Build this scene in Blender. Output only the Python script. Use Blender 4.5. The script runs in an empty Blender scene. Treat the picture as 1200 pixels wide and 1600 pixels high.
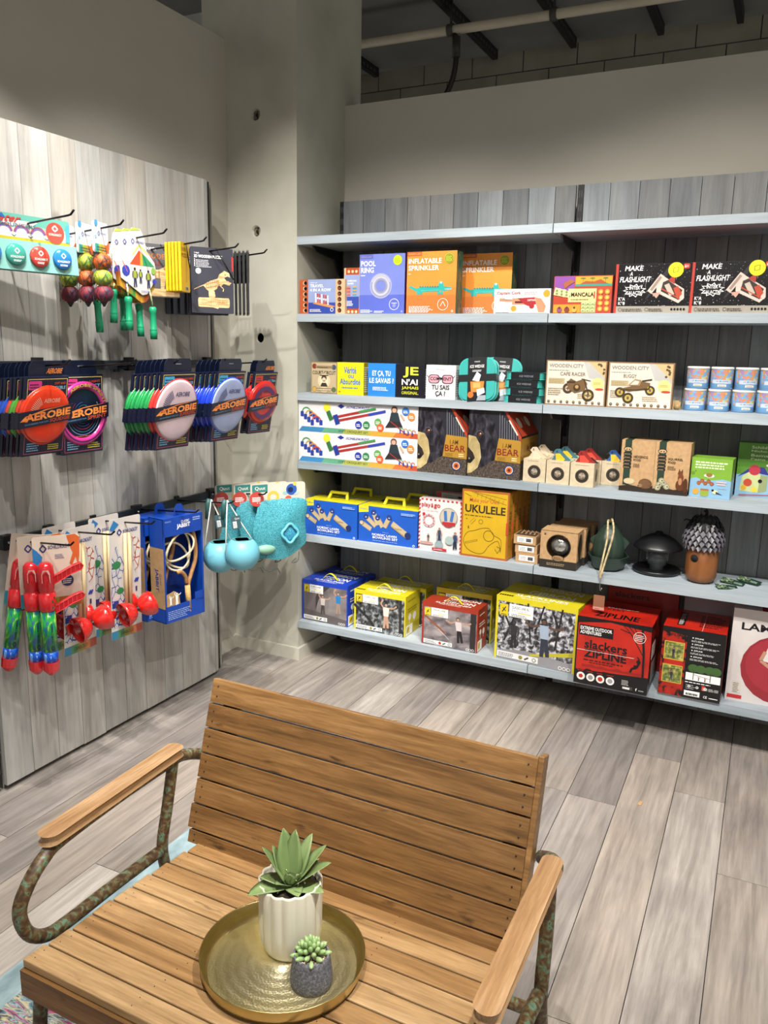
import bpy, bmesh, math, random
from mathutils import Vector, Matrix, Euler
random.seed(7)
C = bpy.context.scene.collection
PI = math.pi

# ------------------------------------------------------------ camera, world, lights, exposure
cam_d = bpy.data.cameras.new('camera'); cam = bpy.data.objects.new('camera', cam_d); C.objects.link(cam)
cam_d.sensor_fit = 'VERTICAL'; cam_d.sensor_height = 24; cam_d.lens = 1244.836/1600*24
rx = Vector((0.89380788, 0.44805437, 0.01883489)); ry = Vector((0.10669779, -0.17167833, -0.97935802)); rz = Vector((-0.4355721, 0.87736756, -0.20125386))
m = Matrix.Identity(4)
for i in range(3):
    m[i][0] = rx[i]; m[i][1] = -ry[i]; m[i][2] = -rz[i]
m[2][3] = 1.6
cam.matrix_world = m
cam_d.clip_start = .05
bpy.context.scene.camera = cam
w = bpy.data.worlds.new('world'); bpy.context.scene.world = w; w.use_nodes = True
w.node_tree.nodes['Background'].inputs[0].default_value = (1.0, .95, .86, 1)
w.node_tree.nodes['Background'].inputs[1].default_value = .5
vs = bpy.context.scene.view_settings
bpy.context.scene.display_settings.display_device = 'sRGB'
vs.view_transform = 'Standard'; vs.look = 'None'; vs.gamma = 1; vs.use_curve_mapping = False
vs.exposure = 0.0
def spot(name, loc, aim, power, ang, blend=.35, rad=.025, col=(1, .955, .89)):
    d = bpy.data.lights.new(name, 'SPOT'); o = bpy.data.objects.new(name, d); C.objects.link(o)
    d.energy = power; d.spot_size = math.radians(ang); d.spot_blend = blend; d.shadow_soft_size = rad; d.color = col
    o.location = loc; o.rotation_euler = (Vector(aim)-Vector(loc)).to_track_quat('-Z', 'Y').to_euler()
    return o
spot('track_spot_shelf_left', (-1.7, 1.55, 3.45), (-1.7, 3.35, .8), 190, 70, .6)
spot('track_spot_shelf_middle', (-1.0, 1.3, 3.45), (-1.15, 3.3, .6), 185, 72, .6)
spot('track_spot_shelf_right', (-.25, 1.5, 3.45), (-.35, 3.35, .8), 225, 74, .6)
spot('track_spot_panel', (-1.42, 1.62, 3.45), (-2.25, 1.95, .75), 215, 66, .5, .018)
spot('track_spot_pillar', (-1.25, .6, 3.45), (-2.35, 3.2, 1.2), 165, 38, .6)
spot('track_spot_panel_far', (-.75, 2.1, 3.5), (-2.3, 2.7, .7), 120, 50, .5)
spot('track_spot_bench', (-.35, .2, 3.5), (-.75, 1.2, .3), 330, 58, .6)
spot('track_spot_floor', (.5, 1.1, 3.5), (-.1, 2.3, 0), 430, 74, .7)
spot('track_spot_floor_left', (-1.2, .9, 3.5), (-1.7, 2.0, 0), 150, 60, .7)
ad = bpy.data.lights.new('shop_ceiling_glow', 'AREA'); ao = bpy.data.objects.new('shop_ceiling_glow', ad); C.objects.link(ao)
ad.shape = 'RECTANGLE'; ad.size = 4; ad.size_y = 3; ad.energy = 40; ad.color = (1, .95, .88)
ao.location = (1.2, -2.0, 3.4); ao.rotation_euler = (math.radians(25), 0, 0)

# ------------------------------------------------------------ materials
def lin(h):
    h = h.lstrip('#'); out = []
    for i in (0, 2, 4):
        c = int(h[i:i+2], 16)/255
        out.append(c/12.92 if c <= .04045 else ((c+.055)/1.055)**2.4)
    return (*out, 1)
MATS = {}
def newmat(name):
    mt = bpy.data.materials.new(name); mt.use_nodes = True
    return mt, mt.node_tree.nodes, mt.node_tree.links, mt.node_tree.nodes['Principled BSDF']
def ramp(N, stops, interp='LINEAR'):
    r = N.new('ShaderNodeValToRGB'); r.color_ramp.interpolation = interp
    e = r.color_ramp.elements
    while len(e) < len(stops): e.new(.5)
    for k, (p, c) in enumerate(stops): e[k].position = p; e[k].color = lin(c)
    return r
def P(hexc, rough=.45, metal=0, spec=.5, coat=0, trans=0, alpha=1):
    """flat printed or moulded colour with a faint procedural mottling"""
    key = (hexc, rough, metal, spec, coat, trans, alpha)
    if key in MATS: return MATS[key]
    mt, N, L, B = newmat('tone_'+hexc)
    tc = N.new('ShaderNodeTexCoord'); nz = N.new('ShaderNodeTexNoise'); nz.inputs['Scale'].default_value = 14; nz.inputs['Detail'].default_value = 3
    L.new(tc.outputs['Object'], nz.inputs['Vector'])
    c = lin(hexc); r = N.new('ShaderNodeValToRGB')
    r.color_ramp.elements[0].position = .3; r.color_ramp.elements[1].position = .7
    r.color_ramp.elements[0].color = (*[x*.93 for x in c[:3]], 1); r.color_ramp.elements[1].color = (*[min(1, x*1.04) for x in c[:3]], 1)
    L.new(nz.outputs['Fac'], r.inputs['Fac']); L.new(r.outputs['Color'], B.inputs['Base Color'])
    B.inputs['Roughness'].default_value = rough; B.inputs['Metallic'].default_value = metal
    B.inputs['Specular IOR Level'].default_value = spec; B.inputs['Coat Weight'].default_value = coat
    B.inputs['Transmission Weight'].default_value = trans; B.inputs['Alpha'].default_value = alpha
    MATS[key] = mt; return mt
def noisemat(name, stops, scale=20, stretch=(1, 1, 1), detail=4, dist=0, rough=.45, interp='LINEAR', kind='noise', bump=0, metal=0):
    if name in MATS: return MATS[name]
    mt, N, L, B = newmat(name)
    tc = N.new('ShaderNodeTexCoord'); mp = N.new('ShaderNodeMapping'); mp.inputs['Scale'].default_value = stretch
    L.new(tc.outputs['Object'], mp.inputs['Vector'])
    if kind == 'noise':
        t = N.new('ShaderNodeTexNoise'); t.inputs['Detail'].default_value = detail; t.inputs['Distortion'].default_value = dist; out = t.outputs['Fac']
    elif kind == 'voronoi':
        t = N.new('ShaderNodeTexVoronoi'); sp = N.new('ShaderNodeSeparateColor'); L.new(t.outputs['Color'], sp.inputs[0]); out = sp.outputs[0]
    elif kind == 'edge':
        t = N.new('ShaderNodeTexVoronoi'); t.feature = 'DISTANCE_TO_EDGE'; out = t.outputs['Distance']
    elif kind == 'wave':
        t = N.new('ShaderNodeTexWave'); t.inputs['Distortion'].default_value = dist; t.inputs['Detail'].default_value = detail; out = t.outputs['Fac']
    t.inputs['Scale'].default_value = scale
    L.new(mp.outputs[0], t.inputs['Vector'])
    r = ramp(N, stops, interp); L.new(out, r.inputs['Fac']); L.new(r.outputs['Color'], B.inputs['Base Color'])
    B.inputs['Roughness'].default_value = rough; B.inputs['Metallic'].default_value = metal
    if bump:
        b = N.new('ShaderNodeBump'); b.inputs['Strength'].default_value = bump; b.inputs['Distance'].default_value = .004
        L.new(out, b.inputs['Height']); L.new(b.outputs['Normal'], B.inputs['Normal'])
    MATS[name] = mt; return mt
def wood(name, cols, axis='z', scale=1.0, tints=None, knots='3a3129', rough=.55, knotk=2.2, streak=.5, coat=0, spec=.5, stain=0):
    """grain along one axis; every board carries a random number that shifts grain and tint"""
    mt, N, L, B = newmat(name)
    tc = N.new('ShaderNodeTexCoord'); at = N.new('ShaderNodeAttribute'); at.attribute_name = 'rnd'
    sc = N.new('ShaderNodeVectorMath'); sc.operation = 'SCALE'; sc.inputs[0].default_value = (11.3, 7.7, 5.9)
    L.new(at.outputs['Fac'], sc.inputs['Scale'])
    ad = N.new('ShaderNodeVectorMath'); ad.operation = 'ADD'; L.new(tc.outputs['Object'], ad.inputs[0]); L.new(sc.outputs[0], ad.inputs[1])
    s = {'x': (.9, 14, 14), 'y': (14, .9, 14), 'z': (14, 14, .9)}[axis]
    mp = N.new('ShaderNodeMapping'); mp.inputs['Scale'].default_value = [q*scale for q in s]; L.new(ad.outputs[0], mp.inputs['Vector'])
    n1 = N.new('ShaderNodeTexNoise'); n1.inputs['Scale'].default_value = 1.0; n1.inputs['Detail'].default_value = 8; n1.inputs['Roughness'].default_value = .74; n1.inputs['Distortion'].default_value = .5
    L.new(mp.outputs[0], n1.inputs['Vector'])
    r1 = ramp(N, [(.28, cols[0]), (.5, cols[1]), (.72, cols[2])]); L.new(n1.outputs['Fac'], r1.inputs['Fac'])
    mp2 = N.new('ShaderNodeMapping'); mp2.inputs['Scale'].default_value = [q*scale*7 for q in s]; L.new(ad.outputs[0], mp2.inputs['Vector'])
    n2 = N.new('ShaderNodeTexNoise'); n2.inputs['Detail'].default_value = 8; n2.inputs['Scale'].default_value = .8; L.new(mp2.outputs[0], n2.inputs['Vector'])
    r2 = N.new('ShaderNodeValToRGB'); r2.color_ramp.elements[0].position = .33; r2.color_ramp.elements[0].color = (1-streak, 1-streak, 1-streak, 1)
    r2.color_ramp.elements[1].position = .6; r2.color_ramp.elements[1].color = (1, 1, 1, 1); L.new(n2.outputs['Fac'], r2.inputs['Fac'])
    mx = N.new('ShaderNodeMix'); mx.data_type = 'RGBA'; mx.blend_type = 'MULTIPLY'; mx.inputs[0].default_value = .75
    L.new(r1.outputs['Color'], mx.inputs[6]); L.new(r2.outputs['Color'], mx.inputs[7])
    # soft blotches of the finish
    n3 = N.new('ShaderNodeTexNoise'); n3.inputs['Scale'].default_value = 5; n3.inputs['Detail'].default_value = 2; L.new(ad.outputs[0], n3.inputs['Vector'])
    tr = ramp(N, tints or [(.0, 'd8d8d8'), (1, 'ffffff')])
    ma = N.new('ShaderNodeMath'); ma.operation = 'ADD'; ma.use_clamp = True; L.new(at.outputs['Fac'], ma.inputs[0])
    mm = N.new('ShaderNodeMath'); mm.operation = 'MULTIPLY_ADD'; mm.inputs[1].default_value = .5; mm.inputs[2].default_value = -.25; L.new(n3.outputs['Fac'], mm.inputs[0]); L.new(mm.outputs[0], ma.inputs[1])
    L.new(ma.outputs[0], tr.inputs['Fac'])
    m2 = N.new('ShaderNodeMix'); m2.data_type = 'RGBA'; m2.blend_type = 'MULTIPLY'; m2.inputs[0].default_value = 1
    L.new(mx.outputs[2], m2.inputs[6]); L.new(tr.outputs['Color'], m2.inputs[7])
    # knots
    ks = {'x': (.45, 1, 1), 'y': (1, .45, 1), 'z': (1, 1, .45)}[axis]
    mp3 = N.new('ShaderNodeMapping'); mp3.inputs['Scale'].default_value = [q*knotk for q in ks]; L.new(ad.outputs[0], mp3.inputs['Vector'])
    vo = N.new('ShaderNodeTexVoronoi'); vo.inputs['Scale'].default_value = 1; L.new(mp3.outputs[0], vo.inputs['Vector'])
    rk = N.new('ShaderNodeValToRGB'); e = rk.color_ramp.elements; e[0].position = .02; e[0].color = (.75, .75, .75, 1); e[1].position = .07; e[1].color = (0, 0, 0, 1)
    q = e.new(.035); q.color = (.2, .2, .2, 1); q = e.new(.045); q.color = (.6, .6, .6, 1)
    L.new(vo.outputs['Distance'], rk.inputs['Fac'])
    m3 = N.new('ShaderNodeMix'); m3.data_type = 'RGBA'; L.new(rk.outputs['Color'], m3.inputs[0]); L.new(m2.outputs[2], m3.inputs[6]); m3.inputs[7].default_value = lin(knots)
    last = m3.outputs[2]
    if stain:   # dark weather marks with ragged outlines along the grain
        mp4 = N.new('ShaderNodeMapping'); mp4.inputs['Scale'].default_value = {'x': (9, 34, 34), 'y': (34, 9, 34), 'z': (34, 34, 9)}[axis]; L.new(ad.outputs[0], mp4.inputs['Vector'])
        n4 = N.new('ShaderNodeTexNoise'); n4.inputs['Scale'].default_value = 1; n4.inputs['Detail'].default_value = 5; L.new(mp4.outputs[0], n4.inputs['Vector'])
        r4 = N.new('ShaderNodeValToRGB'); r4.color_ramp.elements[0].position = .66; r4.color_ramp.elements[0].color = (0, 0, 0, 1); r4.color_ramp.elements[1].position = .74; r4.color_ramp.elements[1].color = (stain, stain, stain, 1)
        L.new(n4.outputs['Fac'], r4.inputs['Fac']); m4 = N.new('ShaderNodeMix'); m4.data_type = 'RGBA'; L.new(r4.outputs['Color'], m4.inputs[0]); L.new(last, m4.inputs[6]); m4.inputs[7].default_value = lin(knots); last = m4.outputs[2]
    L.new(last, B.inputs['Base Color'])
    B.inputs['Roughness'].default_value = rough; B.inputs['Coat Weight'].default_value = coat; B.inputs['Coat Roughness'].default_value = .25
    B.inputs['Specular IOR Level'].default_value = spec
    bp = N.new('ShaderNodeBump'); bp.inputs['Strength'].default_value = .25; bp.inputs['Distance'].default_value = .002
    L.new(n2.outputs['Fac'], bp.inputs['Height']); L.new(bp.outputs['Normal'], B.inputs['Normal'])
    return mt
greywash = wood('grey_washed_boards', ('9a9793', 'bab7b1', 'cbc9c5'), 'z', 1.3, [(0, 'ccd0d4'), (.35, 'ece8e2'), (.7, 'dde1e4'), (1, 'ffffff')], '4a4640', .6, 2.0, .12)
greydark = wood('blue_grey_washed_boards', ('6c6f71', '8a8e91', '9fa3a5'), 'z', 1.3, [(0, 'b0b4b8'), (.5, 'ded8d2'), (1, 'f0f4f6')], '35332f', .6, 2.0, .12)
shelfwood = wood('pale_blue_painted_shelf', ('8a949b', 'a5afb6', 'b5bec5'), 'x', .9, [(0, 'e4e8ea'), (1, 'ffffff')], '7d8a94', .5, 1.4, .12)
floorwood = wood('grey_brown_floorboards', ('827c77', 'a8a29c', 'c6c1bb'), 'y', 1.0, [(0, 'b9b7b8'), (.35, 'e0d9d2'), (.65, 'cbc8c8'), (1, 'f4f1ee')], '5b5048', .45, 1.5, .3)
teak = wood('warm_teak', ('5c452a', '8d6d46', 'b09068'), 'x', 2.4, [(0, 'c9b69c'), (.4, 'e6d6bc'), (.75, 'd8c6a8'), (1, 'fff0d8')], '2c1a0c', .45, 3.2, .36, .05, stain=.8)
teakseat = wood('worn_pale_teak', ('85704f', 'ad9472', 'cbb594'), 'x', 2.2, [(0, 'cfb591'), (.5, 'ecdcc4'), (1, 'fff4e2')], '38230f', .5, 3.4, .3, .03, stain=.6)
teakarm = wood('polished_teak_arm', ('866648', 'a98864', 'cdb394'), 'y', 2.2, [(0, 'e6d6be'), (1, 'ffffff')], '5a3c1e', .25, 1.0, .2, .5)
wallpaint = noisemat('cream_wall_paint', [(.3, 'b3afa3'), (.7, 'bbb7ac')], 2.2, detail=6, rough=.85)
pillarpaint = noisemat('rough_pillar_paint', [(.25, 'a9a799'), (.5, 'b5b3a6'), (.8, 'bdbbaf')], 5, detail=9, rough=.8, bump=.15)
trimpaint = noisemat('cream_skirting_paint', [(.3, 'b9b6a8'), (.7, 'c2bfb2')], 6, rough=.6)
concrete = noisemat('dark_ceiling_concrete', [(.3, '6b6c6a'), (.6, '7d7e7b'), (.9, '8a8a86')], 1.6, detail=8, rough=.95)
blk = P('0c0c0d', .45); steel = noisemat('black_steel', [(.3, '0b0b0c'), (.7, '1a1a1c')], 12, rough=.35)
hookmat = noisemat('dark_chromed_wire', [(.3, '26262a'), (.7, '3a3a40')], 30, rough=.22, metal=.9)
barmat = noisemat('gunmetal_bar', [(.3, '1d2124'), (.7, '30363a')], 8, rough=.35, metal=.3)
kraft = noisemat('kraft_card', [(.3, 'a5835c'), (.7, 'b8966c')], 60, rough=.8)
kraftpale = noisemat('pale_kraft_card', [(.3, 'b9a98d'), (.7, 'c9bb9f')], 60, rough=.8)
plastic = P('ffffff', .08, trans=1.0)

# ------------------------------------------------------------ mesh building
_txt = {}
def text_geo(s, bold):
    k = (s, bold)
    if k in _txt: return _txt[k]
    cu = bpy.data.curves.new('t', 'FONT'); cu.body = s; cu.offset = bold*.45; cu.resolution_u = 2; cu.fill_mode = 'BOTH'
    ob = bpy.data.objects.new('t', cu); C.objects.link(ob)
    dg = bpy.context.evaluated_depsgraph_get(); me = bpy.data.meshes.new_from_object(ob.evaluated_get(dg))
    v = [tuple(p.co[:2]) for p in me.vertices]; f = [tuple(p.vertices) for p in me.polygons]
    bpy.data.objects.remove(ob); bpy.data.curves.remove(cu); bpy.data.meshes.remove(me)
    if v:
        x0 = min(p[0] for p in v); x1 = max(p[0] for p in v); y0 = min(p[1] for p in v); y1 = max(p[1] for p in v)
        v = [((p[0]-x0)/max(x1-x0, 1e-6), (p[1]-y0)/max(y1-y0, 1e-6)) for p in v]
    _txt[k] = (v, f); return _txt[k]
def spline(pts, n=6):
    pts = [Vector(p) for p in pts]; out = []
    for i in range(len(pts)-1):
        a = pts[max(i-1, 0)]; b = pts[i]; c = pts[i+1]; d = pts[min(i+2, len(pts)-1)]
        for k in range(n):
            t = k/n
            out.append(.5*((2*b)+(c-a)*t+(2*a-5*b+4*c-d)*t*t+(3*b-a-3*c+d)*t**3))
    out.append(pts[-1]); return out
def rrect(x0, y0, x1, y1, r, n=4):
    out = []
    for cx, cy, a in ((x1-r, y0+r, -90), (x1-r, y1-r, 0), (x0+r, y1-r, 90), (x0+r, y0+r, 180)):
        for k in range(n+1):
            t = math.radians(a+90*k/n); out.append((cx+r*math.cos(t), cy+r*math.sin(t)))
    return out
class MB:
    def __init__(s):
        s.v = []; s.f = []; s.mi = []; s.rn = []; s.sm = []; s.mats = []; s.M = Matrix.Identity(4); s.k = 0
    def add(s, vs_, fs, mat, rnd=0.5, smooth=False):
        if mat not in s.mats: s.mats.append(mat)
        i = s.mats.index(mat); b = len(s.v)
        s.v += [s.M @ Vector(p) for p in vs_]
        for f in fs:
            s.f.append(tuple(b+q for q in f)); s.mi.append(i); s.rn.append(rnd); s.sm.append(smooth)
    def box(s, x0, y0, z0, x1, y1, z1, mat, rnd=.5, mats=None, c=0):
        """mats: dict over F(-y) K(+y) L(-x) R(+x) T B; c = small chamfer on the four upright edges"""
        mats = mats or {}
        if c:
            pts = [(x0+c, y0), (x1-c, y0), (x1, y0+c), (x1, y1-c), (x1-c, y1), (x0+c, y1), (x0, y1-c), (x0, y0+c)]
            s.prism(pts, z0, z1, mat, rnd=rnd); return
        v = [(x0, y0, z0), (x1, y0, z0), (x1, y1, z0), (x0, y1, z0), (x0, y0, z1), (x1, y0, z1), (x1, y1, z1), (x0, y1, z1)]
        for n, f in (('B', (3, 2, 1, 0)), ('T', (4, 5, 6, 7)), ('F', (0, 1, 5, 4)), ('R', (1, 2, 6, 5)), ('K', (2, 3, 7, 6)), ('L', (3, 0, 4, 7))):
            s.add([v[q] for q in f], [(0, 1, 2, 3)], mats.get(n, mat), rnd)
    def prism(s, pts, a, b, mat, axis='z', rnd=.5, smooth=False):
        f3 = {'z': lambda p, h: (p[0], p[1], h), 'y': lambda p, h: (p[0], h, p[1]), 'x': lambda p, h: (h, p[0], p[1])}[axis]
        n = len(pts); v = [f3(p, a) for p in pts]+[f3(p, b) for p in pts]
        fs = [tuple(range(n)), tuple(range(2*n-1, n-1, -1))]+[(i, (i+1) % n, n+(i+1) % n, n+i) for i in range(n)]
        s.add(v, fs, mat, rnd, smooth)
    def tube(s, pts, r, mat, n=8, closed=False, rnd=.5, flat=1.0):
        pts = [Vector(p) for p in pts]; m_ = len(pts); R = r if isinstance(r, (list, tuple)) else [r]*m_
        v = []; up = None
        for i, p in enumerate(pts):
            if closed: d = pts[(i+1) % m_]-pts[i-1]
            else: d = pts[min(i+1, m_-1)]-pts[max(i-1, 0)]
            if d.length < 1e-9: d = Vector((0, 0, 1))
            d.normalize()
            if up is None: up = Vector((0, 0, 1)) if abs(d.z) < .9 else Vector((0, 1, 0))
            a = d.cross(up)
            if a.length < 1e-6: a = d.cross(Vector((1, 0, 0)))
            a.normalize(); b_ = a.cross(d).normalized(); up = b_
            for k in range(n):
                t = 2*PI*k/n; v.append(p+R[i]*(math.cos(t)*a+math.sin(t)*flat*b_))
        fs = []
        for i in range(m_ if closed else m_-1):
            j = (i+1) % m_
            for k in range(n):
                k2 = (k+1) % n; fs.append((i*n+k, i*n+k2, j*n+k2, j*n+k))
        if not closed: fs += [tuple(range(n-1, -1, -1)), tuple(range((m_-1)*n, m_*n))]
        s.add(v, fs, mat, rnd, True)
    def lathe(s, prof, mat, n=32, c=(0, 0, 0), rot=None, smooth=True, rnd=.5, wob=None, sx=1, sy=1, cap=True):
        R = rot or Matrix.Identity(3); v = []; c = Vector(c)
        for r, z in prof:
            for k in range(n):
                t = 2*PI*k/n; rr = r*(wob(t, z) if wob else 1)
                v.append(c+R @ Vector((rr*math.cos(t)*sx, rr*math.sin(t)*sy, z)))
        fs = []
        for i in range(len(prof)-1):
            for k in range(n):
                k2 = (k+1) % n; fs.append((i*n+k, i*n+k2, (i+1)*n+k2, (i+1)*n+k))
        if cap and prof[0][0] > 1e-5: fs.append(tuple(range(n-1, -1, -1)))
        if cap and prof[-1][0] > 1e-5: fs.append(tuple(range((len(prof)-1)*n, len(prof)*n)))
        s.add(v, fs, mat, rnd, smooth)
    def ball(s, c, r, mat, n=20, m_=12, sz=None, rot=None, rnd=.5):
        sz = sz or (1, 1, 1); R = rot or Matrix.Identity(3); c = Vector(c); v = []; fs = []
        for i in range(m_+1):
            a = PI*i/m_-PI/2
            for k in range(n):
                t = 2*PI*k/n; v.append(c+R @ Vector((r*sz[0]*math.cos(a)*math.cos(t), r*sz[1]*math.cos(a)*math.sin(t), r*sz[2]*math.sin(a))))
        for i in range(m_):
            for k in range(n):
                k2 = (k+1) % n; fs.append((i*n+k, i*n+k2, (i+1)*n+k2, (i+1)*n+k))
        s.add(v, fs, mat, rnd, True)
    # ---- printing on a face: coordinates run 0..1 over the face
    def face(s, o, u, v):
        o = Vector(o); u = Vector(u); v = Vector(v); nn = u.cross(v).normalized(); s.W = u.length; s.H = v.length; s.k = 0
        s.map = lambda x, y: o+u*x+v*y+nn*(.0003+s.k*.00007)
    def front(s, w_, h_, y=0, x=0, z=0): s.face((x-w_/2, y, z), (w_, 0, 0), (0, 0, h_))
    def cyl(s, c, r, z0, z1, span=PI):
        c = Vector(c); s.W = r*span; s.H = z1-z0; s.k = 0
        def mp(x, y):
            t = -PI/2+(x-.5)*span; rr = r+.0004+s.k*.0001
            return c+Vector((rr*math.cos(t), rr*math.sin(t), z0+(z1-z0)*y))
        s.map = mp
    def pl(s, pts, mat):
        s.k += 1; s.add([s.map(*p) for p in pts], [tuple(range(len(pts)))], mat)
    def rc(s, x0, y0, x1, y1, mat):
        if hasattr(s, 'seg') and s.seg:
            s.k += 1; n = s.seg
            v = [s.map(x0+(x1-x0)*i/n, y) for i in range(n+1) for y in (y0, y1)]
            s.add(v, [(2*i, 2*i+2, 2*i+3, 2*i+1) for i in range(n)], mat, .5, True)
        else: s.pl([(x0, y0), (x1, y0), (x1, y1), (x0, y1)], mat)
    def el(s, cx, cy, r, mat, ry_=None, n=20, a0=0, a1=360):
        ry_ = ry_ if ry_ is not None else r*s.W/s.H
        pts = [(cx+r*math.cos(math.radians(a0+(a1-a0)*k/n)), cy+ry_*math.sin(math.radians(a0+(a1-a0)*k/n))) for k in range(n if a1-a0 == 360 else n+1)]
        s.pl(pts, mat)
    def rg(s, cx, cy, r0, r1, mat, n=24, a0=0, a1=360):
        s.k += 1; v = []; q = s.W/s.H
        for k in range(n+1):
            t = math.radians(a0+(a1-a0)*k/n)
            v += [s.map(cx+r0*math.cos(t), cy+r0*q*math.sin(t)), s.map(cx+r1*math.cos(t), cy+r1*q*math.sin(t))]
        s.add(v, [(2*k, 2*k+1, 2*k+3, 2*k+2) for k in range(n)], mat)
    def ln(s, pts, wd, mat):
        s.k += 1; q = s.W/s.H
        for a, b in zip(pts, pts[1:]):
            dx = b[0]-a[0]; dy = (b[1]-a[1])/q; l = math.hypot(dx, dy) or 1
            nx = -dy/l*wd/2; ny = dx/l*wd/2*q
            s.add([s.map(a[0]+nx, a[1]+ny), s.map(a[0]-nx, a[1]-ny), s.map(b[0]-nx, b[1]-ny), s.map(b[0]+nx, b[1]+ny)], [(0, 1, 2, 3)], mat)
    def tx(s, t, x0, y0, x1, y1, mat, bold=.02, sh=0):
        v, f = text_geo(t, bold); s.k += 1
        s.add([s.map(x0+(x1-x0)*p[0]+sh*(y1-y0)*p[1], y0+(y1-y0)*p[1]) for p in v], f, mat)
    def fine(s, x0, y0, x1, y1, rows, mat, fill=.5):
        """a block of lines too small to read"""
        h = (y1-y0)/rows; s.k += 1
        for r_ in range(rows):
            x = x0; yy = y1-(r_+1)*h
            end = x1-(x1-x0)*random.random()*.25
            while x < end:
                wd = (x1-x0)*random.uniform(.04, .13); e = min(x+wd, end)
                s.add([s.map(x, yy), s.map(e, yy), s.map(e, yy+h*fill), s.map(x, yy+h*fill)], [(0, 1, 2, 3)], mat); x = e+(x1-x0)*.025
    def who(s, x, y, h, top, legs, skin, hair=None, arms='up', lean=0):
        """small printed figure standing at x, y (face units), h tall"""
        q = s.W/s.H; u = h/q
        P2 = lambda a, b: (x+a*u+lean*b*u, y+b*h)
        s.ln([P2(-.07, 0), P2(-.05, .25), P2(-.03, .5)], .1*u, legs); s.ln([P2(.08, .02), P2(.06, .26), P2(.03, .5)], .1*u, legs)
        s.pl([P2(-.1, .46), P2(.1, .46), P2(.13, .8), P2(-.13, .8)], top)
        A = {'up': ([(-.11, .78), (-.22, .92), (-.12, 1.08)], [(.11, .78), (.3, .8), (.42, .9)]), 'out': ([(-.11, .78), (-.3, .72), (-.48, .8)], [(.11, .78), (.3, .74), (.5, .82)]),
             'down': ([(-.12, .78), (-.17, .6), (-.14, .45)], [(.12, .78), (.17, .6), (.14, .45)])}[arms]
        for a in A: s.ln([P2(*k) for k in a], .06*u, skin)
        s.el(*P2(0, .9), .075*u, hair or skin, n=10); s.el(*P2(0, .88), .055*u, skin, n=10)
    def build(s, name, parent=None, loc=None, rot=None, bevel=0, sub=0, autos=None):
        me = bpy.data.meshes.new(name); me.from_pydata([tuple(p) for p in s.v], [], s.f)
        for mt in s.mats: me.materials.append(mt)
        for p, i, g in zip(me.polygons, s.mi, s.sm): p.material_index = i; p.use_smooth = g
        at = me.attributes.new('rnd', 'FLOAT', 'FACE')
        for i, r_ in enumerate(s.rn): at.data[i].value = r_
        me.update()
        o = bpy.data.objects.new(name, me); C.objects.link(o)
        if parent: o.parent = parent
        if loc: o.location = loc
        if rot: o.rotation_euler = rot
        if bevel:
            b = o.modifiers.new('bevel', 'BEVEL'); b.width = bevel; b.segments = 2; b.limit_method = 'ANGLE'; b.angle_limit = math.radians(40)
        if sub:
            b = o.modifiers.new('sub', 'SUBSURF'); b.levels = sub; b.render_levels = sub
        return o
def tag(o, label=None, cat=None, group=None, kind=None):
    if label: o['label'] = label
    if cat: o['category'] = cat
    if group: o['group'] = group
    if kind: o['kind'] = kind
    return o
def empty(name, loc, rot=(0, 0, 0)):
    o = bpy.data.objects.new(name, None); C.objects.link(o); o.location = loc; o.rotation_euler = rot; o.empty_display_size = .05
    return o
def struct(mb, name, label=None, **k):
    o = mb.build(name, **k); o['kind'] = 'structure'
    if label: o['label'] = label
    return o
def copy_tree(o, parent=None):
    c = o.copy(); C.objects.link(c); c.parent = parent
    for ch in [q for q in bpy.data.objects if q.parent == o]: copy_tree(ch, c)
    return c
def dup(o, loc, rot=None, label=None, group=None):
    c = copy_tree(o); c.location = loc
    if rot is not None: c.rotation_euler = rot
    if label: c['label'] = label
    if group: c['group'] = group
    return c
W_ = P('f2f2f0', .4); K_ = P('0d0d10', .35); WH = P('dfe1e2', .4)

# ------------------------------------------------------------ the setting
# floor: boards along y, skewed a hair
b = MB(); rf = random.Random(3)
b.box(-6, -3.5, -.06, 4, 4.75, -.004, P('15120f', .9))
bw = .176; x = -2.64
bd = MB()
th = math.radians(-.8)
bd.M = Matrix.Rotation(-th, 4, 'Z')
while x < 3.0:
    y = -3.2+rf.random()*1.2
    while y < 3.9:
        l = rf.uniform(1.1, 2.1); y1 = min(y+l, 3.95)
        bd.box(x+.0012, y+.001, -.012, x+bw-.0012, y1-.001, 0, floorwood, rnd=rf.random())
        y = y1
    x += bw
fl = struct(b, 'floor', 'grey brown plank floor of the shop')
o = bd.build('floor_boards', parent=fl)
# left drywall, with its top open to the ceiling void
b = MB(); b.box(-2.66, -1.5, 0, -2.53, 3.32, 3.006, wallpaint); struct(b, 'wall_left', 'cream drywall partition behind the hook panel')
b = MB(); b.box(-2.53, -1.5, 0, -2.516, 3.32, .07, trimpaint); struct(b, 'baseboard_left', 'cream skirting below the left wall')
# back drywall
b = MB(); b.box(-2.134, 3.77, 0, 3.0, 3.9, 2.787, wallpaint); struct(b, 'wall_back', 'cream drywall partition above the shelving')
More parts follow.
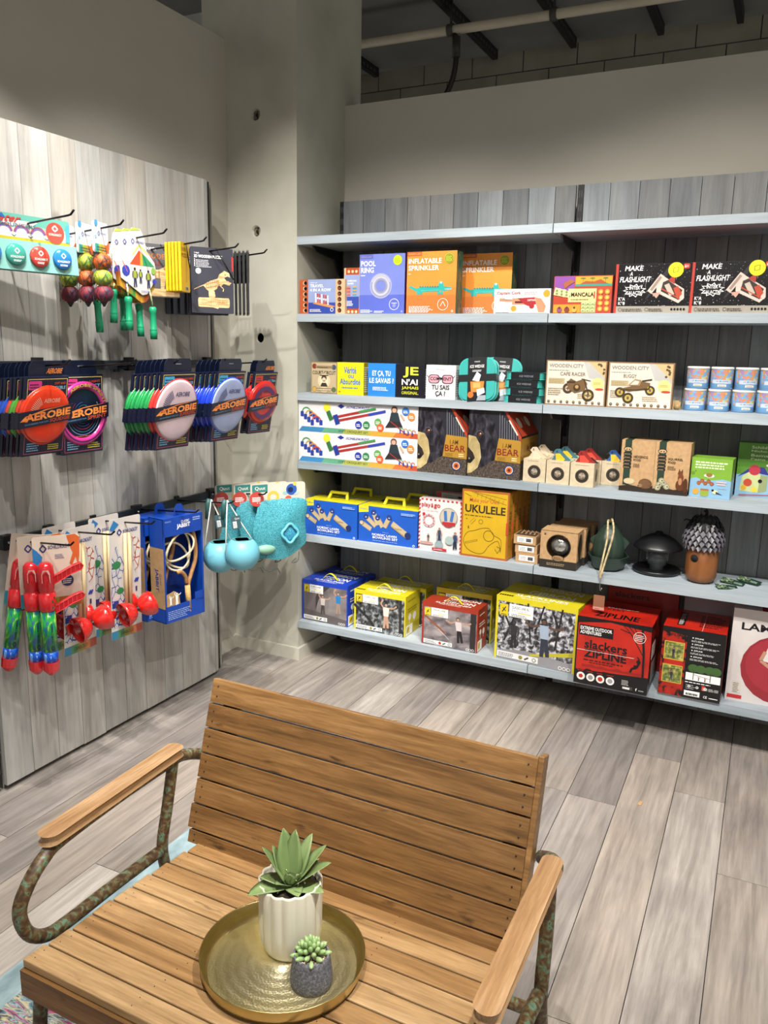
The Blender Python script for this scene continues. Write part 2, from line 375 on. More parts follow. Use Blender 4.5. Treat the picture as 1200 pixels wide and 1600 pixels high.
# pillar with drilled holes
b = MB(); b.box(-2.66, 3.32, 0, -2.132, 3.93, 3.8, pillarpaint); pil = b.build('wall_pillar')
cut = MB()
for (hx, hz, r_) in ((-2.36, 2.66, .027), (-2.365, 2.141, .026), (-2.35, 1.639, .024)):
    cut.lathe([(r_, -.12), (r_, .06)], P('3a352c', .9), n=28, c=(hx, 3.32, hz), rot=Matrix.Rotation(PI/2, 3, 'X'))
co = cut.build('cutter'); md = pil.modifiers.new('holes', 'BOOLEAN'); md.object = co; md.operation = 'DIFFERENCE'; md.solver = 'EXACT'
dg = bpy.context.evaluated_depsgraph_get(); me = bpy.data.meshes.new_from_object(pil.evaluated_get(dg))
pil.modifiers.clear(); pil.data = me; bpy.data.objects.remove(co); pil['kind'] = 'structure'; pil['label'] = 'painted concrete pillar between the hook wall and the shelving'
b = MB()
for (hx, hz) in ((-2.36, 2.66), (-2.365, 2.141)):   # the old anchors inside the upper two holes
    b.box(hx-.022, 3.338, hz-.018, hx-.004, 3.40, hz+.02, P('6d6555', .8)); b.box(hx+.006, 3.334, hz-.016, hx+.02, 3.40, hz+.018, P('7c7463', .8))
    b.lathe([(.007, 0), (.007, .02)], P('1a1814', .8), n=12, c=(hx, 3.35, hz), rot=Matrix.Rotation(PI/2, 3, 'X'))
b.lathe([(.0001, 0), (.0235, 0)], P('060606', .9), 24, c=(-2.35, 3.335, 1.639), rot=Matrix.Rotation(PI/2, 3, 'X'))  # black disc stands in for the shade deep inside the lowest hole
b.build('hole_anchor_and_shade', parent=pil)
b = MB(); b.box(-2.53, 3.306, 0, -2.118, 3.32, .066, trimpaint); b.box(-2.132, 3.32, 0, -2.118, 3.77, .066, trimpaint); struct(b, 'baseboard_pillar', 'cream skirting wrapped round the pillar foot')
b = MB(); b.box(-2.118, 3.756, 0, 3, 3.77, .066, trimpaint); struct(b, 'baseboard_back', 'cream skirting below the back wall')
# space above: ceiling, block wall, services
b = MB(); b.box(-7, -3.5, 3.8, 4, 8, 3.95, concrete); struct(b, 'ceiling', 'dark bare concrete ceiling above the partitions')
block = noisemat('bare_block_wall', [(.3, '8c897c'), (.7, '9b9888')], 5, detail=8, rough=.95)
b = MB(); b.box(-7, 6.3, 0, 4, 6.4, 3.8, P('5b5a54', .95))
for r_ in range(8, 19):
    z0 = r_*.203; xx = -6.9+(r_ % 2)*.2
    while xx < 3.9:
        b.box(xx+.004, 6.285, z0+.004, xx+.402, 6.32, min(z0+.199, 3.8), block); xx += .406
struct(b, 'wall_far', 'bare concrete block wall beyond the partitions')
b = MB(); b.box(-7, 4.75, 0, -3.3, 4.85, 3.8, noisemat('grey_render', [(.3, 'a0a29e'), (.7, 'b0b2ae')], 3, rough=.9)); struct(b, 'wall_beyond_left', 'grey rendered wall seen over the left partition')
for i, sx in enumerate((-3.22, -2.22, -1.63, -1.03, -.53)):
    b = MB(); b.box(sx-.02, 4.2, 3.735, sx+.02, 6.2, 3.8, P('1b1c1c', .6))
    for k in range(33): b.box(sx-.021, 4.25+k*.058, 3.75, sx+.021, 4.28+k*.058, 3.772, P('4a4b4a', .7))
    tag(b.build('strut_channel'), ['slotted steel strut on the ceiling nearest the pillar', 'slotted steel strut crossing above the pipe elbow clamp', 'third slotted ceiling strut from the pillar, above the pipe', 'fourth slotted ceiling strut from the pillar', 'slotted ceiling strut farthest to the right'][i], 'strut', 'slotted struts on the ceiling')
t = empty('ceiling_pipe', (-3.4, 5.2, 3.55))
b = MB(); b.tube([(-.6, 0, .075), (3.9, 0, .02)], .028, noisemat('cream_pipe_paint', [(.3, 'c9c0aa'), (.7, 'd9d0bb')], 6, rough=.5), n=16); b.build('pipe', t)
for cx in (1.23, 1.9):
    cz = .068-.0122*cx
    b = MB(); b.tube([(cx-.02, 0, cz), (cx+.02, 0, cz)], .038, P('4d4a42', .6), n=14); b.tube([(cx, 0, cz), (cx, 0, .24)], .009, P('2b2a28', .6)); b.build('clamp', t)
tag(t, 'cream painted pipe running under the ceiling struts', 'pipe')
b = MB(); b.tube(spline([(-2.14, 5.2, 3.58), (-2.128, 5.2, 3.45), (-2.135, 5.2, 3.36), (-2.16, 5.2, 3.28), (-2.2, 5.19, 3.2), (-2.27, 5.17, 3.08), (-2.34, 5.1, 2.9)]), .018, P('171615', .5)); b.tube([(-2.13, 5.2, 3.56), (-2.128, 5.2, 3.44)], .028, P('3b3833', .5))
tag(b.build('cable_hose'), 'black flexible hose dropping from the ceiling pipe', 'hose')
b = MB(); b.tube([(-2.75, 3.7, 3.3), (-2.75, 3.7, 3.8)], .02, P('121212', .5)); tag(b.build('drop_pipe'), 'short black vertical pipe beside the pillar, above the left wall', 'pipe')

# ------------------------------------------------------------ fixtures: boarded panels, uprights, shelves
def panel_x(name, x0, x1, y, z0, z1, wd, mat, label, grp, first=None, seed=1):
    r_ = random.Random(seed); b = MB(); b.box(x0+.01, y+.012, z0+.01, x1-.01, y+.02, z1-.01, P('1c1a17', .9)); xx = x0 if first is None else first-wd
    while xx < x1-.001:
        a = max(xx, x0); e = min(xx+wd, x1)
        if e-a > .004: b.box(a+.0012, y, z0+r_.random()*.004, e-.0012, y+.018, z1, mat, rnd=r_.random())
        xx += wd
    return tag(b.build(name), label, 'wall panel', grp)
def panel_y(name, y0, y1, x, z0, z1, wd, mat, label, grp, first=None, seed=1):
    r_ = random.Random(seed); b = MB(); b.box(x-.02, y0+.01, z0+.01, x-.012, y1-.01, z1-.01, P('1c1a17', .9)); yy = y0 if first is None else first-wd
    while yy < y1-.001:
        a = max(yy, y0); e = min(yy+wd, y1)
        if e-a > .004: b.box(x-.018, a+.0012, z0+r_.random()*.004, x, e-.0012, z1, mat, rnd=r_.random())
        yy += wd
    return tag(b.build(name), label, 'wall panel', grp)
panel_y('boarded_panel', 1.745, 2.966, -2.37, .02, 2.308, .1195, greywash, 'tall pale grey boarded panel carrying the toy hooks', 'boarded panels', 1.869, 5)
panel_y('boarded_panel', .5, 1.715, -2.37, .02, 2.308, .1195, greywash, 'next boarded panel, only its edge in view at the far left', 'boarded panels', .62, 6)
panel_x('boarded_panel', -2.052, -.902, 3.62, .03, 2.304, .1185, greydark, 'dark grey boarded panel behind the left half of the shelving', 'boarded panels', -1.941, 7)
panel_x('boarded_panel', -.868, .31, 3.62, .03, 2.304, .121, greydark, 'dark grey boarded panel behind the right half of the shelving', 'boarded panels', -.757, 8)
def upright(loc, axis, label):
    b = MB()
    if axis == 'x': b.box(-.013, 0, .02, .013, .06, 2.306, steel)
    else: b.box(-.06, -.013, .02, 0, .013, 2.306, steel)
    for k in range(40):
        z = .07+k*.056
        for dx in (-.005, .005):
            if axis == 'x': b.box(dx-.0022, -.0006, z, dx+.0022, .0006, z+.028, P('3e4042', .6))
            else: b.box(-.0006, dx-.0022, z, .0006, dx+.0022, z+.028, P('3e4042', .6))
    tag(b.build('slotted_upright', loc=loc), label, 'upright', 'slotted steel uprights')
upright((-2.066, 3.632, 0), 'x', 'black slotted upright beside the pillar at the left end of the shelving')
upright((-.885, 3.632, 0), 'x', 'black slotted upright between the two halves of the shelving')
upright((-2.385, 2.984, 0), 'y', 'black slotted upright at the pillar end of the hook panel')
upright((-2.385, 1.73, 0), 'y', 'black slotted upright at the near end of the hook panel')
b = MB(); b.box(-2.44, 3.0, .02, -2.40, 3.03, 2.30, P('8f8c82', .6)); struct(b, 'trim_1', 'narrow grey strip between the hook panel and the pillar')
ZS = (2.104, 1.753, 1.381, 1.046, .68, .216); SN = ('top', 'second', 'third', 'fourth', 'fifth', 'bottom')
r_ = random.Random(5)
for i, z in enumerate(ZS):
    for x0, x1, side in ((-2.126, -.911, 'left'), (-.907, .31, 'right')):
        t = empty('wall_shelf', ((x0+x1)/2, 3.31, z))
        hw = (x1-x0)/2; b = MB(); b.box(-hw, 0, -.036, hw, .305, 0, shelfwood, rnd=r_.random()); b.build('shelf_board', t, bevel=.002)
        for bx in ((-2.066 if side == 'left' else -.885),) + ((-.905,) if side == 'left' else ()):
            b = MB(); q = bx-(x0+x1)/2
            if bx == -.905: continue
            if i < 5: b.prism([(.04, -.037), (.32, -.037), (.32, -.16), (.285, -.155), (.24, -.08), (.07, -.062)], q-.004, q+.004, steel, 'x')
            else: b.prism([(.04, -.037), (.32, -.037), (.32, -.11), (.1, -.06)], q-.004, q+.004, steel, 'x')
            b.build('shelf_bracket', t)
        tag(t, f'pale blue grey {SN[i]} shelf on the {side} half of the shelving', 'shelf', 'wall shelves')
# hook rails
for z, nm in ((1.915, 'top'), (1.50, 'middle'), (.90, 'bottom')):
    t = empty('hook_rail', (-2.352, 2.36, z))
    b = MB(); b.box(-.008, -.60, -.0, .008, .66, .034, barmat); b.build('rail', t)
    for y in (-.55, -.37, .07, .55):
        b = MB(); b.box(-.012, y-.016, -.006, .013, y+.016, .046, steel); b.ball((.0145, y, .02), .005, P('b9bcc0', .2, .9), 10, 6); b.build('clamp', t)
    tag(t, f'dark steel rail of the {nm} row of hooks on the boarded panel', 'rail', 'hook rails')
HY = {1: (1.90, 2.11, 2.32, 2.54, 2.74, 2.94), 2: (1.85, 2.14, 2.36, 2.64, 2.93), 3: (1.82, 2.0, 2.2, 2.45, 2.68, 2.92)}
HZ = {1: (1.964, 1.988, 2.003), 2: (1.510, 1.531, 1.546), 3: (.926, .944, .958)}
ordn = ('nearest', 'second', 'third', 'fourth', 'fifth', 'farthest')
for r_ in (1, 2, 3):
    for i, y in enumerate(HY[r_]):
        a, b2, c = HZ[r_]; t = empty('display_hook', (-2.35, y, a))
        b = MB(); b.tube([(0, 0, 0), (.285, 0, b2-a), (.297, 0, b2-a+.002), (.312, 0, c-a)], .0034, hookmat); b.build('prong', t)
        b = MB(); b.box(-.006, -.012, -.02, .004, .012, .02, steel); b.build('back_plate', t)
        tag(t, f"{ordn[i] if i < len(HY[r_])-1 else 'farthest'} steel hook of the {('top','middle','bottom')[r_-1]} row on the boarded panel", 'hook', 'display hooks')
# ------------------------------------------------------------ products on the shelves
YF = 3.33
def pbox(name, label, cat, w, d, h, x, z, y=YF, rot=0, cols='8899aa', mats=None, draw=None, group=None, rough=.35):
    """printed carton; x = left edge of the front, y = its front, z = the shelf it stands on"""
    b = MB(); mt = P(cols, rough) if isinstance(cols, str) else cols
    mm = {k: (P(v, rough) if isinstance(v, str) else v) for k, v in (mats or {}).items()}
    b.box(-w/2, 0, 0, w/2, d, h, mt, mats=mm); b.w, b.d, b.h = w, d, h
    if draw: draw(b, w, d, h)
    o = b.build(name, loc=(x+w/2, y, z+.0006), rot=(0, 0, math.radians(rot)))
    return tag(o, label, cat, group)
def R_(b, w, d, h): b.face((w/2, 0, 0), (0, d, 0), (0, 0, h))
def T_(b, w, d, h): b.face((-w/2, 0, h), (w, 0, 0), (0, d, 0))
Z2, Z3, Z4, Z5, Z6 = ZS[1], ZS[2], ZS[3], ZS[4], ZS[5]
c = P
# ---- second shelf
def d_travel(b, w, d, h):
    b.front(w, h); b.rc(0, 0, .19, 1, c('b2532e')); b.rc(.81, 0, .995, 1, c('c9ad86'))
    for k in range(6):
        y = .1+k*.16
        b.el(.12, y, .038, c('d8c29c')); b.el(.135, y, .034, K_); b.el(.885, y, .042, K_); b.el(.875, y-.01, .03, c('7c3b1c'))
    b.rc(.2, 0, .8, 1, c('8d9bc4')); b.rc(.2, 0, .8, .33, c('31469a'))
    b.tx('SUNNY LIFE', .24, .89, .4, .92, W_, 0); b.tx('TRAVEL', .24, .77, .54, .86, W_, .03); b.tx('4 IN A ROW', .24, .65, .7, .74, W_, .03)
    b.pl([(.3, .3), (.72, .17), (.8, .22), (.38, .36)], c('c88a58'))
    for r_ in range(5):
        for q in range(7):
            b.el(.37+q*.045, .36+r_*.055-q*.012, .017, c('bc3f30') if (r_*q+q) % 3 else W_, n=8)
    b.fine(.24, .06, .5, .15, 3, W_); b.rg(.73, .12, .025, .035, W_)
pbox('game_box', 'blue and red wooden travel four-in-a-row game box at the left end of the second shelf', 'game box', .247, .05, .157, -2.124, Z2, cols='c9ad86', draw=d_travel)
def d_dom(b, w, d, h):
    b.front(w, h); b.rc(0, 0, .2, 1, c('c9ad86')); b.rc(.12, 0, .95, 1, c('a8471f'))
    for y in (.05, .92):
        for k in range(3): b.el(.3+k*.24, y, .08, c('d9c39a')); 
    b.rc(.04, .12, .96, .85, c('8d9bc4')); b.rc(.04, .12, .96, .38, c('31469a'))
    b.tx('TUMBLING', .14, .7, .8, .74, W_, .02); b.tx('TOWER', .14, .64, .62, .68, W_, .02)
    for k in range(6): b.rc(.2, .4+k*.035, .42, .425+k*.035, c(('b5402c', 'c97b45')[k % 2])); b.rc(.56, .4+k*.035, .8, .425+k*.035, c(('3c8dc8', 'd9a62c')[k % 2]))
    b.fine(.14, .18, .6, .3, 4, W_)
pbox('game_box', 'narrow upright wooden tumbling tower game beside the purple pool ring box', 'game box', .083, .07, .207, -1.893, Z2, YF+.02, cols='c9ad86', mats={'R': 'c7ab82'}, draw=d_dom)
def d_pool(b, w, d, h):
    b.front(w, h); b.rc(0, 0, 1, .32, c('5665be')); b.rc(0, .92, .3, 1, c('5b68b6'))
    b.tx('SUNNY LIFE', .03, .945, .26, .965, c('c08a80'), .01); b.tx('POOL', .03, .8, .36, .89, W_, .045); b.tx('RING', .03, .69, .32, .78, W_, .045); b.fine(.03, .64, .13, .67, 1, W_)
    b.rg(.48, .47, .1, .24, c('8f92b0')); b.rg(.48, .47, .15, .19, c('b9bac8')); b.rg(.48, .47, .1, .115, c('80839c')); b.rg(.48, .47, .228, .24, c('b5b7c8')); b.rg(.48, .47, .2, .215, c('c4c4d4'), a0=20, a1=160)
    b.el(.84, .89, .095, c('c6e21c')); b.fine(.78, .85, .9, .93, 4, c('7f9a14'))
    b.rg(.78, .16, .1, .108, W_); b.ln([(.72, .18), (.84, .18)], .01, W_); b.el(.78, .14, .04, c('7f8cda')); b.el(.95, .04, .02, c('8f9ae0')); b.fine(.03, .02, .3, .08, 3, W_); b.fine(.34, .02, .56, .06, 2, W_)
pbox('toy_box', 'periwinkle blue pool ring box with a clear inflatable ring on the front', 'toy box', .229, .075, .262, -1.805, Z2, YF+.008, cols='7381cc', mats={'R': '5b2b62'}, draw=d_pool)
def d_sprink(b, w, d, h):
    b.front(w, h); b.rc(0, 0, 1, .3, c('cf7434')); b.rc(0, .3, 1, .42, c('d88338')); b.rc(0, .93, .3, 1, c('b8632c'))
    b.tx('SUNNY LIFE', .03, .955, .27, .975, c('e9b078'), .01)
    b.tx('INFLATABLE', .03, .81, .7, .89, W_, .045); b.tx('SPRINKLER', .03, .7, .65, .78, W_, .045); b.fine(.03, .64, .1, .66, 1, W_)
    g = c('2ba9a2'); g2 = c('1d817d')
    b.pl([(.04, .43), (.2, .36), (.3, .35), (.68, .36), (.72, .47), (.66, .49), (.64, .42), (.3, .43), (.2, .41), (.08, .455)], g)
    b.pl([(.62, .40), (.74, .36), (.9, .38), (.91, .42), (.76, .44), (.74, .5), (.68, .5)], g); b.el(.7, .48, .045, g); b.el(.7, .5, .018, W_)
    for k in range(8): b.pl([(.26+k*.05, .425), (.31+k*.05, .425), (.285+k*.05, .455)], g2)
    for k in range(5): b.pl([(.78+k*.028, .4), (.8+k*.028, .4), (.79+k*.028, .382)], W_)
    for q in (.24, .3, .66, .72): b.el(q, .335, .03, g)
    b.ln([(.3, .37), (.66, .375)], .012, c('57c9c0'))
    b.el(.85, .88, .09, c('b7b51e')); b.el(.85, .88, .08, c('6f7a1c')); b.rg(.85, .88, .055, .06, c('c9cf3a')); b.fine(.79, .84, .91, .92, 5, c('c9cf3a'))
    b.rg(.75, .15, .1, .108, W_); b.ln([(.7, .12), (.75, .2), (.8, .12)], .01, W_); b.fine(.06, .02, .55, .13, 6, W_); b.rg(.94, .04, .012, .02, W_)
    R_(b, w, d, h); b.rc(0, 0, 1, 1, noisemat('teal_crocodile_print', [(.35, '123f36'), (.5, '1f6a55'), (.62, '9a6a2c'), (.7, '1c5848')], 55, (1, 1, .3), 3, 1.5))
sp = pbox('toy_box', 'front orange inflatable sprinkler box with a teal crocodile, standing fully lit', 'toy box', .236, .07, .264, -1.562, Z2, YF, cols='e0903c', draw=d_sprink, group='crocodile sprinkler boxes')
dup(sp, (-1.241, 3.47, Z2+.0006), label='orange crocodile sprinkler box set farther back, half in the shade of the shelf above')
def d_cork(b, w, d, h):
    b.front(w, h); b.tx('Captain Cork', .05, .74, .48, .9, c('8c2a30'), .06); b.fine(.54, .76, .8, .9, 2, c('9c8a86')); b.el(.93, .8, .06, c('d9992e')); b.el(.36, .2, .05, c('d9992e'))
    wd = c('c08a68'); rd = c('a3262c')
    b.rc(.2, .48, .72, .56, wd); b.rc(.33, .36, .6, .62, wd); b.rc(.38, .42, .56, .5, c('56161a')); b.pl([(.42, .62), (.74, .66), (.76, .38), (.62, .3), (.56, .36)], rd); b.pl([(.72, .66), (.84, .6), (.93, .3), (.9, .05), (.8, .05), (.76, .34)], wd)
    b.el(.68, .3, .045, rd); b.rc(.1, .5, .2, .62, c('b18b6a')); b.ln([(.2, .56), (.32, .56)], .006, K_); b.tx('CAPTAIN', .6, .5, .74, .58, W_, .01); b.fine(.03, .04, .35, .07, 1, K_); b.ln([(.03, .02), (.97, .02)], .008, c('9aa0a4'))
pbox('toy_box', 'low white cork gun box with a red and wood toy pistol on the front', 'toy box', .243, .1, .1, -1.151, Z2, cols='e8e4e0', mats={'R': 'a9a6a2'}, draw=d_cork)
def d_manc(b, w, d, h):
    b.front(w, h); b.rc(.01, .5, .36, .99, c('86489c')); b.rc(.37, .72, .99, .98, c('d99c2c')); b.rc(.37, .72, .99, .78, c('2f9a86')); b.rc(.01, .02, .48, .24, c('e0932c')); b.rc(.49, .02, .74, .3, c('a9b577')); b.rc(.75, .02, .99, .7, c('b5432c')); b.rc(.26, .3, .74, .66, c('e2d08c'))
    b.pl([(.45, .78), (.55, .86), (.68, .84), (.8, .9), (.9, .8), (.95, .78)], c('a8502c'))
    for q in (.5, .66, .88): b.ln([(q, .8), (q, .92)], .006, c('3f5a2c')); b.el(q, .93, .045, c('4c7a34'), .02)
    for k in range(3):
        for j in range(2): b.el(.1+k*.09, .62-j*.1-k*.03, .035, c('e8dc9c')); b.el(.1+k*.09, .62-j*.1-k*.03, .018, c('74863e'))
    b.pl([(.0, .5), (.27, .42), (.3, .58), (.03, .7)], c('e4d99a'))
    for k in range(6): b.el(.06+(k % 3)*.085, .53+(k//3)*.08-(k % 3)*.02, .022, c('7c8a4a'))
    b.pl([(.16, .8), (.3, .92), (.36, .84), (.26, .74), (.2, .66)], c('9c5a38'))
    b.tx('MANCALA', .31, .45, .7, .56, c('2a2018'), .05); b.fine(.31, .36, .7, .4, 1, c('7a6a40')); b.tx('I', .7, .4, .72, .58, c('c0402c'), .02)
    for k in range(8): b.el(.815+(k % 2)*.11, .12+(k//2)*.15, .042, c('e9903c')); b.el(.815+(k % 2)*.11, .12+(k//2)*.15, .022, c('f3c05c'))
    for k in range(3): b.el(.12+k*.13, .1, .045, c(('8a4a70', '7c3a2c', 'c9a24c')[k])); b.el(.12+k*.13, .15, .02, c('5c2a1c'))
    for k in range(9): b.rg(.53+(k % 3)*.08, .06+(k//3)*.09, .02, .03, c('dfe3b0'), a0=0, a1=180)
pbox('game_box', 'orange and purple African-landscape board game box with red seed circles', 'game box', .235, .07, .147, -.896, Z2, YF-.002, cols='b0432c', mats={'T': 'c8503c'}, draw=d_manc)
star = noisemat('starry_black_print', [(.68, '0b0a0c'), (.74, 'c9c4cc')], 190, detail=1, rough=.3)
def d_flash(b, w, d, h):
    b.front(w, h); b.rc(0, 0, .035, 1, c('b9382c')); b.rc(.035, 0, 1, .145, c('a39c90')); b.rc(.035, .145, 1, .985, star)
    b.pl([(.72, .985), (.8, .985), (.45, .3), (.42, .3)], c('26242a'))
    b.tx('MAKE', .12, .86, .36, .96, W_, .05, .1); b.tx('A', .19, .76, .23, .84, W_, .05, .1); b.tx('FLASHLIGHT', .06, .63, .47, .74, W_, .045, .1)
    pts = []
    for k in range(22):
        t = k*2*PI/22; r_ = (1 if k % 2 else .68); pts.append((.27+.16*r_*math.cos(t), .46+.14*r_*math.sin(t)))
    b.pl(pts, W_); b.pl([(.27+(p[0]-.27)*.86, .46+(p[1]-.46)*.84) for p in pts], K_)
    b.tx('INTER', .2, .48, .34, .55, W_, .04); b.tx('GALACTIC', .16, .38, .38, .45, W_, .04); b.tx('K*A', .06, .26, .15, .33, W_, .04); b.tx('K*8', .06, .17, .15, .24, W_, .04)
    # rocket-like torch
    b.pl([(.56, .66), (.62, .76), (.92, .48), (.93, .3), (.86, .2), (.56, .42)], c('d9c6ba')); b.pl([(.64, .62), (.7, .66), (.9, .46), (.86, .26), (.62, .44)], c('3a2a26'))
    b.pl([(.66, .56), (.72, .6), (.8, .38), (.74, .34)], c('c2b6a6')); b.pl([(.78, .5), (.84, .54), (.9, .38), (.84, .28)], c('b8462c')); b.ln([(.62, .5), (.88, .28)], .012, c('c2472e'))
    b.ln([(.47, .42), (.63, .76)], .07, c('d8c3b6')); b.ln([(.49, .46), (.61, .73)], .035, c('9c8a80')); b.rg(.5, .56, .085, .092, c('6c6a74'), a0=80, a1=200)
    b.pl([(.7, .66), (.8, .78), (.79, .58)], c('a83a30')); b.pl([(.5, .4), (.57, .3), (.62, .42)], c('cf9c8e'))
    b.el(.795, .86, .1, c('e0df20')); b.pl([(.76, .8), (.83, .82), (.83, .92), (.76, .9)], c('9a9a1c')); b.pl([(.77, .815), (.82, .83), (.82, .905), (.77, .89)], c('e0df20')); b.pl(rrect(.89, .88, .97, .98, .02), c('c23a2c')); b.tx('6+', .905, .9, .955, .96, W_, .02)
    b.rg(.09, .075, .02, .024, K_); b.rg(.45, .075, .02, .024, K_); b.fine(.12, .04, .4, .11, 2, c('4a443c')); b.fine(.48, .04, .7, .11, 2, c('4a443c'))
    for k in range(5): b.el(.78+k*.04, .08, .015, K_)
    b.tx('INTERGALACTIC', .012, .1, .022, .9, W_, 0) if 0 else None
fl = pbox('toy_box', 'left black make-a-flashlight kit box, fully in view beside the orange board game', 'toy box', .282, .08, .187, -.651, Z2, YF-.002, cols='16141a', mats={'T': 'b9382c'}, draw=d_flash, group='black flashlight kits')
dup(fl, (-.227, YF-.002, Z2+.0006), label='right black make-a-flashlight kit box, cut off by the right edge of the photo')

# ---- third shelf
def d_lanc(b, w, d, h):
    b.front(w, h); b.rc(.0, .9, 1, 1, c('8fb3a4')); b.tx('LANCEUR DE', .05, .72, .95, .84, c('dfe6dc'), .02); b.rc(.06, .44, .94, .62, c('9fb8ae')); b.tx('COURCHON', .08, .47, .92, .58, c('4a6a60'), .02); b.el(.28, .22, .14, c('b3c23a')); b.tx('original', .5, .15, .96, .3, W_, .02); b.ln([(.05, .4), (.95, .4)], .02, c('dfe6dc'))
pbox('card_game_box', 'small teal green card game box tucked against the pillar on the third shelf', 'game box', .075, .03, .098, -2.11, Z3, YF+.08, cols='6f9c90', draw=d_lanc)
def d_court(b, w, d, h):
    b.front(w, h); b.rc(.03, .03, .97, .97, c('b8a685'))
    for x, y, q in ((.13, .86, '7c2f24'), (.87, .84, '3c5268'), (.13, .13, 'c29c4a'), (.87, .13, '4d6a44')): b.el(x, y, .09, c('7d6a52')); b.el(x, y, .075, c(q))
    b.tx('COURT-CIRCUIT', .06, .6, .94, .72, c('2a221c'), .04); b.pl([(.2, .8), (.8, .8), (.84, .88), (.16, .88)], c('8a7758')); b.fine(.24, .81, .76, .86, 1, c('3a3026'))
    b.el(.5, .4, .24, c('d0bf9c')); b.el(.5, .4, .15, c('e2d4b6')); b.el(.5, .49, .1, c('3c342c')); b.rc(.34, .56, .66, .59, c('2f2922')); b.el(.5, .44, .075, c('cdbb9c')); b.ln([(.45, .4), (.55, .4)], .02, c('2a241e')); b.pl([(.36, .22), (.64, .22), (.58, .34), (.42, .34)], c('39332b'))
    for k in range(5): b.rg(.5, .2-k*.02, .2+k*.04, .21+k*.04, c('5a4c3a'), a0=200, a1=340)
    b.rc(.2, .1, .8, .17, c('8a7758')); b.fine(.22, .11, .78, .16, 1, c('e9ddc2'))
pbox('card_game_box', 'beige vintage card game box with a moustached gentleman and four coloured corner circles', 'game box', .146, .05, .149, -2.063, Z3, YF+.005, cols='8f7a5c', draw=d_court)
def cubebox(front_, lab, x, y, col, side, pr, w=.142, rot=0):
    def d_(b, w_, d, h): b.front(w_, h); pr(b); R_(b, w_, d, h); b.fine(.1, .1, .9, .9, 12, W_ if side != 'e0e0de' else c('8a8f92'))
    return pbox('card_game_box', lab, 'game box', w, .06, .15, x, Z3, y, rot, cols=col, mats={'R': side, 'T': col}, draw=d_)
bl = c('2f6db5')
def pr_(b): b.tx('Vérité', .25, .66, .72, .87, bl, .05); b.tx('ou', .4, .52, .62, .62, bl, .03, .15); b.tx('Absurdité', .1, .32, .88, .5, bl, .05); b.fine(.18, .2, .82, .27, 1, bl); b.fine(.05, .06, .15, .12, 2, K_)
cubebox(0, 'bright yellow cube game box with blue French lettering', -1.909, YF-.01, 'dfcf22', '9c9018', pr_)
def pr_(b): b.tx('ET ÇA, TU', .16, .585, .82, .78, W_, .045); b.tx('LE SAVAIS ?', .06, .4, .94, .56, W_, .045); b.fine(.18, .18, .82, .3, 3, W_)
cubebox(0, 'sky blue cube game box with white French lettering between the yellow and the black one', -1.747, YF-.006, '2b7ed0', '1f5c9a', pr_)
def pr_(b):
    y_ = c('cfd03a'); b.tx('JE', .24, .6, .78, .92, y_, .06); b.tx("N'AI", .2, .38, .76, .56, W_, .05); b.tx('JAMAIS', .2, .23, .8, .34, y_, .04); b.tx('ORIGINAL.', .2, .1, .8, .19, y_, .03)
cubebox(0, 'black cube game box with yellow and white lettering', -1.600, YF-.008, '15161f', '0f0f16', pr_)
def pr_(b):
    pk = c('d99aa8'); b.tx('NEW PUZZLE', .34, .85, .62, .89, c('9a9a9a'), .01)
    for x0 in (.08, .54): b.pl(rrect(x0, .46, x0+.38, .72, .1), K_); b.pl(rrect(x0+.025, .48, x0+.355, .7, .09), pk)
    b.ln([(.46, .62), (.54, .62)], .03, K_); b.ln([(.08, .64), (.03, .7)], .02, K_); b.ln([(.92, .64), (.97, .7)], .02, K_)
    b.tx('COMMENT', .14, .55, .86, .65, K_, .05); b.tx('TU SAIS', .2, .28, .8, .42, K_, .055); b.tx('ÇA ?', .33, .06, .67, .24, K_, .055)
cubebox(0, 'white cube game box with pink glasses drawn round the black lettering', -1.452, YF-.006, 'd6d6d8', 'e0e0de', pr_)
# ice boxes: turquoise rounded tray held by a black sleeve
teal = P('45b8b0', .3); icephoto = noisemat('whisky_and_ice_photo', [(.3, '1c1a20'), (.45, 'c9742c'), (.55, 'e8dccb'), (.62, '8a4a1c'), (.75, 'dfe6ee')], 22, detail=2, dist=.6)
def ice(loc, rot, label, w=.165, h=.185, d=.036):
    t = empty('ice_mould_pack', loc, rot)
    b = MB(); b.prism(rrect(-w/2, 0, w/2, h, .04, 6), 0, d, teal, 'y'); b.prism(rrect(-w/2+.006, .006, w/2-.006, h-.006, .036, 6), -.006, 0, P('3aa6a0', .3), 'y'); b.build('tray', t, bevel=.003)
    b = MB(); b.box(-.042, -.009, -.003, .042, d+.002, h+.003, P('17181d', .35)); b.box(-w/2-.003, -.0085, h*.46, w/2+.003, d+.0015, h*.62, P('17181d', .35))
    b.front(.084, h, y=-.009); b.tx('NUANCE', .35, .9, .65, .93, W_, .01); b.tx('ICE WEDGE', .12, .77, .88, .84, W_, .03); b.fine(.25, .68, .75, .73, 2, W_)
    b.pl([(.25, .48), (.5, .68), (.72, .6), (.62, .44)], c('cfd6de')); b.pl([(.3, .5), (.5, .62), (.6, .5)], c('eef2f6')); b.pl([(.2, .2), (.85, .2), (.9, .45), (.15, .45)], c('c77f30')); b.rc(.3, .3, .7, .42, c('e2a75c')); b.pl([(.55, .1), (.95, .18), (.9, .3), (.5, .26)], c('dbe2ea')); b.el(.18, .14, .17, c('c46a20'), n=9); b.pl([(.5, .0), (1, .0), (1, .12), (.6, .12)], c('9aa3ad'))
    b.build('sleeve', t); tag(t, label, 'ice mould', 'turquoise ice mould packs'); return t
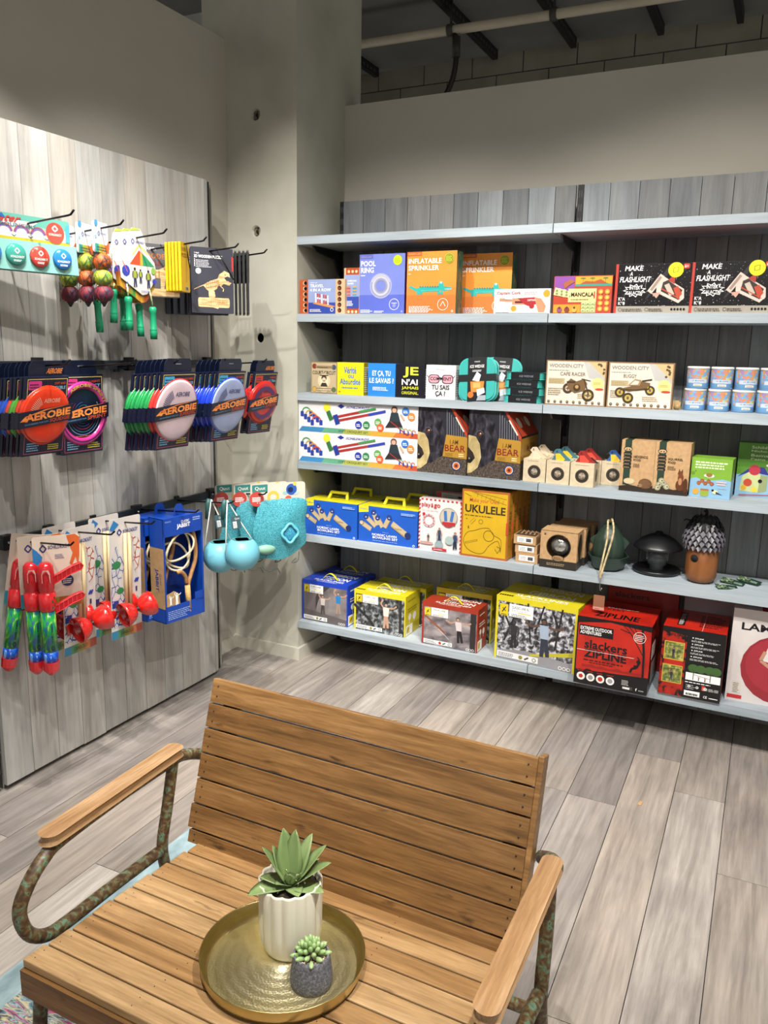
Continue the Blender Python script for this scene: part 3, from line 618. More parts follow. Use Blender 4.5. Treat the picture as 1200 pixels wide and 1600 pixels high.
ice((-1.205, YF-.012, Z3+.002), (math.radians(-10), math.radians(-4), math.radians(2)), 'front turquoise ice mould pack leaning upright with its black photo sleeve')
ice((-1.13, YF+.06, Z3+.002), (math.radians(-8), math.radians(3), math.radians(12)), 'turquoise ice mould pack standing behind the front one, mostly covered')
for k in range(4):
    ice((-1.01+(.004 if k % 2 else 0), YF+.035, Z3+.003+k*.0415), (0, 0, 0), ('bottom', 'second from bottom', 'third from bottom', 'topmost')[k]+' turquoise ice mould pack lying in the stack of four', 1, 1, 1) if 0 else None
    t = empty('ice_mould_pack', (-1.015+(.005 if k % 2 else -.003), YF+.01, Z3+.0008+k*.0328))
    b = MB(); b.prism(rrect(-.082, 0, .082, .185, .04, 6), 0, .030, teal, 'z'); b.build('tray', t, bevel=.003)
    b = MB(); b.box(-.052, -.0025, -.0004, .070, .187, .0312, P('17181d', .35)); b.face((-.052, -.0025, 0), (.122, 0, 0), (0, 0, .031)); b.tx('ICE WEDGE', .3, .35, .8, .6, c('8f9298'), .01); b.build('sleeve', t)
    tag(t, ('bottom', 'second from bottom', 'third from bottom', 'topmost')[k]+' turquoise ice mould pack lying in the stack of four', 'ice mould', 'turquoise ice mould packs')
def woodcity(kind):
    def d_(b, w, d, h):
        b.front(w, h); b.rc(0, 0, 1, 1, c('8c6c4c')); b.rc(.02, .025, .98, .975, c('cfc8bb')); b.pl([(.66, .975), (.98, .975), (.98, .6)], c('c3ac7c')); b.pl([(.62, .975), (.7, .975), (.98, .62), (.98, .56), (.72, .62)], c('b4b3ae'))
        for k in range(7): b.el(.86+.1*random.random(), .7+.24*random.random(), .02, c('5c452c'), n=7)
        b.tx('WOODEN.CITY', .05, .84, .62, .92, c('77736c'), .03); b.fine(.05, .77, .45, .8, 1, c('8a857c')); b.tx(kind, .24, .66, .66 if kind == 'CAFE RACER' else .44, .74, c('6c5a44'), .02)
        b.rc(.05, .48, .32, .6, c('b3a27c')); b.fine(.06, .49, .31, .59, 5, c('8a7a58')); b.el(.87, .5, .1, c('d9c983')); b.fine(.8, .48, .94, .54, 2, c('a8953c')); b.el(.9, .38, .07, c('b5432c'), .025); b.fine(.05, .22, .3, .4, 4, c('8a7650')); b.fine(.55, .16, .8, .28, 3, c('a08a62'))
        br = c('6d5232'); bd_ = c('3d2c1a'); yl = c('b7a23c')
        if kind == 'CAFE RACER':
            for x, y, r_ in ((.38, .38, .085), (.72, .24, .1)): b.rg(x, y, r_*.62, r_, bd_); b.rg(x, y, r_*.5, r_*.62, yl if x > .5 else br); b.el(x, y, r_*.25, br); b.ln([(x-r_, y), (x+r_, y)], .008, br); b.ln([(x, y-r_), (x, y+r_)], .008, br)
            b.pl([(.36, .5), (.42, .6), (.52, .54), (.64, .6), (.7, .5), (.66, .34), (.5, .28), (.4, .36)], br); b.ln([(.64, .6), (.73, .26)], .02, bd_); b.ln([(.6, .6), (.75, .56)], .012, bd_); b.el(.53, .4, .06, bd_); b.el(.53, .42, .03, c('b08c5a')); b.ln([(.36, .52), (.5, .52)], .03, bd_)
        else:
            for x, y, r_ in ((.2, .34, .08), (.33, .22, .085), (.66, .4, .075), (.6, .48, .06)): b.rg(x, y, r_*.6, r_, bd_); b.rg(x, y, r_*.35, r_*.6, yl); b.el(x, y, r_*.25, br)
            b.pl([(.2, .42), (.34, .36), (.62, .46), (.66, .56), (.5, .6), (.36, .48)], br); b.pl([(.32, .5), (.42, .64), (.52, .62), (.5, .5)], c('9c7c50')); b.pl([(.35, .51), (.42, .61), (.49, .59), (.47, .52)], c('cfc8bb')); b.ln([(.2, .4), (.45, .4), (.62, .44)], .02, bd_); b.ln([(.53, .6), (.68, .64)], .02, bd_)
        for k in range(9): b.el(.07+k*.105, .075, .022, c('4a3420')); b.el(.07+k*.105, .08, .01, c('a68a60'))
        R_(b, w, d, h)
        for k in range(5): b.rc(k*.2, 0, k*.2+.04, 1, c('7a5c40'))
    return d_
pbox('model_kit_box', 'wooden motorcycle model kit box with a peeled-corner picture', 'model kit', .248, .05, .184, -.91, Z3, YF+.012, 1.5, cols='b39a7c', mats={'R': 'a58a6a', 'T': '7c6046'}, draw=woodcity('CAFE RACER'), group='wooden model kits')
pbox('model_kit_box', 'wooden buggy car model kit box next to the world map tins', 'model kit', .252, .06, .182, -.655, Z3, YF+.022, 2.5, cols='b39a7c', mats={'R': 'a58a6a', 'T': '7c6046'}, draw=woodcity('BUGGY'), group='wooden model kits')
b = MB()
for k in range(4): b.box(-.018, k*.004, 0, .012-(k % 2)*.006, k*.004+.003, .03+(k % 2)*.006, c('b59a6c'))
b.lathe([(.012, 0), (.012, .003)], c('a4885a'), n=9, c=(.0, -.002, .012), rot=Matrix.Rotation(PI/2, 3, 'X'))
tag(b.build('wooden_gear_sample', loc=(-.385, YF+.06, Z3+.0005)), 'little pale plywood gear sample beside the buggy kit', 'sample')
mapm = noisemat('world_map_print', [(0, '6f9fc4'), (.34, '7fa9cc'), (.35, 'c98a54'), (.48, 'c08078'), (.6, 'c9b06a'), (.72, '9a80a8'), (.82, 'b9bc8a'), (.9, '7fa3c0')], 95, (1, 1, 1.2), interp='CONSTANT', kind='voronoi', rough=.3)
seab = P('6a9bc8', .3)
def can(loc, label, rz=0):
    t = empty('map_puzzle_tin', loc, (0, 0, rz)); r_ = .041
    b = MB(); b.lathe([(r_-.002, 0), (r_, .002), (r_, .078)], seab, 36, smooth=True)
    b.cyl((0, 0, 0), r_, .004, .078, 2.6); b.seg = 16
    b.rc(.02, .3, .98, .98, mapm); b.rc(.14, .24, .86, .44, c('b9c6d6')); b.tx('LE MONDE', .3, .33, .72, .4, c('4a5a6c'), .02); b.fine(.4, .27, .6, .3, 1, c('5a6a7c')); b.rc(.36, .08, .66, .2, c('d8d2c2')); b.fine(.4, .11, .62, .17, 1, c('4a5058')); b.build('tin', t)
    b = MB(); b.lathe([(r_+.0012, .076), (r_+.0012, .084), (r_-.002, .0855), (0.0001, .0855)], c('e4e2de'), 36); b.build('lid', t)
    return tag(t, label, 'puzzle tin', 'world map puzzle tins')
k = 0
tins = [('first', -.325), ('second', -.237), ('third', -.149), ('fourth', -.061)]
t0 = None
for lv in (0, 1):
    for nm, x in tins:
        lab = f"{('lower', 'upper')[lv]} world map puzzle tin, {nm} from the buggy kit box"
        if t0 is None: t0 = can((x, YF+.10, Z3+.0006), lab, .1)
        else: dup(t0, (x+lv*.004, YF+.10+(x+.3)*.08, Z3+.0006+lv*.0862), (0, 0, .1+(.25 if x > -.2 else 0)), lab)

# ---- fourth shelf
def d_croq(b, w, d, h):
    b.front(w, h); grad = [('3b7fb0', 0), ('5f9c7c', .2), ('a3a64c', .38), ('c9983c', .6), ('c26a34', .8), ('b34a30', .93)]
    for i, (q, x0) in enumerate(grad): b.pl([(x0, 0), (1, 0), (1, .16), (x0+.03, .16)], c(q))
    b.tx('SOFT CROQUET SET', .35, .035, .6, .115, c('2f3a30'), .02)
    b.pl([(.34, .88), (.37, .95), (.4, .88), (.37, .81)], c('22308a')); b.tx('SCHILDKRÖT', .41, .83, .6, .92, c('22308a'), .05, .15)
    for k, q in enumerate(('3f8a50', 'b5a04a', 'c9803c', 'c24a34')):
        x = .03+k*.03; y = .62-k*.09; b.rg(x+.04, y, .032, .042, c(q), a0=0, a1=180, n=14); b.pl(rrect(x-.012, y-.14, x+.016, y+.04, .01, 2), c('263c94')); b.pl(rrect(x+.064, y-.12, x+.092, y+.05, .01, 2), c('263c94'))
    b.el(.25, .83, .03, c('dcd83a'))
    b.ln([(.3, .5), (.66, .86)], .017, c('9e2f2c')); b.ln([(.52, .73), (.66, .87)], .017, c('3c8a4c')); b.ln([(.35, .42), (.74, .8)], .017, c('9e2f2c')); b.ln([(.6, .66), (.74, .8)], .019, c('2d3fa0'))
    b.ln([(.26, .7), (.29, .42)], .036, c('2f6c3c')); b.ln([(.32, .6), (.345, .3)], .04, c('24388c'))
    for x, y, q in ((.52, .32, '2a3c94'), (.585, .33, '2f7c4a'), (.68, .44, '5f9c50'), (.7, .28, 'cf5a34'), (.9, .83, '2d6cb4'), (.945, .68, 'd08040')): b.el(x, y, .029, c(q)); b.fine(x-.018, y-.05, x+.018, y+.05, 2, W_)
    b.el(.81, .87, .025, c('5c4434')); b.el(.81, .85, .017, c('c99c84')); b.pl([(.77, .48), (.86, .5), (.84, .78), (.785, .78)], c('26343a')); b.pl([(.74, .3), (.88, .34), (.86, .5), (.77, .5)], c('2a2428')); b.ln([(.78, .5), (.92, .1)], .006, c('9e2f2c')); b.ln([(.86, .74), (.89, .56)], .014, c('c99c84'))
    for k in range(4): b.rg(.87+k*.032, .26-k*.02, .012, .017, c(('3f8a50', 'c9803c', 'b5a04a', 'c24a34')[k]), a0=0, a1=180, n=10); b.rc(.855+k*.032, .16-k*.02, .865+k*.032, .26-k*.02, c('263c94'))
cq = pbox('croquet_set_box', 'lower of the two stacked long white croquet set boxes', 'game box', .645, .26, .1475, -2.13, Z4, YF-.002, cols='dad9dc', draw=d_croq, group='long croquet set boxes')
dup(cq, (-2.13+.3225, YF-.002, Z4+.149), label='upper of the two stacked long white croquet set boxes')
fur = noisemat('bear_fur_print', [(.35, '0f0f13'), (.5, '24232a'), (.62, '3c3a44'), (.75, '57545f')], 40, (1, 1, .45), 6, .8, .3)
soil = noisemat('gravel_print', [(.35, '2c2622'), (.6, '5a4f46'), (.8, '83766a')], 130, detail=4, rough=.4)
def bear(loc, label):
    w, h, d = .242, .298, .26; b = MB(); pts = [(-w/2, 0), (w/2, 0), (w/2, h*.64), (w/2-.07, h), (-w/2, h)]
    b.prism(pts, 0, d, fur, 'y'); b.front(w, h)
    b.pl([(0, 0), (1, 0), (1, .3), (.5, .27), (.3, .16), (0, .06)], soil)
    b.pl([(.5, .58), (1, .56), (1, .66), (.72, 1), (.3, 1), (.5, .8)], c('23232b'))
    for k in range(9): b.ln([(.6+k*.045, .5), (.58+k*.045, .97-k*.035)], .013, c('6d7078'))
    b.pl([(.0, .93), (.12, .95), (.4, .9), (.56, .62), (.56, .46), (.44, .28), (.2, .16), (0, .05)], fur)
    b.pl([(0, .62), (.14, .6), (.22, .5), (.26, .3), (.2, .14), (.08, .06), (0, .04)], noisemat('bear_muzzle_print', [(.35, '9a8656'), (.7, 'cbb987')], 26, (1, 1, .5), 4, .6))
    b.pl([(0, .44), (.1, .36), (.14, .28), (.06, .2), (0, .2)], c('2a211e')); b.el(.05, .25, .05, c('0d0b0c')); b.el(.03, .27, .018, c('7d7468')); b.el(.22, .64, .05, c('2f1f16')); b.el(.22, .64, .03, c('6d3a1c')); b.el(.23, .65, .01, W_); b.rg(.21, .64, .055, .075, c('4b4550'), a0=0, a1=200)
    b.pl([(.52, .27), (1, .25), (1, .58), (.58, .6)], c('a8802c')); b.tx('I AM', .66, .46, .82, .53, c('5c3218'), .01); b.tx('BEAR', .56, .35, .97, .45, c('7c1f18'), .03); b.fine(.57, .28, .75, .33, 3, c('6c4c1c')); b.fine(.84, .28, .95, .34, 2, c('f0e0b0'))
    b.el(.8, .14, .09, c('2a3f70')); b.el(.8, .14, .07, W_); b.el(.8, .14, .062, c('c8632c')); b.el(.8, .14, .03, c('5f2a14')); b.rc(.96, 0, 1, .2, soil)
    # slanted red shoulder with two pale ovals
    u = Vector((.07, 0, -(h*.36))); b.face((w/2-.07, 0, h), u, (0, d, 0)); b.rc(0, 0, 1, 1, c('a83c22')); b.el(.5, .26, .2, c('e6dcd0')); b.el(.5, .7, .2, c('e6dcd0')); b.fine(.34, .5, .66, .54, 1, W_)
    b.front(w, h); b.k = 30; b.pl([(.66, 1), (.711, 1), (1, .64), (1, .56)], c('a83c22')); b.ln([(.76, .87), (.93, .66)], .025, c('e2d6c8'))
    b.face((w/2, 0, 0), (0, d, 0), (0, 0, h*.64)); b.rc(0, .45, 1, .95, c('a8802c')); b.rc(0, 0, 1, .44, soil); b.tx('I AM BEAR', .2, .62, .8, .8, c('5c2a18'), .02)
    return tag(b.build('puzzle_box', loc=loc), label, 'puzzle box', 'black bear puzzle boxes')
bear((-1.366, YF-.002, Z4+.0006), 'left black bear head puzzle box, touching the croquet sets')
bear((-1.119, YF-.002, Z4+.0006), 'right black bear head puzzle box with its slanted orange shoulder showing')
fatm = noisemat('bird_food_ball', [(.35, '5a4e42'), (.6, '968976'), (.8, 'c9c0b0')], 120, detail=4, rough=.8, bump=.6)
BC = [('c9bba2', 'd4c6ae', 'b7a88e'), ('3f6a78', 'd9b52c', '9db8a0'), ('8c2420', 'c9473a', '2a2220'), ('2f5a96', 'd9b83a', '20303c')]
def birdbox(loc, label, cs, rot=0, d=.1):
    t = empty('bird_feeder_box', loc, (0, 0, math.radians(rot)))
    b = MB(); w = .098; b.box(-w/2, 0, 0, w/2, d, .1, kraftpale)
    b.front(w, .1); b.rg(.5, .45, .24, .29, c('3a3228')); b.el(.5, .45, .245, c('2c261f')); b.fine(.2, .9, .8, .94, 1, c('8a7b62'))
    R_(b, w, d, .1); b.el(.5, .45, .2, c('2c261f'), ry_=.28); b.build('carton', t)
    b = MB(); b.ball((0, .012, .045), .0235, fatm, 16, 10, (1, .7, 1)); b.build('food_ball', t)
    b = MB()   # paper bird: body, wing and tail as thick card shapes
    b.prism([(-.035, .1), (-.02, .125), (-.028, .135), (-.018, .148), (0, .15), (.01, .138), (.03, .118), (.048, .104), (.03, .1)], .02, .024, c(cs[0]), 'y')
    b.prism([(-.015, .1), (-.018, .128), (.0, .13), (.024, .106), (.018, .1)], .016, .02, c(cs[1]), 'y'); b.prism([(.0, .12), (.03, .122), (.058, .102), (.046, .098), (.02, .11)], .03, .034, c(cs[2]), 'y'); b.ball((-.012, .0155, .14), .0025, K_, 8, 5)
    b.prism([(-.03, .134), (-.042, .13), (-.028, .128)], .02, .024, c('3a2c22'), 'y'); b.build('paper_bird', t)
    return tag(t, label, 'bird feeder', 'boxed bird feeders with paper birds')
birdbox((-.936, YF+.003, Z4+.0006), 'front bird feeder box with a plain kraft paper bird, beside the bear puzzle', BC[0])
birdbox((-.832, YF-.004, Z4+.0006), 'front bird feeder box with a green and yellow paper bird', BC[1])
birdbox((-.728, YF-.01, Z4+.0006), 'front bird feeder box with a red paper bird', BC[2])
birdbox((-.622, YF+.1, Z4+.0006), 'bird feeder box with a blue and yellow paper bird, set back by the hedgehog food', BC[3])
birdbox((-.932, YF+.115, Z4+.0006), 'second-row bird feeder box with a kraft paper bird', BC[0], 0, .1)
birdbox((-.828, YF+.108, Z4+.0006), 'second-row bird feeder box with a green headed paper bird', BC[1])
birdbox((-.722, YF+.1, Z4+.0006), 'second-row bird feeder box with a dark red paper bird', BC[2])
def d_food(kind):
    def d_(b, w, d, h):
        b.front(w, h); b.rc(.1, .12, .3, 1, c('22382a')); 
        for k in range(5): b.rc(.08, .45+k*.065, .32, .5+k*.065, c('1a1814')); b.fine(.1, .46+k*.065, .3, .49+k*.065, 1, c('a5835c'))
        b.el(.2, .83, .13, c('1e2620'), ry_=.045); b.el(.2, .825, .11, c('b99a70'), ry_=.035); b.el(.16, .82, .02, K_); b.el(.24, .82, .02, K_)
        b.tx(kind, .38, .66, .8, .71, c('2a2018'), .04); b.tx('FOOD', .38, .6, .6, .645, c('2a2018'), .04); b.fine(.38, .48, .62, .56, 3, c('5a4a34'))
        b.rc(0, 0, 1, .09, c('1f1812')); b.pl([(0, .09), (.3, .13), (.6, .1), (1, .14), (1, 0), (0, 0)], c('2a2018'))
        if kind[0] == 'H':
            b.el(.3, .2, .17, c('b9a582'), ry_=.06); b.fine(.16, .16, .44, .24, 4, c('d3c19c'), .6); b.el(.78, .17, .2, c('5e4028'), ry_=.1); b.fine(.62, .1, .95, .26, 6, c('80603e'), .4); b.el(.63, .13, .07, c('8c6c4c'), ry_=.035); b.el(.58, .125, .015, K_)
        else:
            for q, y in ((.18, .18), (.3, .22), (.4, .15), (.24, .26), (.14, .12)): b.el(q, y, .09, c('8a8a70')); b.el(q, y, .06, c('b0ac90')); b.el(q+.02, y, .02, c('2c2a20'))
            b.el(.78, .2, .13, c('5a2f18'), ry_=.11); b.el(.78, .34, .08, c('6a3a1e'), ry_=.09); b.el(.76, .43, .07, c('6a3a1e'), ry_=.04); b.pl([(.7, .44), (.72, .52), (.76, .46)], c('5a2f18')); b.pl([(.78, .46), (.82, .52), (.83, .44)], c('5a2f18')); b.el(.92, .2, .07, c('4a2612'), ry_=.14); b.el(.73, .43, .012, K_); b.el(.77, .27, .05, c('a87a54'), ry_=.07)
        T_(b, w, d, h); b.rc(.1, 0, .3, 1, c('22382a')); b.ln([(0, .12), (1, .12)], .01, c('7a5f40'))
        R_(b, w, d, h); b.rc(0, 0, 1, .09, c('1f1812')); b.ln([(.25, 0), (.25, 1)], .01, c('7a5f40')); b.ln([(.6, 0), (.6, 1)], .01, c('7a5f40'))
    return d_
h1 = pbox('animal_food_box', 'brown hedgehog food carton with a green strap print', 'food box', .132, .13, .208, -.576, Z4, YF-.002, cols=kraft, draw=d_food('HEDGEHOG'), group='brown wildlife food cartons')
h2 = pbox('animal_food_box', 'brown squirrel food carton with a red squirrel on the front', 'food box', .133, .13, .208, -.443, Z4, YF-.002, cols=kraft, draw=d_food('SQUIRREL'), group='brown wildlife food cartons')
def d_green(b, w, d, h):
    b.front(w, h); b.rc(0, 0, 1, 1, c('7fa9c6')); b.pl([(0, 1), (1, 1), (1, .46), (.8, .5), (.6, .46), (.3, .44), (.15, .5), (0, .46)], c('74a034')); b.fine(.1, .74, .92, .94, 3, c('dfe8c8')); b.el(.06, .6, .05, c('5c8428')); b.el(.12, .66, .025, c('5c8428'))
    b.el(.46, .56, .13, c('d8d8cc'), ry_=.05); b.el(.46, .58, .08, c('8c6a34'), ry_=.05); b.fine(.36, .52, .56, .54, 1, c('4a6a34'))
    for x, y in ((.22, .36), (.3, .42), (.38, .36), (.46, .42), (.54, .36)): b.el(x, y, .055, c('8a4a28'), n=8); b.fine(x-.04, y-.03, x+.04, y+.03, 3, c('b5744a'))
    b.el(.16, .14, .08, c('c9983c')); b.rc(.28, .06, .48, .2, c('8a9c3c')); b.rc(.28, .18, .48, .22, c('a05a2c')); b.el(.38, .06, .1, c('8a9c3c'), ry_=.03); b.el(.64, .16, .07, c('d8d2a0'), ry_=.05); b.el(.58, .2, .03, K_); b.pl([(.66, .18), (.82, .1), (.66, .12)], c('2c3848')); b.rc(.64, .4, .9, .44, c('c2b0b4')); b.rc(.66, .34, .88, .38, c('c2b0b4')); b.ln([(.7, .26), (.9, .26)], .01, c('a8a0b4'))
    R_(b, w, d, h); b.pl([(0, 1), (1, 1), (1, .5), (0, .46)], c('5c8428'))
pbox('craft_kit_box', 'low green and blue craft box with pine cones pictured, left of the birdhouse box', 'craft kit', .15, .1, .156, -.305, Z4, YF+.008, -3, cols='7398b4', mats={'T': '7aa63a'}, draw=d_green)
def d_bhouse(b, w, d, h):
    b.front(w, h); b.rc(0, 0, 1, 1, c('7fa9c6')); b.pl([(0, 1), (1, 1), (1, .45), (.5, .5), (.0, .4)], c('4f8028'))
    for k, t in enumerate(('Schilder zelf deze', 'Nichoir à peindre', 'Bemale deinen', 'Paint your own')): b.tx(t, .18, .9-k*.075, .82, .95-k*.075, c('cfe0b0'), .02)
    b.el(.56, .6, .16, c('d8d8cc'), ry_=.045); b.el(.56, .62, .1, c('8c6a34'), ry_=.045)
    b.pl([(.06, .1), (.32, .08), (.34, .42), (.2, .5), (.08, .36)], c('b8c08a')); b.pl([(.32, .08), (.44, .12), (.44, .4), (.34, .42)], c('8a9468')); b.pl([(.02, .36), (.2, .56), (.38, .56), (.46, .42), (.34, .44), (.24, .5)], c('2c2f78')); b.el(.25, .5, .08, c('a83040')); b.el(.34, .3, .03, K_); b.el(.17, .26, .06, c('b5432c')); b.el(.12, .16, .04, c('c9a02c')); b.el(.27, .14, .04, c('d9c03c'))
    b.pl([(.56, .1), (.86, .1), (.86, .42), (.7, .54), (.56, .42)], c('c9b88a')); b.el(.71, .34, .045, K_); b.pl([(.5, .4), (.7, .58), (.92, .4), (.88, .38), (.7, .53), (.54, .38)], c('8a6c40')); b.el(.6, .18, .07, c('d8d2a0'), ry_=.05); b.el(.54, .22, .03, K_); b.ln([(.06, .02), (.5, .05)], .02, c('9c5a6c'))
pbox('craft_kit_box', 'tall green paint-your-own birdhouse box at the right edge of the fourth shelf', 'craft kit', .26, .08, .214, -.145, Z4, YF+.135, cols='7398b4', mats={'T': '4f8028', 'L': '4f8028'}, draw=d_bhouse)

# ---- fifth shelf
def d_nord(b, w, d, h):
    b.front(w, h); b.pl([(0, .86), (.17, 1), (0, 1)], c('cfc928')); b.pl([(0, .8), (.17, .84), (.17, 1), (0, 1)], c('d9d020')); b.tx('Ridleys', .02, .88, .15, .94, c('2a4a9a'), .02, .2)
    wd = c('b8a583'); wd2 = c('9d8a68')
    for (x0, y0, x1, y1) in ((.05, .52, .22, .36), (.13, .7, .3, .46), (.26, .84, .34, .5), (.33, .7, .42, .46), (.53, .74, .45, .46)):
        b.ln([(x0, y0), (x1, y1)], .075, wd2); b.ln([(x0-.006, y0), (x1-.006, y1)], .06, wd); b.el(x0, y0, .042, c('2a2620')); b.el(x0, y0, .034, c('2a3f8a') if x0 > .1 else wd); b.fine(x0-.012, y0-.02, x0+.012, y0+.02, 1, W_)
    b.ln([(.58, .58), (.84, .3)], .095, wd2); b.ln([(.58, .6), (.84, .32)], .075, wd); b.tx('Ridleys', .66, .42, .76, .48, c('4a4030'), .01, -.5); b.el(.845, .31, .052, c('1c2c60'))
    b.tx('RIDLEYS', .42, .3, .52, .325, c('9ab0dc'), .01); b.tx('NORDIC LAWN', .24, .2, .66, .265, W_, .035); b.tx('BOWLING SET', .25, .12, .68, .185, W_, .035); b.fine(.25, .06, .68, .085, 1, c('9ab0dc'))
    b.pl(rrect(.72, .84, .97, .93, .015), c('2f66c0')); b.fine(.73, .85, .96, .92, 2, c('a9c0ea')); b.rg(.95, .05, .012, .018, W_)
    R_(b, w, d, h); b.rc(.3, .1, .7, .3, c('2f66c0'))
    b.face((-w/2, 0, h), (w, 0, 0), (0, d, 0)); b.ln([(0, .5), (1, .5)], .01, c('a9a01c')); b.pl([(.0, 0), (.2, .0), (.16, .2), (0, .2)], c('c7bf22'))
def nordic(x, w, label, y=YF):
    o = pbox('lawn_bowling_box', label, 'game box', w, .14, .176, x, Z5, y, cols='1f55b4', mats={'T': 'd2c820'}, draw=d_nord, group='blue lawn bowling sets')
    for yy in (.07,):
        b = MB(); b.prism([(-.06, 0), (-.05, .042), (.05, .042), (.06, 0), (.046, 0), (.04, .03), (-.04, .03), (-.046, 0)], -.004, .004, c('d2c820'), 'y'); hd = b.build('carry_handle', parent=o, loc=(0, yy, .176))
        hd.rotation_euler = (math.radians(-28), 0, 0)
    return o
nordic(-2.092, .296, 'left blue lawn bowling set with a yellow carry handle, next to the pillar', YF-.004)
nordic(-1.789, .312, 'right blue lawn bowling set with a yellow handle, next to the red-striped bag box', YF)
nordic(-2.03, .28, 'blue lawn bowling set standing behind the left one, only its yellow top in view', YF+.147)
nordic(-1.72, .28, 'blue lawn bowling set behind the right one, only its yellow top in view', YF+.147)
def d_play(b, w, d, h):
    b.front(w, h); rd = c('b3262c')
    n = 26
    for k in range(n):
        if k % 2: continue
        for x0 in (0, .965): b.pl([(x0, k/n), (x0+.035, (k+.6)/n), (x0+.035, (k+1.6)/n), (x0, (k+1)/n)], rd)
    for k in range(20):
        if k % 2: b.rc(k/20, .975, (k+1)/20, 1, rd)
    b.tx('play', .06, .82, .27, .93, rd, .03); b.tx('&', .28, .84, .34, .92, rd, .03); b.tx('go', .35, .82, .5, .91, rd, .03); b.tx('let s go dancing', .08, .76, .45, .79, c('d49a9a'), .01)
    b.rg(.24, .58, .1, .15, c('c9b0b0')); b.rg(.24, .58, .105, .115, rd)
    for k in range(12): b.el(.24+.13*math.cos(k*PI/6), .58+.13*w/h*math.sin(k*PI/6), .014, rd if k % 2 else c('8a9ab0'), n=8)
    b.el(.12, .7, .035, rd); b.el(.7, .68, .21, c('8a8478')); b.el(.7, .68, .195, c('b9b1a0')); b.ln([(.62, .8), (.64, .6)], .07, c('3f6ca8')); b.ln([(.8, .8), (.76, .6)], .07, c('3f6ca8')); b.rc(.56, .53, .86, .59, rd); b.el(.7, .53, .1, c('a83038'), ry_=.04)
    b.who(.24, .17, .16, c('3c4456'), c('8a6c66'), c('b98f78'), c('3a2a20'), 'down'); b.el(.2, .14, .17, c('bdaba0'), ry_=.03); b.fine(.06, .11, .36, .17, 3, c('b5626a')); b.who(.5, .2, .27, c('38465e'), c('2c3850'), c('b98f78'), c('2c211a'), 'down'); b.el(.5, .13, .1, c('8fa0a4'), ry_=.08); b.ln([(.44, .35), (.45, .16)], .01, c('6a7478')); b.ln([(.56, .35), (.55, .16)], .01, c('6a7478'))
    b.who(.87, .08, .34, c('2f4468'), c('1e2c44'), c('b98f78'), c('2c211a'), 'down'); b.el(.74, .24, .1, c('9fb0ae'), ry_=.085); b.rc(.34, .015, .68, .065, rd); b.fine(.38, .03, .64, .05, 1, W_); b.fine(.38, .075, .6, .1, 1, c('8a8a8a'))
    R_(b, w, d, h)
    for k in range(12): b.rc(0, k/12, 1, (k+.5)/12, rd)
pbox('toy_bag_box', 'white box with red striped border showing drawstring toy bags, on the fifth shelf', 'toy box', .213, .06, .243, -1.472, Z5, YF+.005, cols='d8d4d2', mats={'T': 'c9b9b4'}, draw=d_play, rough=.3)
def d_play2(b, w, d, h):
    b.front(w, h); b.rc(0, .84, 1, 1, c('8d4a50')); b.rc(.03, .86, .97, .97, c('a9a6a4')); b.pl(rrect(.5, .89, .62, .92, .01), K_); b.rc(.02, .86, .12, .97, c('a8323a')); b.fine(.16, .88, .4, .95, 2, c('5a7a58'))
pbox('toy_bag_pack', 'clear hanging pack with a red edge standing behind the striped toy bag box', 'toy pack', .22, .02, .262, -1.44, Z5, YF+.13, cols='9b8f8c', draw=d_play2)
def d_uku(b, w, d, h):
    b.front(w, h); ink = c('5c4c14'); b.rc(.0, .0, 1, 1, c('a45c2c')); b.rc(.035, .03, .965, .97, c('c9a21e')); rd = c('b5452c')
    b.tx('Make your Own', .16, .8, .78, .88, rd, .02, .12); b.tx('UKULELE', .07, .66, .93, .78, c('3a2c18'), .07); b.fine(.07, .61, .8, .64, 1, ink)
    b.ln([(.2, .97), (.94, .82)], .008, ink); b.ln([(.26, .97), (.94, .9)], .008, ink)
    for k in range(7): b.ln([(.34+k*.09, .955-k*.012), (.32+k*.09, .9-k*.014)], .005, ink)
    b.ln([(.06, .94), (.2, .9)], .008, ink)
    pts = [(.86, .12), (.86, .3), (.7, .36), (.6, .45), (.44, .44), (.3, .4), (.14, .36), (.06, .24), (.14, .12), (.34, .06), (.5, .08), (.62, .2), (.8, .28)]
    b.ln([tuple(p[:2]) for p in spline([(p[0], p[1], 0) for p in pts+[pts[0]]], 4)], .009, ink)
    b.rg(.6, .34, .105, .115, ink); b.ln([(.1, .2), (.36, .26)], .03, ink); b.ln([(.11, .2), (.35, .257)], .02, c('c9a21e')); b.ln([(.2, .5), (.3, .58)], .05, ink); b.ln([(.2, .5), (.3, .58)], .04, c('c9a21e')); b.rg(.42, .54, .04, .046, ink); b.ln([(.16, .42), (.16, .46)], .02, ink); b.ln([(.74, .16), (.8, .1), (.86, .18), (.78, .2)], .008, ink); b.rc(.955, .38, 1, .56, rd); b.fine(.1, .56, .14, .58, 1, ink)
    R_(b, w, d, h); b.rc(.0, 0, 1, 1, c('b98a1c')); b.rc(0, .0, 1, .02, c('a45c2c')); b.rc(0, .98, 1, 1, c('a45c2c'))
    v, f = text_geo('UKULELE', .05); b.k += 1; b.add([b.map(.25+.5*(1-p[1]), .38+.34*p[0]) for p in v], f, c('4a3818'))
    for yy in (.8, .2): b.el(.5, yy, .2, c('9a7018'), ry_=.02)
uk = pbox('instrument_kit_box', 'front yellow ukulele kit box with the instrument drawn on its face', 'instrument kit', .221, .05, .308, -1.256, Z5, YF-.008, cols='b98a1c', mats={'T': 'a87a2c'}, draw=d_uku, group='yellow ukulele kits')
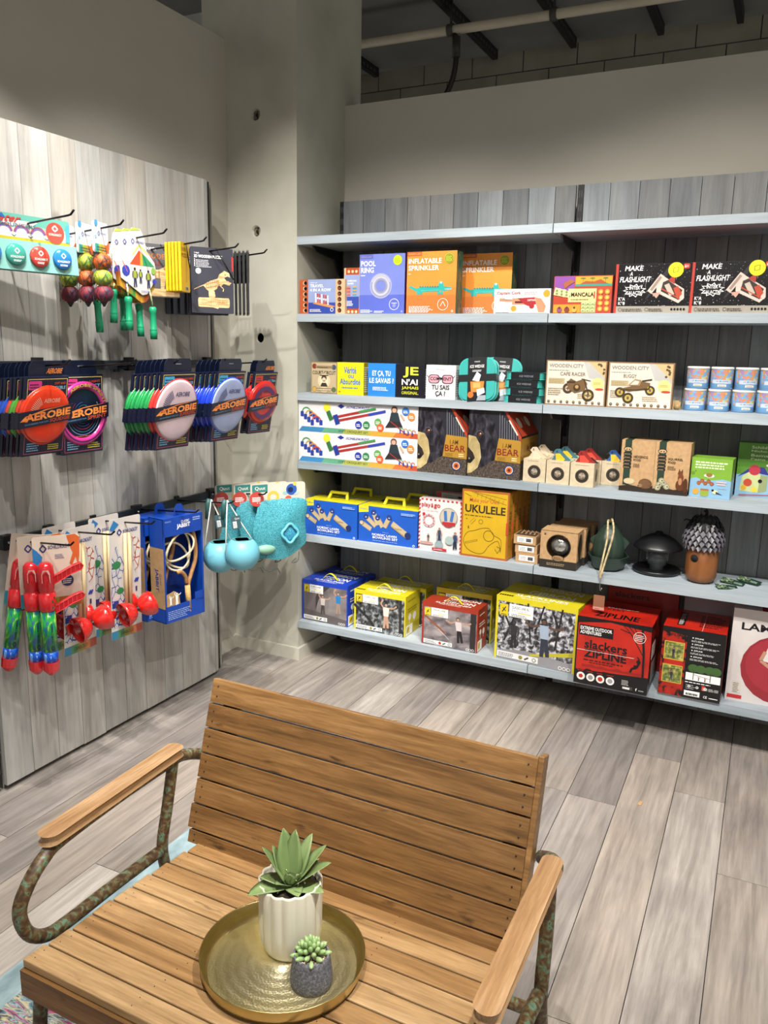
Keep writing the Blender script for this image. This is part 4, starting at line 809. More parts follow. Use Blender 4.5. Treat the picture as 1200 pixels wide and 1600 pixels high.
for k, nm in enumerate(('second', 'third', 'fourth', 'rearmost')):
    dup(uk, (-1.256+.1105+.004*(k+1), YF-.008+.056*(k+1), Z5+.0006), label=f'{nm} yellow ukulele kit box in the row behind the front one')
for k in range(3):
    b = MB(); z = k*.0435; b.box(-.05, 0, 0, .05, .1, .040, kraft); b.box(-.046, .004, .012, .046, .096, .0405, P('3b2c1c', .9)) if k == 2 else None
    b.front(.1, .04); b.rc(.16, .2, .86, .82, W_); b.fine(.22, .3, .5, .72, 3, c('5a5a5a')); b.rc(.56, .3, .8, .7, c('9a9aa0')); b.fine(.56, .3, .8, .7, 1, K_, .9)
    if k == 2:
        for q in range(4): b.tube([(-.03+q*.02, .03, .036), (-.02+q*.018, .06, .05), (-.01+q*.02, .05, .04)], .004, c('7c5a38'), 6)
    tag(b.build('small_parts_box', loc=(-.955+(.004, -.002, -.008)[k], YF+.012+(.006 if k == 1 else 0), Z5+.0006+k*.0412)), ('bottom', 'middle', 'open topmost')[k]+' small kraft box with a white label, stacked beside the ukulele kits', 'box', 'small labelled kraft boxes')
glassball = noisemat('silvered_glass_ball', [(.4, '8a8a88'), (.6, 'e6e6e2')], 8, rough=.08, metal=.85)
def ballbox(loc, label):
    t = empty('glass_ball_box', loc); w = .16; h = .165; d = .105
    b = MB(); seg = 28   # front panel with a real round opening
    cx, cz, rr = 0, .098, .05
    sq = []
    for k in range(seg):
        a = 2*PI*k/seg; ca, sa = math.cos(a), math.sin(a)
        s_ = min((w/2)/max(abs(ca), 1e-6), ((h-cz) if sa > 0 else cz)/max(abs(sa), 1e-6)); sq.append((ca*s_, cz+sa*s_))
    v = [(cx+rr*math.cos(2*PI*k/seg), 0, cz+rr*math.sin(2*PI*k/seg)) for k in range(seg)]+[(q[0], 0, q[1]) for q in sq]
    b.add(v, [(k, seg+k, seg+(k+1) % seg, (k+1) % seg) for k in range(seg)], kraft)
    for kk in (math.atan2(h-cz, w/2), PI-math.atan2(h-cz, w/2), PI+math.atan2(cz, w/2), 2*PI-math.atan2(cz, w/2)):
        k0 = int(kk/(2*PI/seg)); p = (w/2*(1 if math.cos(kk) > 0 else -1), 0, h if math.sin(kk) > 0 else 0)
        b.add([(sq[k0][0], 0, sq[k0][1]), p, (sq[(k0+1) % seg][0], 0, sq[(k0+1) % seg][1])], [(0, 1, 2)], kraft)
    b.box(-w/2, .002, 0, w/2, d, .002, kraft); b.box(-w/2, d-.002, 0, w/2, d, h, kraft); b.box(-w/2, .0005, 0, -w/2+.002, d, h, kraft); b.box(w/2-.002, .0005, 0, w/2, d, h, kraft); b.box(-w/2, 0, h-.002, w/2, d, h, kraft)
    b.box(-w/2+.004, .004, .003, w/2-.004, d-.004, .03, P('1c1712', .9))
    b.front(w, h); b.rc(0, 0, 1, .22, c('2a2620')); b.rg(.5, .594, .31, .335, c('2e2418')); b.el(.5, .28, .17, c('2a2620'), ry_=.085); b.el(.5, .28, .155, c('9a7a54'), ry_=.072); b.fine(.38, .24, .62, .32, 2, c('2e2418')); b.fine(.2, .08, .8, .16, 2, c('a08a68')); b.el(.12, .9, .03, c('5a4630')); b.fine(.62, .84, .75, .87, 1, c('5a4630'))
    R_(b, w, d, h); b.rc(0, 0, 1, .22, c('2a2620')); b.el(.5, .594, .34, c('17130f'), ry_=.33); b.rg(.5, .594, .34, .37, c('4a3824')); b.el(.5, .28, .2, c('2a2620'), ry_=.085); b.build('carton', t)
    b = MB(); b.ball((0, .050, .097), .047, glassball, 24, 14); b.build('glass_ball', t)
    return tag(t, label, 'boxed ornament', 'kraft boxes with silvered balls')
b1 = ballbox((-.805, YF-.015, Z5+.0006), 'front kraft box with a round window and a silvered glass ball inside')
for k, nm in enumerate(('second', 'third')): dup(b1, (-.795+k*.012, YF-.015+.108*(k+1)-.0*k, Z5+.0006), label=f'{nm} kraft ball box in the row behind the front one')
gr = noisemat('dark_green_plastic', [(.3, '25342b'), (.7, '2c3d33')], 9, rough=.4)
t = empty('pot_bird_feeder', (-.615, YF+.10, Z5+.0006))
b = MB(); b.lathe([(.05, 0), (.068, .012), (.088, .06), (.09, .064), (.084, .064), (.064, .02), (.0001, .018)], gr, 8, smooth=False); b.build('dish', t)
b = MB(); b.lathe([(.056, .03), (.066, .05), (.068, .09), (.062, .13), (.05, .16), (.044, .164), (.042, .176), (.034, .182), (.028, .198), (.012, .205), (.0001, .206)], gr, 24); b.build('pot_body', t)
b = MB(); b.prism([(-.05, .06), (-.082, .125), (-.074, .135), (-.052, .15)], -.004, .004, gr, 'y'); b.build('side_wing', t); b = MB(); b.prism([(.05, .06), (.084, .125), (.076, .135), (.052, .15)], -.004, .004, gr, 'y'); b.build('side_wing', t)
rope = noisemat('twisted_jute_rope', [(.4, '9c8a66'), (.6, 'c9b88e')], 90, (1, 1, .5), 3, rough=.9)
b = MB(); b.tube(spline([(0, -.0, .205), (.0, -.06, .226), (.008, -.104, .205), (.012, -.118, .16), (.004, -.124, .09), (-.004, -.132, .02), (.0, -.133, -.01)], 5), .0042, rope)
b.tube(spline([(0, .0, .205), (.014, -.05, .23), (.032, -.10, .2), (.03, -.118, .15), (.016, -.124, .08), (.0, -.132, .0), (.0, -.133, -.01)], 5), .0042, rope); b.build('hanging_rope', t)
b = MB(); b.tube(spline([(.0, -.133, -.01), (.0, -.134, -.05), (.004, -.134, -.062), (.008, -.134, -.052)], 4), .0014, P('b9bcc0', .25, .9), 6); b.tube([(.001, -.134, -.058), (.003, -.134, -.085)], .0007, K_, 5); b.build('steel_hook', t)
b = MB(); b.box(-.022, -.136, -.148, .024, -.1345, -.084, c('8a5c44')); b.face((-.022, -.136, -.148), (.046, 0, 0), (0, 0, .064)); b.rc(.0, .0, 1, .2, c('c98f80')); b.fine(.12, .06, .6, .14, 1, c('7a2a28')); b.build('price_tag', t)
tag(t, 'dark green teapot-shaped bird feeder with a rope loop and a hanging tag', 'bird feeder')
t = empty('dome_bird_feeder', (-.42, YF+.16, Z5+.0006)); bp = P('111114', .35)
b = MB(); b.lathe([(.07, 0), (.094, .004), (.1, .014), (.095, .02), (.07, .012), (.0001, .012)], bp, 40); b.build('seed_tray', t)
b = MB(); b.lathe([(.03, .012), (.03, .03), (.038, .035), (.046, .06), (.046, .105)], P('b9bdc2', .1, trans=.85), 28); b.lathe([(.024, .013), (.026, .06), (.0001, .075)], P('9ba0a8', .3), 20); b.build('seed_tube', t)
b = MB(); b.lathe([(.04, .098), (.088, .104), (.1, .108), (.1, .113), (.094, .122), (.07, .145), (.04, .163), (.016, .17), (.014, .178), (.0001, .18)], bp, 40); b.build('dome_roof', t)
b = MB(); b.tube(spline([(-.06, -.01, .1), (-.062, -.012, .06), (-.052, -.014, .045), (-.044, -.012, .055)], 4), .0018, bp, 6); b.build('perch_wire', t)
tag(t, 'black dome-roofed bird feeder with a clear seed tube', 'bird feeder')
t = empty('acorn_birdhouse', (-.238, YF+.10, Z5+.0006)); aw = noisemat('turned_brown_wood', [(.3, '5c3418'), (.55, '7d4c26'), (.8, '8f5c30')], 5, (3, 3, .8), 6, .6, .4)
b = MB(); b.lathe([(.03, 0), (.046, .004), (.056, .014), (.061, .03), (.062, .05), (.062, .15), (.058, .155)], aw, 40)
b.lathe([(.0155, -.001), (.0155, .0012)], P('0b0806', .9), 20, c=(-.025, -.0575, .108), rot=Matrix.Rotation(PI/2, 3, 'X') @ Matrix.Rotation(math.radians(-24), 3, 'Y')); b.build('house_body', t)
b = MB(); cone = [(.074, .0), (.08, .02), (.082, .04), (.078, .06), (.07, .08), (.062, .095), (.05, .112), (.03, .125)]
b.lathe([(.06, -.004), (.074, .0)]+[(r_-.008, z) for r_, z in cone]+[(.0001, .128)], P('232228', .6), 28, c=(0, 0, .15))
for i, (r_, z) in enumerate(cone[:-1]):
    n = 22 if i < 5 else 15
    for k in range(n):
        a = 2*PI*(k+.5*(i % 2))/n; ca, sa = math.cos(a), math.sin(a); zz = .15+z; q = .011
        p0 = Vector((ca*(r_+.004), sa*(r_+.004), zz-.011)); l = Vector((-sa, ca, 0))
        b.add([p0, Vector((ca*r_, sa*r_, zz+.004))+l*q, Vector((ca*(r_-.01), sa*(r_-.01), zz+.016)), Vector((ca*r_, sa*r_, zz+.004))-l*q, Vector((ca*(r_-.012), sa*(r_-.012), zz))], [(0, 1, 2, 3), (0, 4, 1), (0, 3, 4), (1, 4, 2), (2, 4, 3)], P('5a585f' if i < 4 else '1a191c', .35))
b.build('scaled_cap', t)
b = MB(); b.tube([(0, 0, .27), (.002, 0, .29), (-.006, 0, .3)], [.008, .006, .009], P('16130f', .8)); b.tube([(-.05, 0, .25), (-.075, -.01, .256), (-.082, -.01, .25)], .003, P('16130f', .8)); b.build('stalk', t)
tag(t, 'acorn-shaped wooden birdhouse with a scaled grey pine cone cap', 'birdhouse')
for k, (x, y, rz, lab) in enumerate(((-.13, YF+.05, 28, 'dark green leafy swing tag lying nearest the shelf edge'), (-.115, YF+.13, -12, 'dark green leafy swing tag lying behind the first one'), (-.055, YF+.17, -20, 'dark green swing tag lying farthest right on the fifth shelf'))):
    b = MB(); b.box(-.045, -.02, 0, .045, .02, .0016, c('183024')); b.face((-.045, -.02, .0016), (.09, 0, 0), (0, .04, 0)); b.rc(.02, .05, .5, .95, noisemat('leafy_print', [(.4, '1c2c20'), (.55, '56704a'), (.7, 'c0c8b8')], 110, detail=3)); b.fine(.56, .3, .94, .7, 2, c('9ab0a0'))
    tag(b.build('swing_tag', loc=(x, y, Z5+.003+.004*k), rot=(math.radians(14), math.radians(6), math.radians(rz))), lab, 'tag', 'swing tags beside the birdhouse')

# ---- bottom shelf
bw = lambda n, s=55: noisemat('monochrome_photo_'+n, [(.36, '17171b'), (.47, '4b4c52'), (.55, '9a9ba2'), (.66, 'd6d6da')], s, detail=7, dist=.7, rough=.35)
clouds = noisemat('cloudy_sky_photo', [(.35, '4f4a4e'), (.55, '857d80'), (.75, 'b5adad')], 14, (1, 1, 1.6), 5, .6, .35)
greyw = noisemat('misty_wall_photo', [(.35, '5a5557'), (.6, '8c8484'), (.8, 'a29b9a')], 9, detail=5, rough=.35)
leafy = noisemat('grey_foliage_photo', [(.36, '16181a'), (.5, '4a4d4e'), (.6, '85898a'), (.75, 'b9bcbc')], 45, detail=7, dist=.6, rough=.35)
def slack(photo, fr, kind, figs, xl=False):
    frc = c(fr)
    def d_(b, w, d, h):
        b.front(w, h); m0 = .035 if not xl else .03
        b.rc(m0, .0, 1-.02 if not xl else .97, .9 if not xl else .92, photo)
        if kind == 'tree': b.ln([(.0, .62), (.3, .3), (.4, .12)], .05, c('26242a')); b.rc(.88, .05, .93, .9, c('2a282c'))
        if kind == 'bark': b.pl([(.035, .0), (.3, .0), (.36, .75), (.04, .8)], c('6c6466')); b.pl([(.3, .3), (.4, .66), (.62, .9), (.4, .9), (.3, .6)], c('3c393c')); b.pl([(.035, .28), (.98, .16), (.98, .0), (.035, .0)], c('5c5556'))
        if kind == 'rail': b.rc(.87, .0, .97, .9, c('2a2528')); b.ln([(.04, .7), (.42, .34)], .035, c('8a5038')); b.ln([(.3, .42), (.5, .2)], .004, W_)
        if kind == 'xl':
            for q in ((.12, .3, .3, .92), (.2, .5, .05, .9), (.45, .35, .4, .95), (.5, .5, .6, .95), (.75, .3, .82, .95), (.8, .6, .7, .9)): b.ln([q[:2], q[2:]], .022, c('1d1d21'))
            b.pl([(.03, 0), (.97, 0), (.97, .14), (.4, .2), (.03, .14)], c('8a8a8e')); b.pl([(.45, .13), (.97, .25), (.97, .32), (.45, .16)], c('b5ad2c'))
        figs(b)
        b.rc(.05, .7, .155, .88, c('d6c022')); b.ln([(.08, .75), (.125, .84)], .012, K_); b.ln([(.085, .82), (.125, .77)], .01, K_); b.fine(.07, .71, .14, .735, 1, K_)
        b.rc(.17, .7, .47, .9, W_); b.tx({'tree': 'CLASSIC LINE', 'bark': 'FUN LINE', 'rail': 'TRAVEL LINE', 'xl': 'CLASSIC LINE XL'}[kind], .2, .83, .42, .87, K_, .02); b.tx('SLACKLINE SET', .2, .785, .4, .815, c('9a9a9a'), .0); b.rc(.28, .765, .44, .778, c('d6c022')); b.fine(.2, .71, .44, .755, 2, c('6a6a6a'))
        b.rc(.04, .035, .56, .13, c('dcdcdc')); b.fine(.06, .05, .28, .115, 3, c('4a4a4a')); b.el(.34, .08, .025, c('b23a2c' if kind == 'rail' else '8a8430')); b.ln([(.39, .06), (.44, .1)], .02, c('4a4038')); b.rg(.51, .08, .016, .026, c('7a8474'))
        for k in range(3): b.rg(.83+k*.05, .05, .016, .022, W_)
        T_(b, w, d, h); b.rc(.0, .0, 1, .02, c('000000')) if 0 else None
        wt = c('e6e6e2'); b.tx('GIBBON', .3, .36, .86, .62, wt, .06); b.tx('SLACKLINES', .2, .14, .84, .28, wt, .03); b.fine(.3, .04, .75, .1, 1, wt); b.tx('GIBBON', .36, .72, .9, .95, wt, .06)
        if kind in ('tree', 'xl'):
            for k in range(6): b.rc(.02+k*.03, .04, .04+k*.03, .12, K_)
        R_(b, w, d, h); b.rc(.04, .02, .5, .26, W_); b.rc(.1, .06, .3, .22, c('d6c022')); b.ln([(.14, .1), (.26, .18)], .03, K_); b.el(.3, .45, .1, W_); b.ln([(.3, .4), (.3, .28)], .03, W_); b.el(.62, .42, .12, W_); b.ln([(.62, .38), (.62, .28)], .03, W_); b.fine(.15, .58, .8, .7, 2, wt if fr != 'cfc222' else c('8a8020')); b.fine(.15, .84, .7, .9, 1, wt if fr != 'cfc222' else c('8a8020'))
    return d_
def strap(o, w, d, h, y=.05, span=.085, hh=.03):
    b = MB(); n = 14; pts = [(-span/2+span*k/n, 0, h+hh*math.sin(PI*k/n)) for k in range(n+1)]
    for p, q in zip(pts, pts[1:]):
        b.add([(p[0], y-.007, p[2]), (q[0], y-.007, q[2]), (q[0], y+.007, q[2]), (p[0], y+.007, p[2]), (p[0], y-.007, p[2]+.003), (q[0], y-.007, q[2]+.003), (q[0], y+.007, q[2]+.003), (p[0], y+.007, p[2]+.003)], [(3, 2, 1, 0), (4, 5, 6, 7), (0, 1, 5, 4), (2, 3, 7, 6)], c('d8ce1c'), smooth=True)
    b.build('strap_handle', parent=o)
sk = c('b5907c')
o = pbox('slackline_box', 'blue slackline set box with children balancing, at the left end of the bottom shelf', 'sports box', .27, .17, .215, -2.125, Z6, YF+.018, -1, cols='1f3fb0', draw=slack(greyw, '1f3fb0', 'bark', lambda b: (b.who(.46, .2, .5, c('c9bfb8'), c('4a4240'), sk, c('5a3c2c'), 'up'), b.who(.8, .28, .56, c('2c7ab8'), c('9a8478'), sk, c('5a3c2c'), 'up'))), group='slackline boxes'); strap(o, .27, .17, .215, .06)
ob = dup(o, (-1.975, YF+.2, Z6+.0006), label='second blue slackline set box standing behind the first')
o = pbox('slackline_box', 'front yellow slackline set box with a woman in white balancing', 'sports box', .283, .17, .206, -1.822, Z6, YF+.025, cols='cfc222', draw=slack(leafy, 'cfc222', 'tree', lambda b: b.who(.63, .14, .66, c('d6cdc6'), c('b5907c'), sk, c('2c2420'), 'up')), group='slackline boxes'); strap(o, .28, .17, .206, .06)
dup(o, (-1.65, YF+.2, Z6+.0006), label='yellow slackline set box behind the woman-in-white one')
o = pbox('slackline_box', 'red slackline set box with a jumping athlete against clouds', 'sports box', .281, .13, .208, -1.441, Z6, YF+.004, cols='97301e', draw=slack(clouds, '97301e', 'rail', lambda b: b.who(.7, .16, .62, c('cfc4c4'), c('1f1c22'), sk, c('4a3426'), 'out', -.12)), group='slackline boxes'); strap(o, .28, .13, .208, .05)
o = pbox('slackline_box', 'yellow slackline set box standing behind the red one', 'sports box', .285, .12, .243, -1.43, Z6, YF+.15, cols='bdb11e', draw=slack(leafy, 'cfc222', 'tree', lambda b: b.who(.63, .14, .6, c('d6cdc6'), c('b5907c'), sk, c('2c2420'), 'up')), group='slackline boxes'); strap(o, .28, .12, .243, .03)
o = pbox('slackline_box', 'largest yellow slackline box with a man walking among blossom trees', 'sports box', .378, .24, .298, -1.078, Z6, YF-.004, -4, cols='cfc222', draw=slack(bw('blossom', 48), 'cfc222', 'xl', lambda b: (b.who(.24, .2, .46, c('2c2c30'), c('232327'), c('3a3a3c'), c('2a2a2c'), 'down'), b.who(.63, .16, .62, c('9aa9bd'), c('2c3140'), c('5c463a'), c('1f1a18'), 'out', -.05)), True), group='slackline boxes')
redg = noisemat('grunge_red_print', [(.3, '8c1810'), (.5, 'ad2114'), (.8, 'bd2a18')], 12, detail=6, rough=.3)
grun = noisemat('grunge_red_black_print', [(.44, '0e0c0d'), (.52, '9c1c12'), (.8, 'ad2415')], 34, detail=8, rough=.3)
def ragged(b, y0, y1, mat, n=40, seed=2, x0=0, x1=1):
    r_ = random.Random(seed); b.pl([(x0, y0)]+[(x0, y1)]+[(x0+(x1-x0)*k/n, y1+(r_.random()-.5)*.035) for k in range(1, n)]+[(x1, y1), (x1, y0)], mat)
def tree(b, x, y0, y1, mat, s=1):
    b.ln([(x, y0), (x-.01*s, (y0+y1)/2), (x-.05*s, y1-.05)], .03, mat)
    b.ln([(x-.01*s, y0+.45*(y1-y0)), (x-.2*s, y1-.12), (x-.34*s, y1-.08)], .012, mat); b.ln([(x-.03*s, y0+.7*(y1-y0)), (x-.24*s, y1-.02)], .01, mat); b.ln([(x-.1*s, y1-.14), (x-.16*s, y1-.02)], .008, mat); b.ln([(x-.2*s, y1-.12), (x-.3*s, y1-.02)], .008, mat)
def d_zip(b, w, d, h):
    b.front(w, h); b.rc(0, 0, 1, 1, K_); b.pl([(.0, .2), (1, .26), (1, 1), (0, 1)], redg); ragged(b, 0, .22, K_, seed=4); ragged(b, .26, .3, c('8a1a12'), 12, 8, .1, .95); b.pl([(0, .9), (.45, .97), (1, .92), (1, 1), (0, 1)], K_); b.rc(0, .2, .02, 1, K_)
    tree(b, .93, .2, .98, K_)
    b.rc(.035, .73, .5, .88, K_); b.tx('EXTREME OUTDOOR', .05, .81, .48, .86, W_, .03); b.tx('ADVENTURES', .05, .75, .34, .8, W_, .03)
    b.tx('slackers', .12, .54, .7, .67, K_, .05); b.tx('ZIPLINE', .12, .41, .7, .53, K_, .08); b.fine(.12, .36, .72, .395, 1, c('3a0c08')); b.fine(.2, .33, .6, .355, 1, c('3a0c08')); b.ln([(.02, .51), (.8, .51)], .006, c('d8cfc8'))
    b.el(.86, .47, .028, K_); b.ln([(.84, .54), (.87, .5)], .015, K_); b.ln([(.87, .46), (.84, .38), (.78, .36), (.76, .3)], .03, K_); b.ln([(.86, .4), (.8, .4)], .03, K_)
    b.rg(.85, .82, .075, .082, c('d8cfc8')); b.fine(.79, .77, .91, .87, 4, c('d8cfc8'))
    for k in range(4): b.el(.1+k*.135, .115, .058, c('e2dcd8')); b.el(.1+k*.135, .115, .034, c(('a8281c', '8a8a8a', 'a8281c', '8f8f96')[k]), n=(5, 20, 12, 20)[k]); b.fine(.05+k*.135, .19, .15+k*.135, .215, 1, c('a8281c'))
    b.fine(.66, .1, .77, .18, 4, c('b9b4b0')); b.pl([(.67, .04), (.81, .04), (.81, .09), (.67, .09)], c('3c3a3a')); b.fine(.68, .045, .8, .085, 1, W_, .7); b.tx('f', .85, .045, .87, .085, W_, .02); b.fine(.89, .05, .98, .08, 1, c('9a9a9a'))
    T_(b, w, d, h); b.rc(0, 0, 1, 1, redg); b.tx('SLACKERS', .05, .52, .55, .6, K_, .03); b.tx('ZIPLINE', .2, .12, .8, .36, K_, .07); b.fine(.3, .66, .8, .7, 1, W_); b.ln([(0, .06), (1, .06)], .004, c('5c0c08'))
    R_(b, w, d, h); b.rc(0, 0, 1, 1, K_); b.rc(.06, .3, .94, 1, grun); b.rc(.25, .1, .75, .4, c('b9b5b2')); b.fine(.3, .14, .7, .38, 7, c('4a4a4a')); b.pl(rrect(.14, .48, .5, .7, .02), W_); b.fine(.18, .5, .46, .68, 5, c('8a1a12'))
o = pbox('zipline_box', 'big red and black zipline kit box hanging over the shelf edge', 'sports box', .302, .26, .298, -.685, Z6, 3.235, 0, cols='8c1810', draw=d_zip, group='red zipline boxes')
def d_zip2(b, w, d, h):
    b.front(w, h); b.rc(0, 0, 1, 1, K_); b.pl([(0, 0), (.4, 0), (.4, .9), (0, .94)], grun); b.rc(.06, .12, .36, .84, redg); b.tx('ZIPLINE', .05, .87, .38, .91, K_, .04)
    ph = noisemat('garden_photo', [(.3, '2a3018'), (.5, '6f7c3c'), (.65, 'b9ac5c'), (.8, 'd9d4b0')], 60, detail=4)
    for y0 in (.52, .18): b.rc(.045, y0, .37, y0+.27, c('c9a23c')); b.rc(.06, y0+.012, .355, y0+.258, ph); b.ln([(.1, y0+.2), (.33, y0+.22)], .008, c('2a2a24')); b.who(.2, y0+.03, .16, c('2c2c38'), c('3c3c48'), c('a87c64'), K_, 'up')
    b.rc(.43, .27, .98, .38, W_); b.pl([(.42, .38), (.98, .38), (.98, .48), (.42, .48)], K_)
    for x in (.54, .66, .8, .9): b.el(x, .45, .085, c('3c5c2c'), ry_=.06)
    for x in (.55, .82): b.ln([(x, .28), (x, .42)], .012, c('2c3c1c'))
    b.ln([(.55, .36), (.82, .33)], .005, K_); b.who(.64, .28, .06, c('8a4a3c'), K_, c('a87c64')); b.who(.74, .28, .06, c('b06a3c'), K_, c('a87c64'))
    for k in range(4): b.el(.49, .89-k*.09, .01, W_); b.tx('ZIPLINE', .52, .88-k*.09, .66, .9-k*.09, W_, .01); b.fine(.47, .835-k*.09, .93, .865-k*.09, 2, c('b9b9b9'))
    b.fine(.43, .235, .95, .258, 1, W_); b.fine(.45, .14, .6, .22, 3, c('9a9a9a')); b.rc(.43, .04, .68, .115, W_); b.fine(.46, .05, .65, .085, 1, K_, .9); b.rc(.7, .15, .76, .22, c('c23a2c')); b.rc(.86, .07, .86, .1, W_)
    for k in range(3): b.rg(.5+k*.13, .18, .012, .022, W_); b.fine(.72+k*.09, .155, .8+k*.09, .2, 3, c('c9c9c9'))
    b.tx('CE', .74, .045, .8, .08, W_, .02); b.fine(.83, .05, .97, .075, 1, W_)
    T_(b, w, d, h); b.rc(0, 0, 1, 1, redg); b.rc(.2, .15, .32, .85, K_); b.tx('slackers', .05, .15, .16, .5, K_, .02) if 0 else None; b.fine(.22, .2, .3, .8, 9, W_, .35); b.fine(.55, .2, .95, .85, 7, c('3a0c08'), .6); b.ln([(.62, 0), (.62, .9)], .006, c('c9c0b8'))
    R_(b, w, d, h); b.rc(0, 0, 1, 1, grun)
o2 = pbox('zipline_box', 'red and black zipline box turned to show its text panel and two photos', 'sports box', .24, .26, .292, -.349, Z6, 3.302, 0, cols='8c1810', draw=d_zip2, group='red zipline boxes')
pbox('zipline_box', 'dark red box standing at the back behind the big zipline box', 'sports box', .30, .06, .36, -.62, Z6, 3.53, 0, cols='7c1a14', draw=lambda b, w, d, h: (b.front(w, h), b.tx('slackers', .1, .88, .6, .95, K_, .04)), group='red zipline boxes')
def d_lam(b, w, d, h):
    b.front(w, h); b.tx('LAMZAC', .1, .78, .78, .86, K_, .06); b.el(.55, .4, .42, c('8e2630')); b.el(.52, .44, .34, c('9c2c38')); b.el(.62, .5, .24, c('a23442'), ry_=.12)
    b.el(.52, .68, .055, c('2c211c')); b.el(.52, .665, .046, c('b98a74')); b.pl([(.36, .48), (.6, .44), (.66, .6), (.4, .62)], c('d6d2d0')); b.ln([(.38, .58), (.34, .48), (.44, .42)], .04, c('b98a74')); b.ln([(.56, .46), (.74, .4), (.8, .18)], .085, c('5f7296')); b.ln([(.6, .48), (.9, .5)], .08, c('5f7296')); b.ln([(.79, .14), (.86, .12)], .04, c('e2e0dc'))
    b.rc(.02, .03, .18, .07, c('b5262c')); b.rc(.06, .09, .16, .22, c('c9c2b8')); b.fine(.075, .1, .145, .21, 6, K_, .4)
    b.face((-w/2, 0, 0), (0, -.0001, 0), (0, 0, h)) if 0 else None
    T_(b, w, d, h); b.rc(.3, 0, 1, 1, c('a5262c')); b.tx('LAMZAC', .4, .3, .8, .7, K_, .04)
pbox('air_seat_box', 'tall white box with a man on a crimson air seat, cut by the photo edge', 'furniture box', .34, .2, .392, -.094, Z6, 3.372, 2, cols='cdc6c4', mats={'L': 'b9b2b0'}, draw=d_lam, group='white air seat boxes')
pbox('air_seat_box', 'second white air seat box set back behind, only its name strip in view', 'furniture box', .36, .04, .425, -.3, Z6, 3.57, 0, cols='9a949a', draw=lambda b, w, d, h: (b.front(w, h), b.tx('LAMZAC', .1, .88, .8, .96, K_, .06)), group='white air seat boxes')
# ------------------------------------------------------------ hanging products on the hook panel
def hung(name, x, y, z, yaw=0, tilt=0): return empty(name, (x, y, z), (math.radians(tilt), 0, math.radians(90+yaw)))
def hcard(b, x0, x1, z0, z1, mat, th=.0012, y=0, r=.008): b.prism(rrect(x0, z0, x1, z1, r, 3), y, y+th, mat, 'y')
navy = P('10182f', .35); orange = noisemat('orange_gradient_print', [(.3, 'd9662c'), (.7, 'f0a050')], 30, (.3, .3, 3), rough=.3)
clearp = P('e8eef2', .12, trans=.9)
# water skimming discs pack
t = hung('skimming_disc_pack', -2.247, 1.90, 1.977, -8)
b = MB(); hcard(b, -.19, .15, -.066, .02, c('5fa597')); b.face((-.19, 0, -.066), (.34, 0, 0), (0, 0, .086))
b.rc(0, .0, 1, .18, c('b49a28')); b.rc(0, .18, 1, .5, c('cfc9c0')); b.rc(0, .5, 1, .62, c('8fb0a8')); b.pl([(0, .5), (0, .8), (.66, .78), (.6, .62)], c('d8cfc8'))
for k in range(4):
    for j, q in enumerate(('b5503c', '5a4a8a', '8a5a9c')): b.rg(.15+k*.17, .3, .075-j*.008, .085-j*.008, c(q), a0=10, a1=170)
    b.el(.24+k*.17, .3, .035, c('b9bdb8'), ry_=.07); b.rg(.24+k*.17, .28, .016, .02, c('2a2a30'), a0=180, a1=360)
b.tx('Water', .12, .7, .46, .97, c('b5322c'), .04, .2); b.tx('BOUNCERS', .28, .55, .64, .68, c('3c6478'), .02); b.el(.84, .5, .1, c('c8483c')); b.tx('SCHILDKRÖT', .77, .4, .91, .5, W_, .02); b.ln([(.81, .66), (.84, .78), (.87, .66), (.84, .56), (.81, .66)], .012, W_); b.pl([(.95, .2), (1, .2), (1, .9), (.96, .8)], c('4f9cc4')); b.pl([(.3, .98), (.34, .8), (.26, .86)], c('2a5fa0'))
b.build('header_card', t)
b = MB(); b.prism([(-.19, -.066), (.15, -.066), (.156, -.152), (-.196, -.152)], -.03, 0, noisemat('aqua_card_tray', [(.3, '7fb8b0'), (.7, '8fc8c0')], 8, rough=.25), 'y'); b.prism([(-.19, -.066), (.15, -.066), (.156, -.152), (-.196, -.152)], -.0005, .02, c('5a9088'), 'y'); b.build('tray', t, bevel=.003)
for k, q in enumerate(('2f7fc0', '3f9a8c', 'c8483c', '2a78c0')):
    b = MB(); R9 = Matrix.Rotation(PI/2, 3, 'X'); b.lathe([(.0001, .010), (.030, .010), (.033, .006), (.034, 0)], c(q, .2), 32, c=(0, 0, 0), rot=R9)
    b.face((-.034, -.0102, -.034), (.068, 0, 0), (0, 0, .068)); b.ln([(.38, .66), (.5, .78), (.62, .66), (.5, .54), (.38, .66)], .05, W_); b.tx('SCHILDKRÖT', .16, .34, .84, .46, W_, .03); b.fine(.3, .18, .7, .28, 2, W_)
    b.build('skimming_disc', t, loc=(-.15+k*.082, -.031, -.108))
tag(t, 'turquoise pack of round skimming discs on the nearest top hook', 'toy pack')
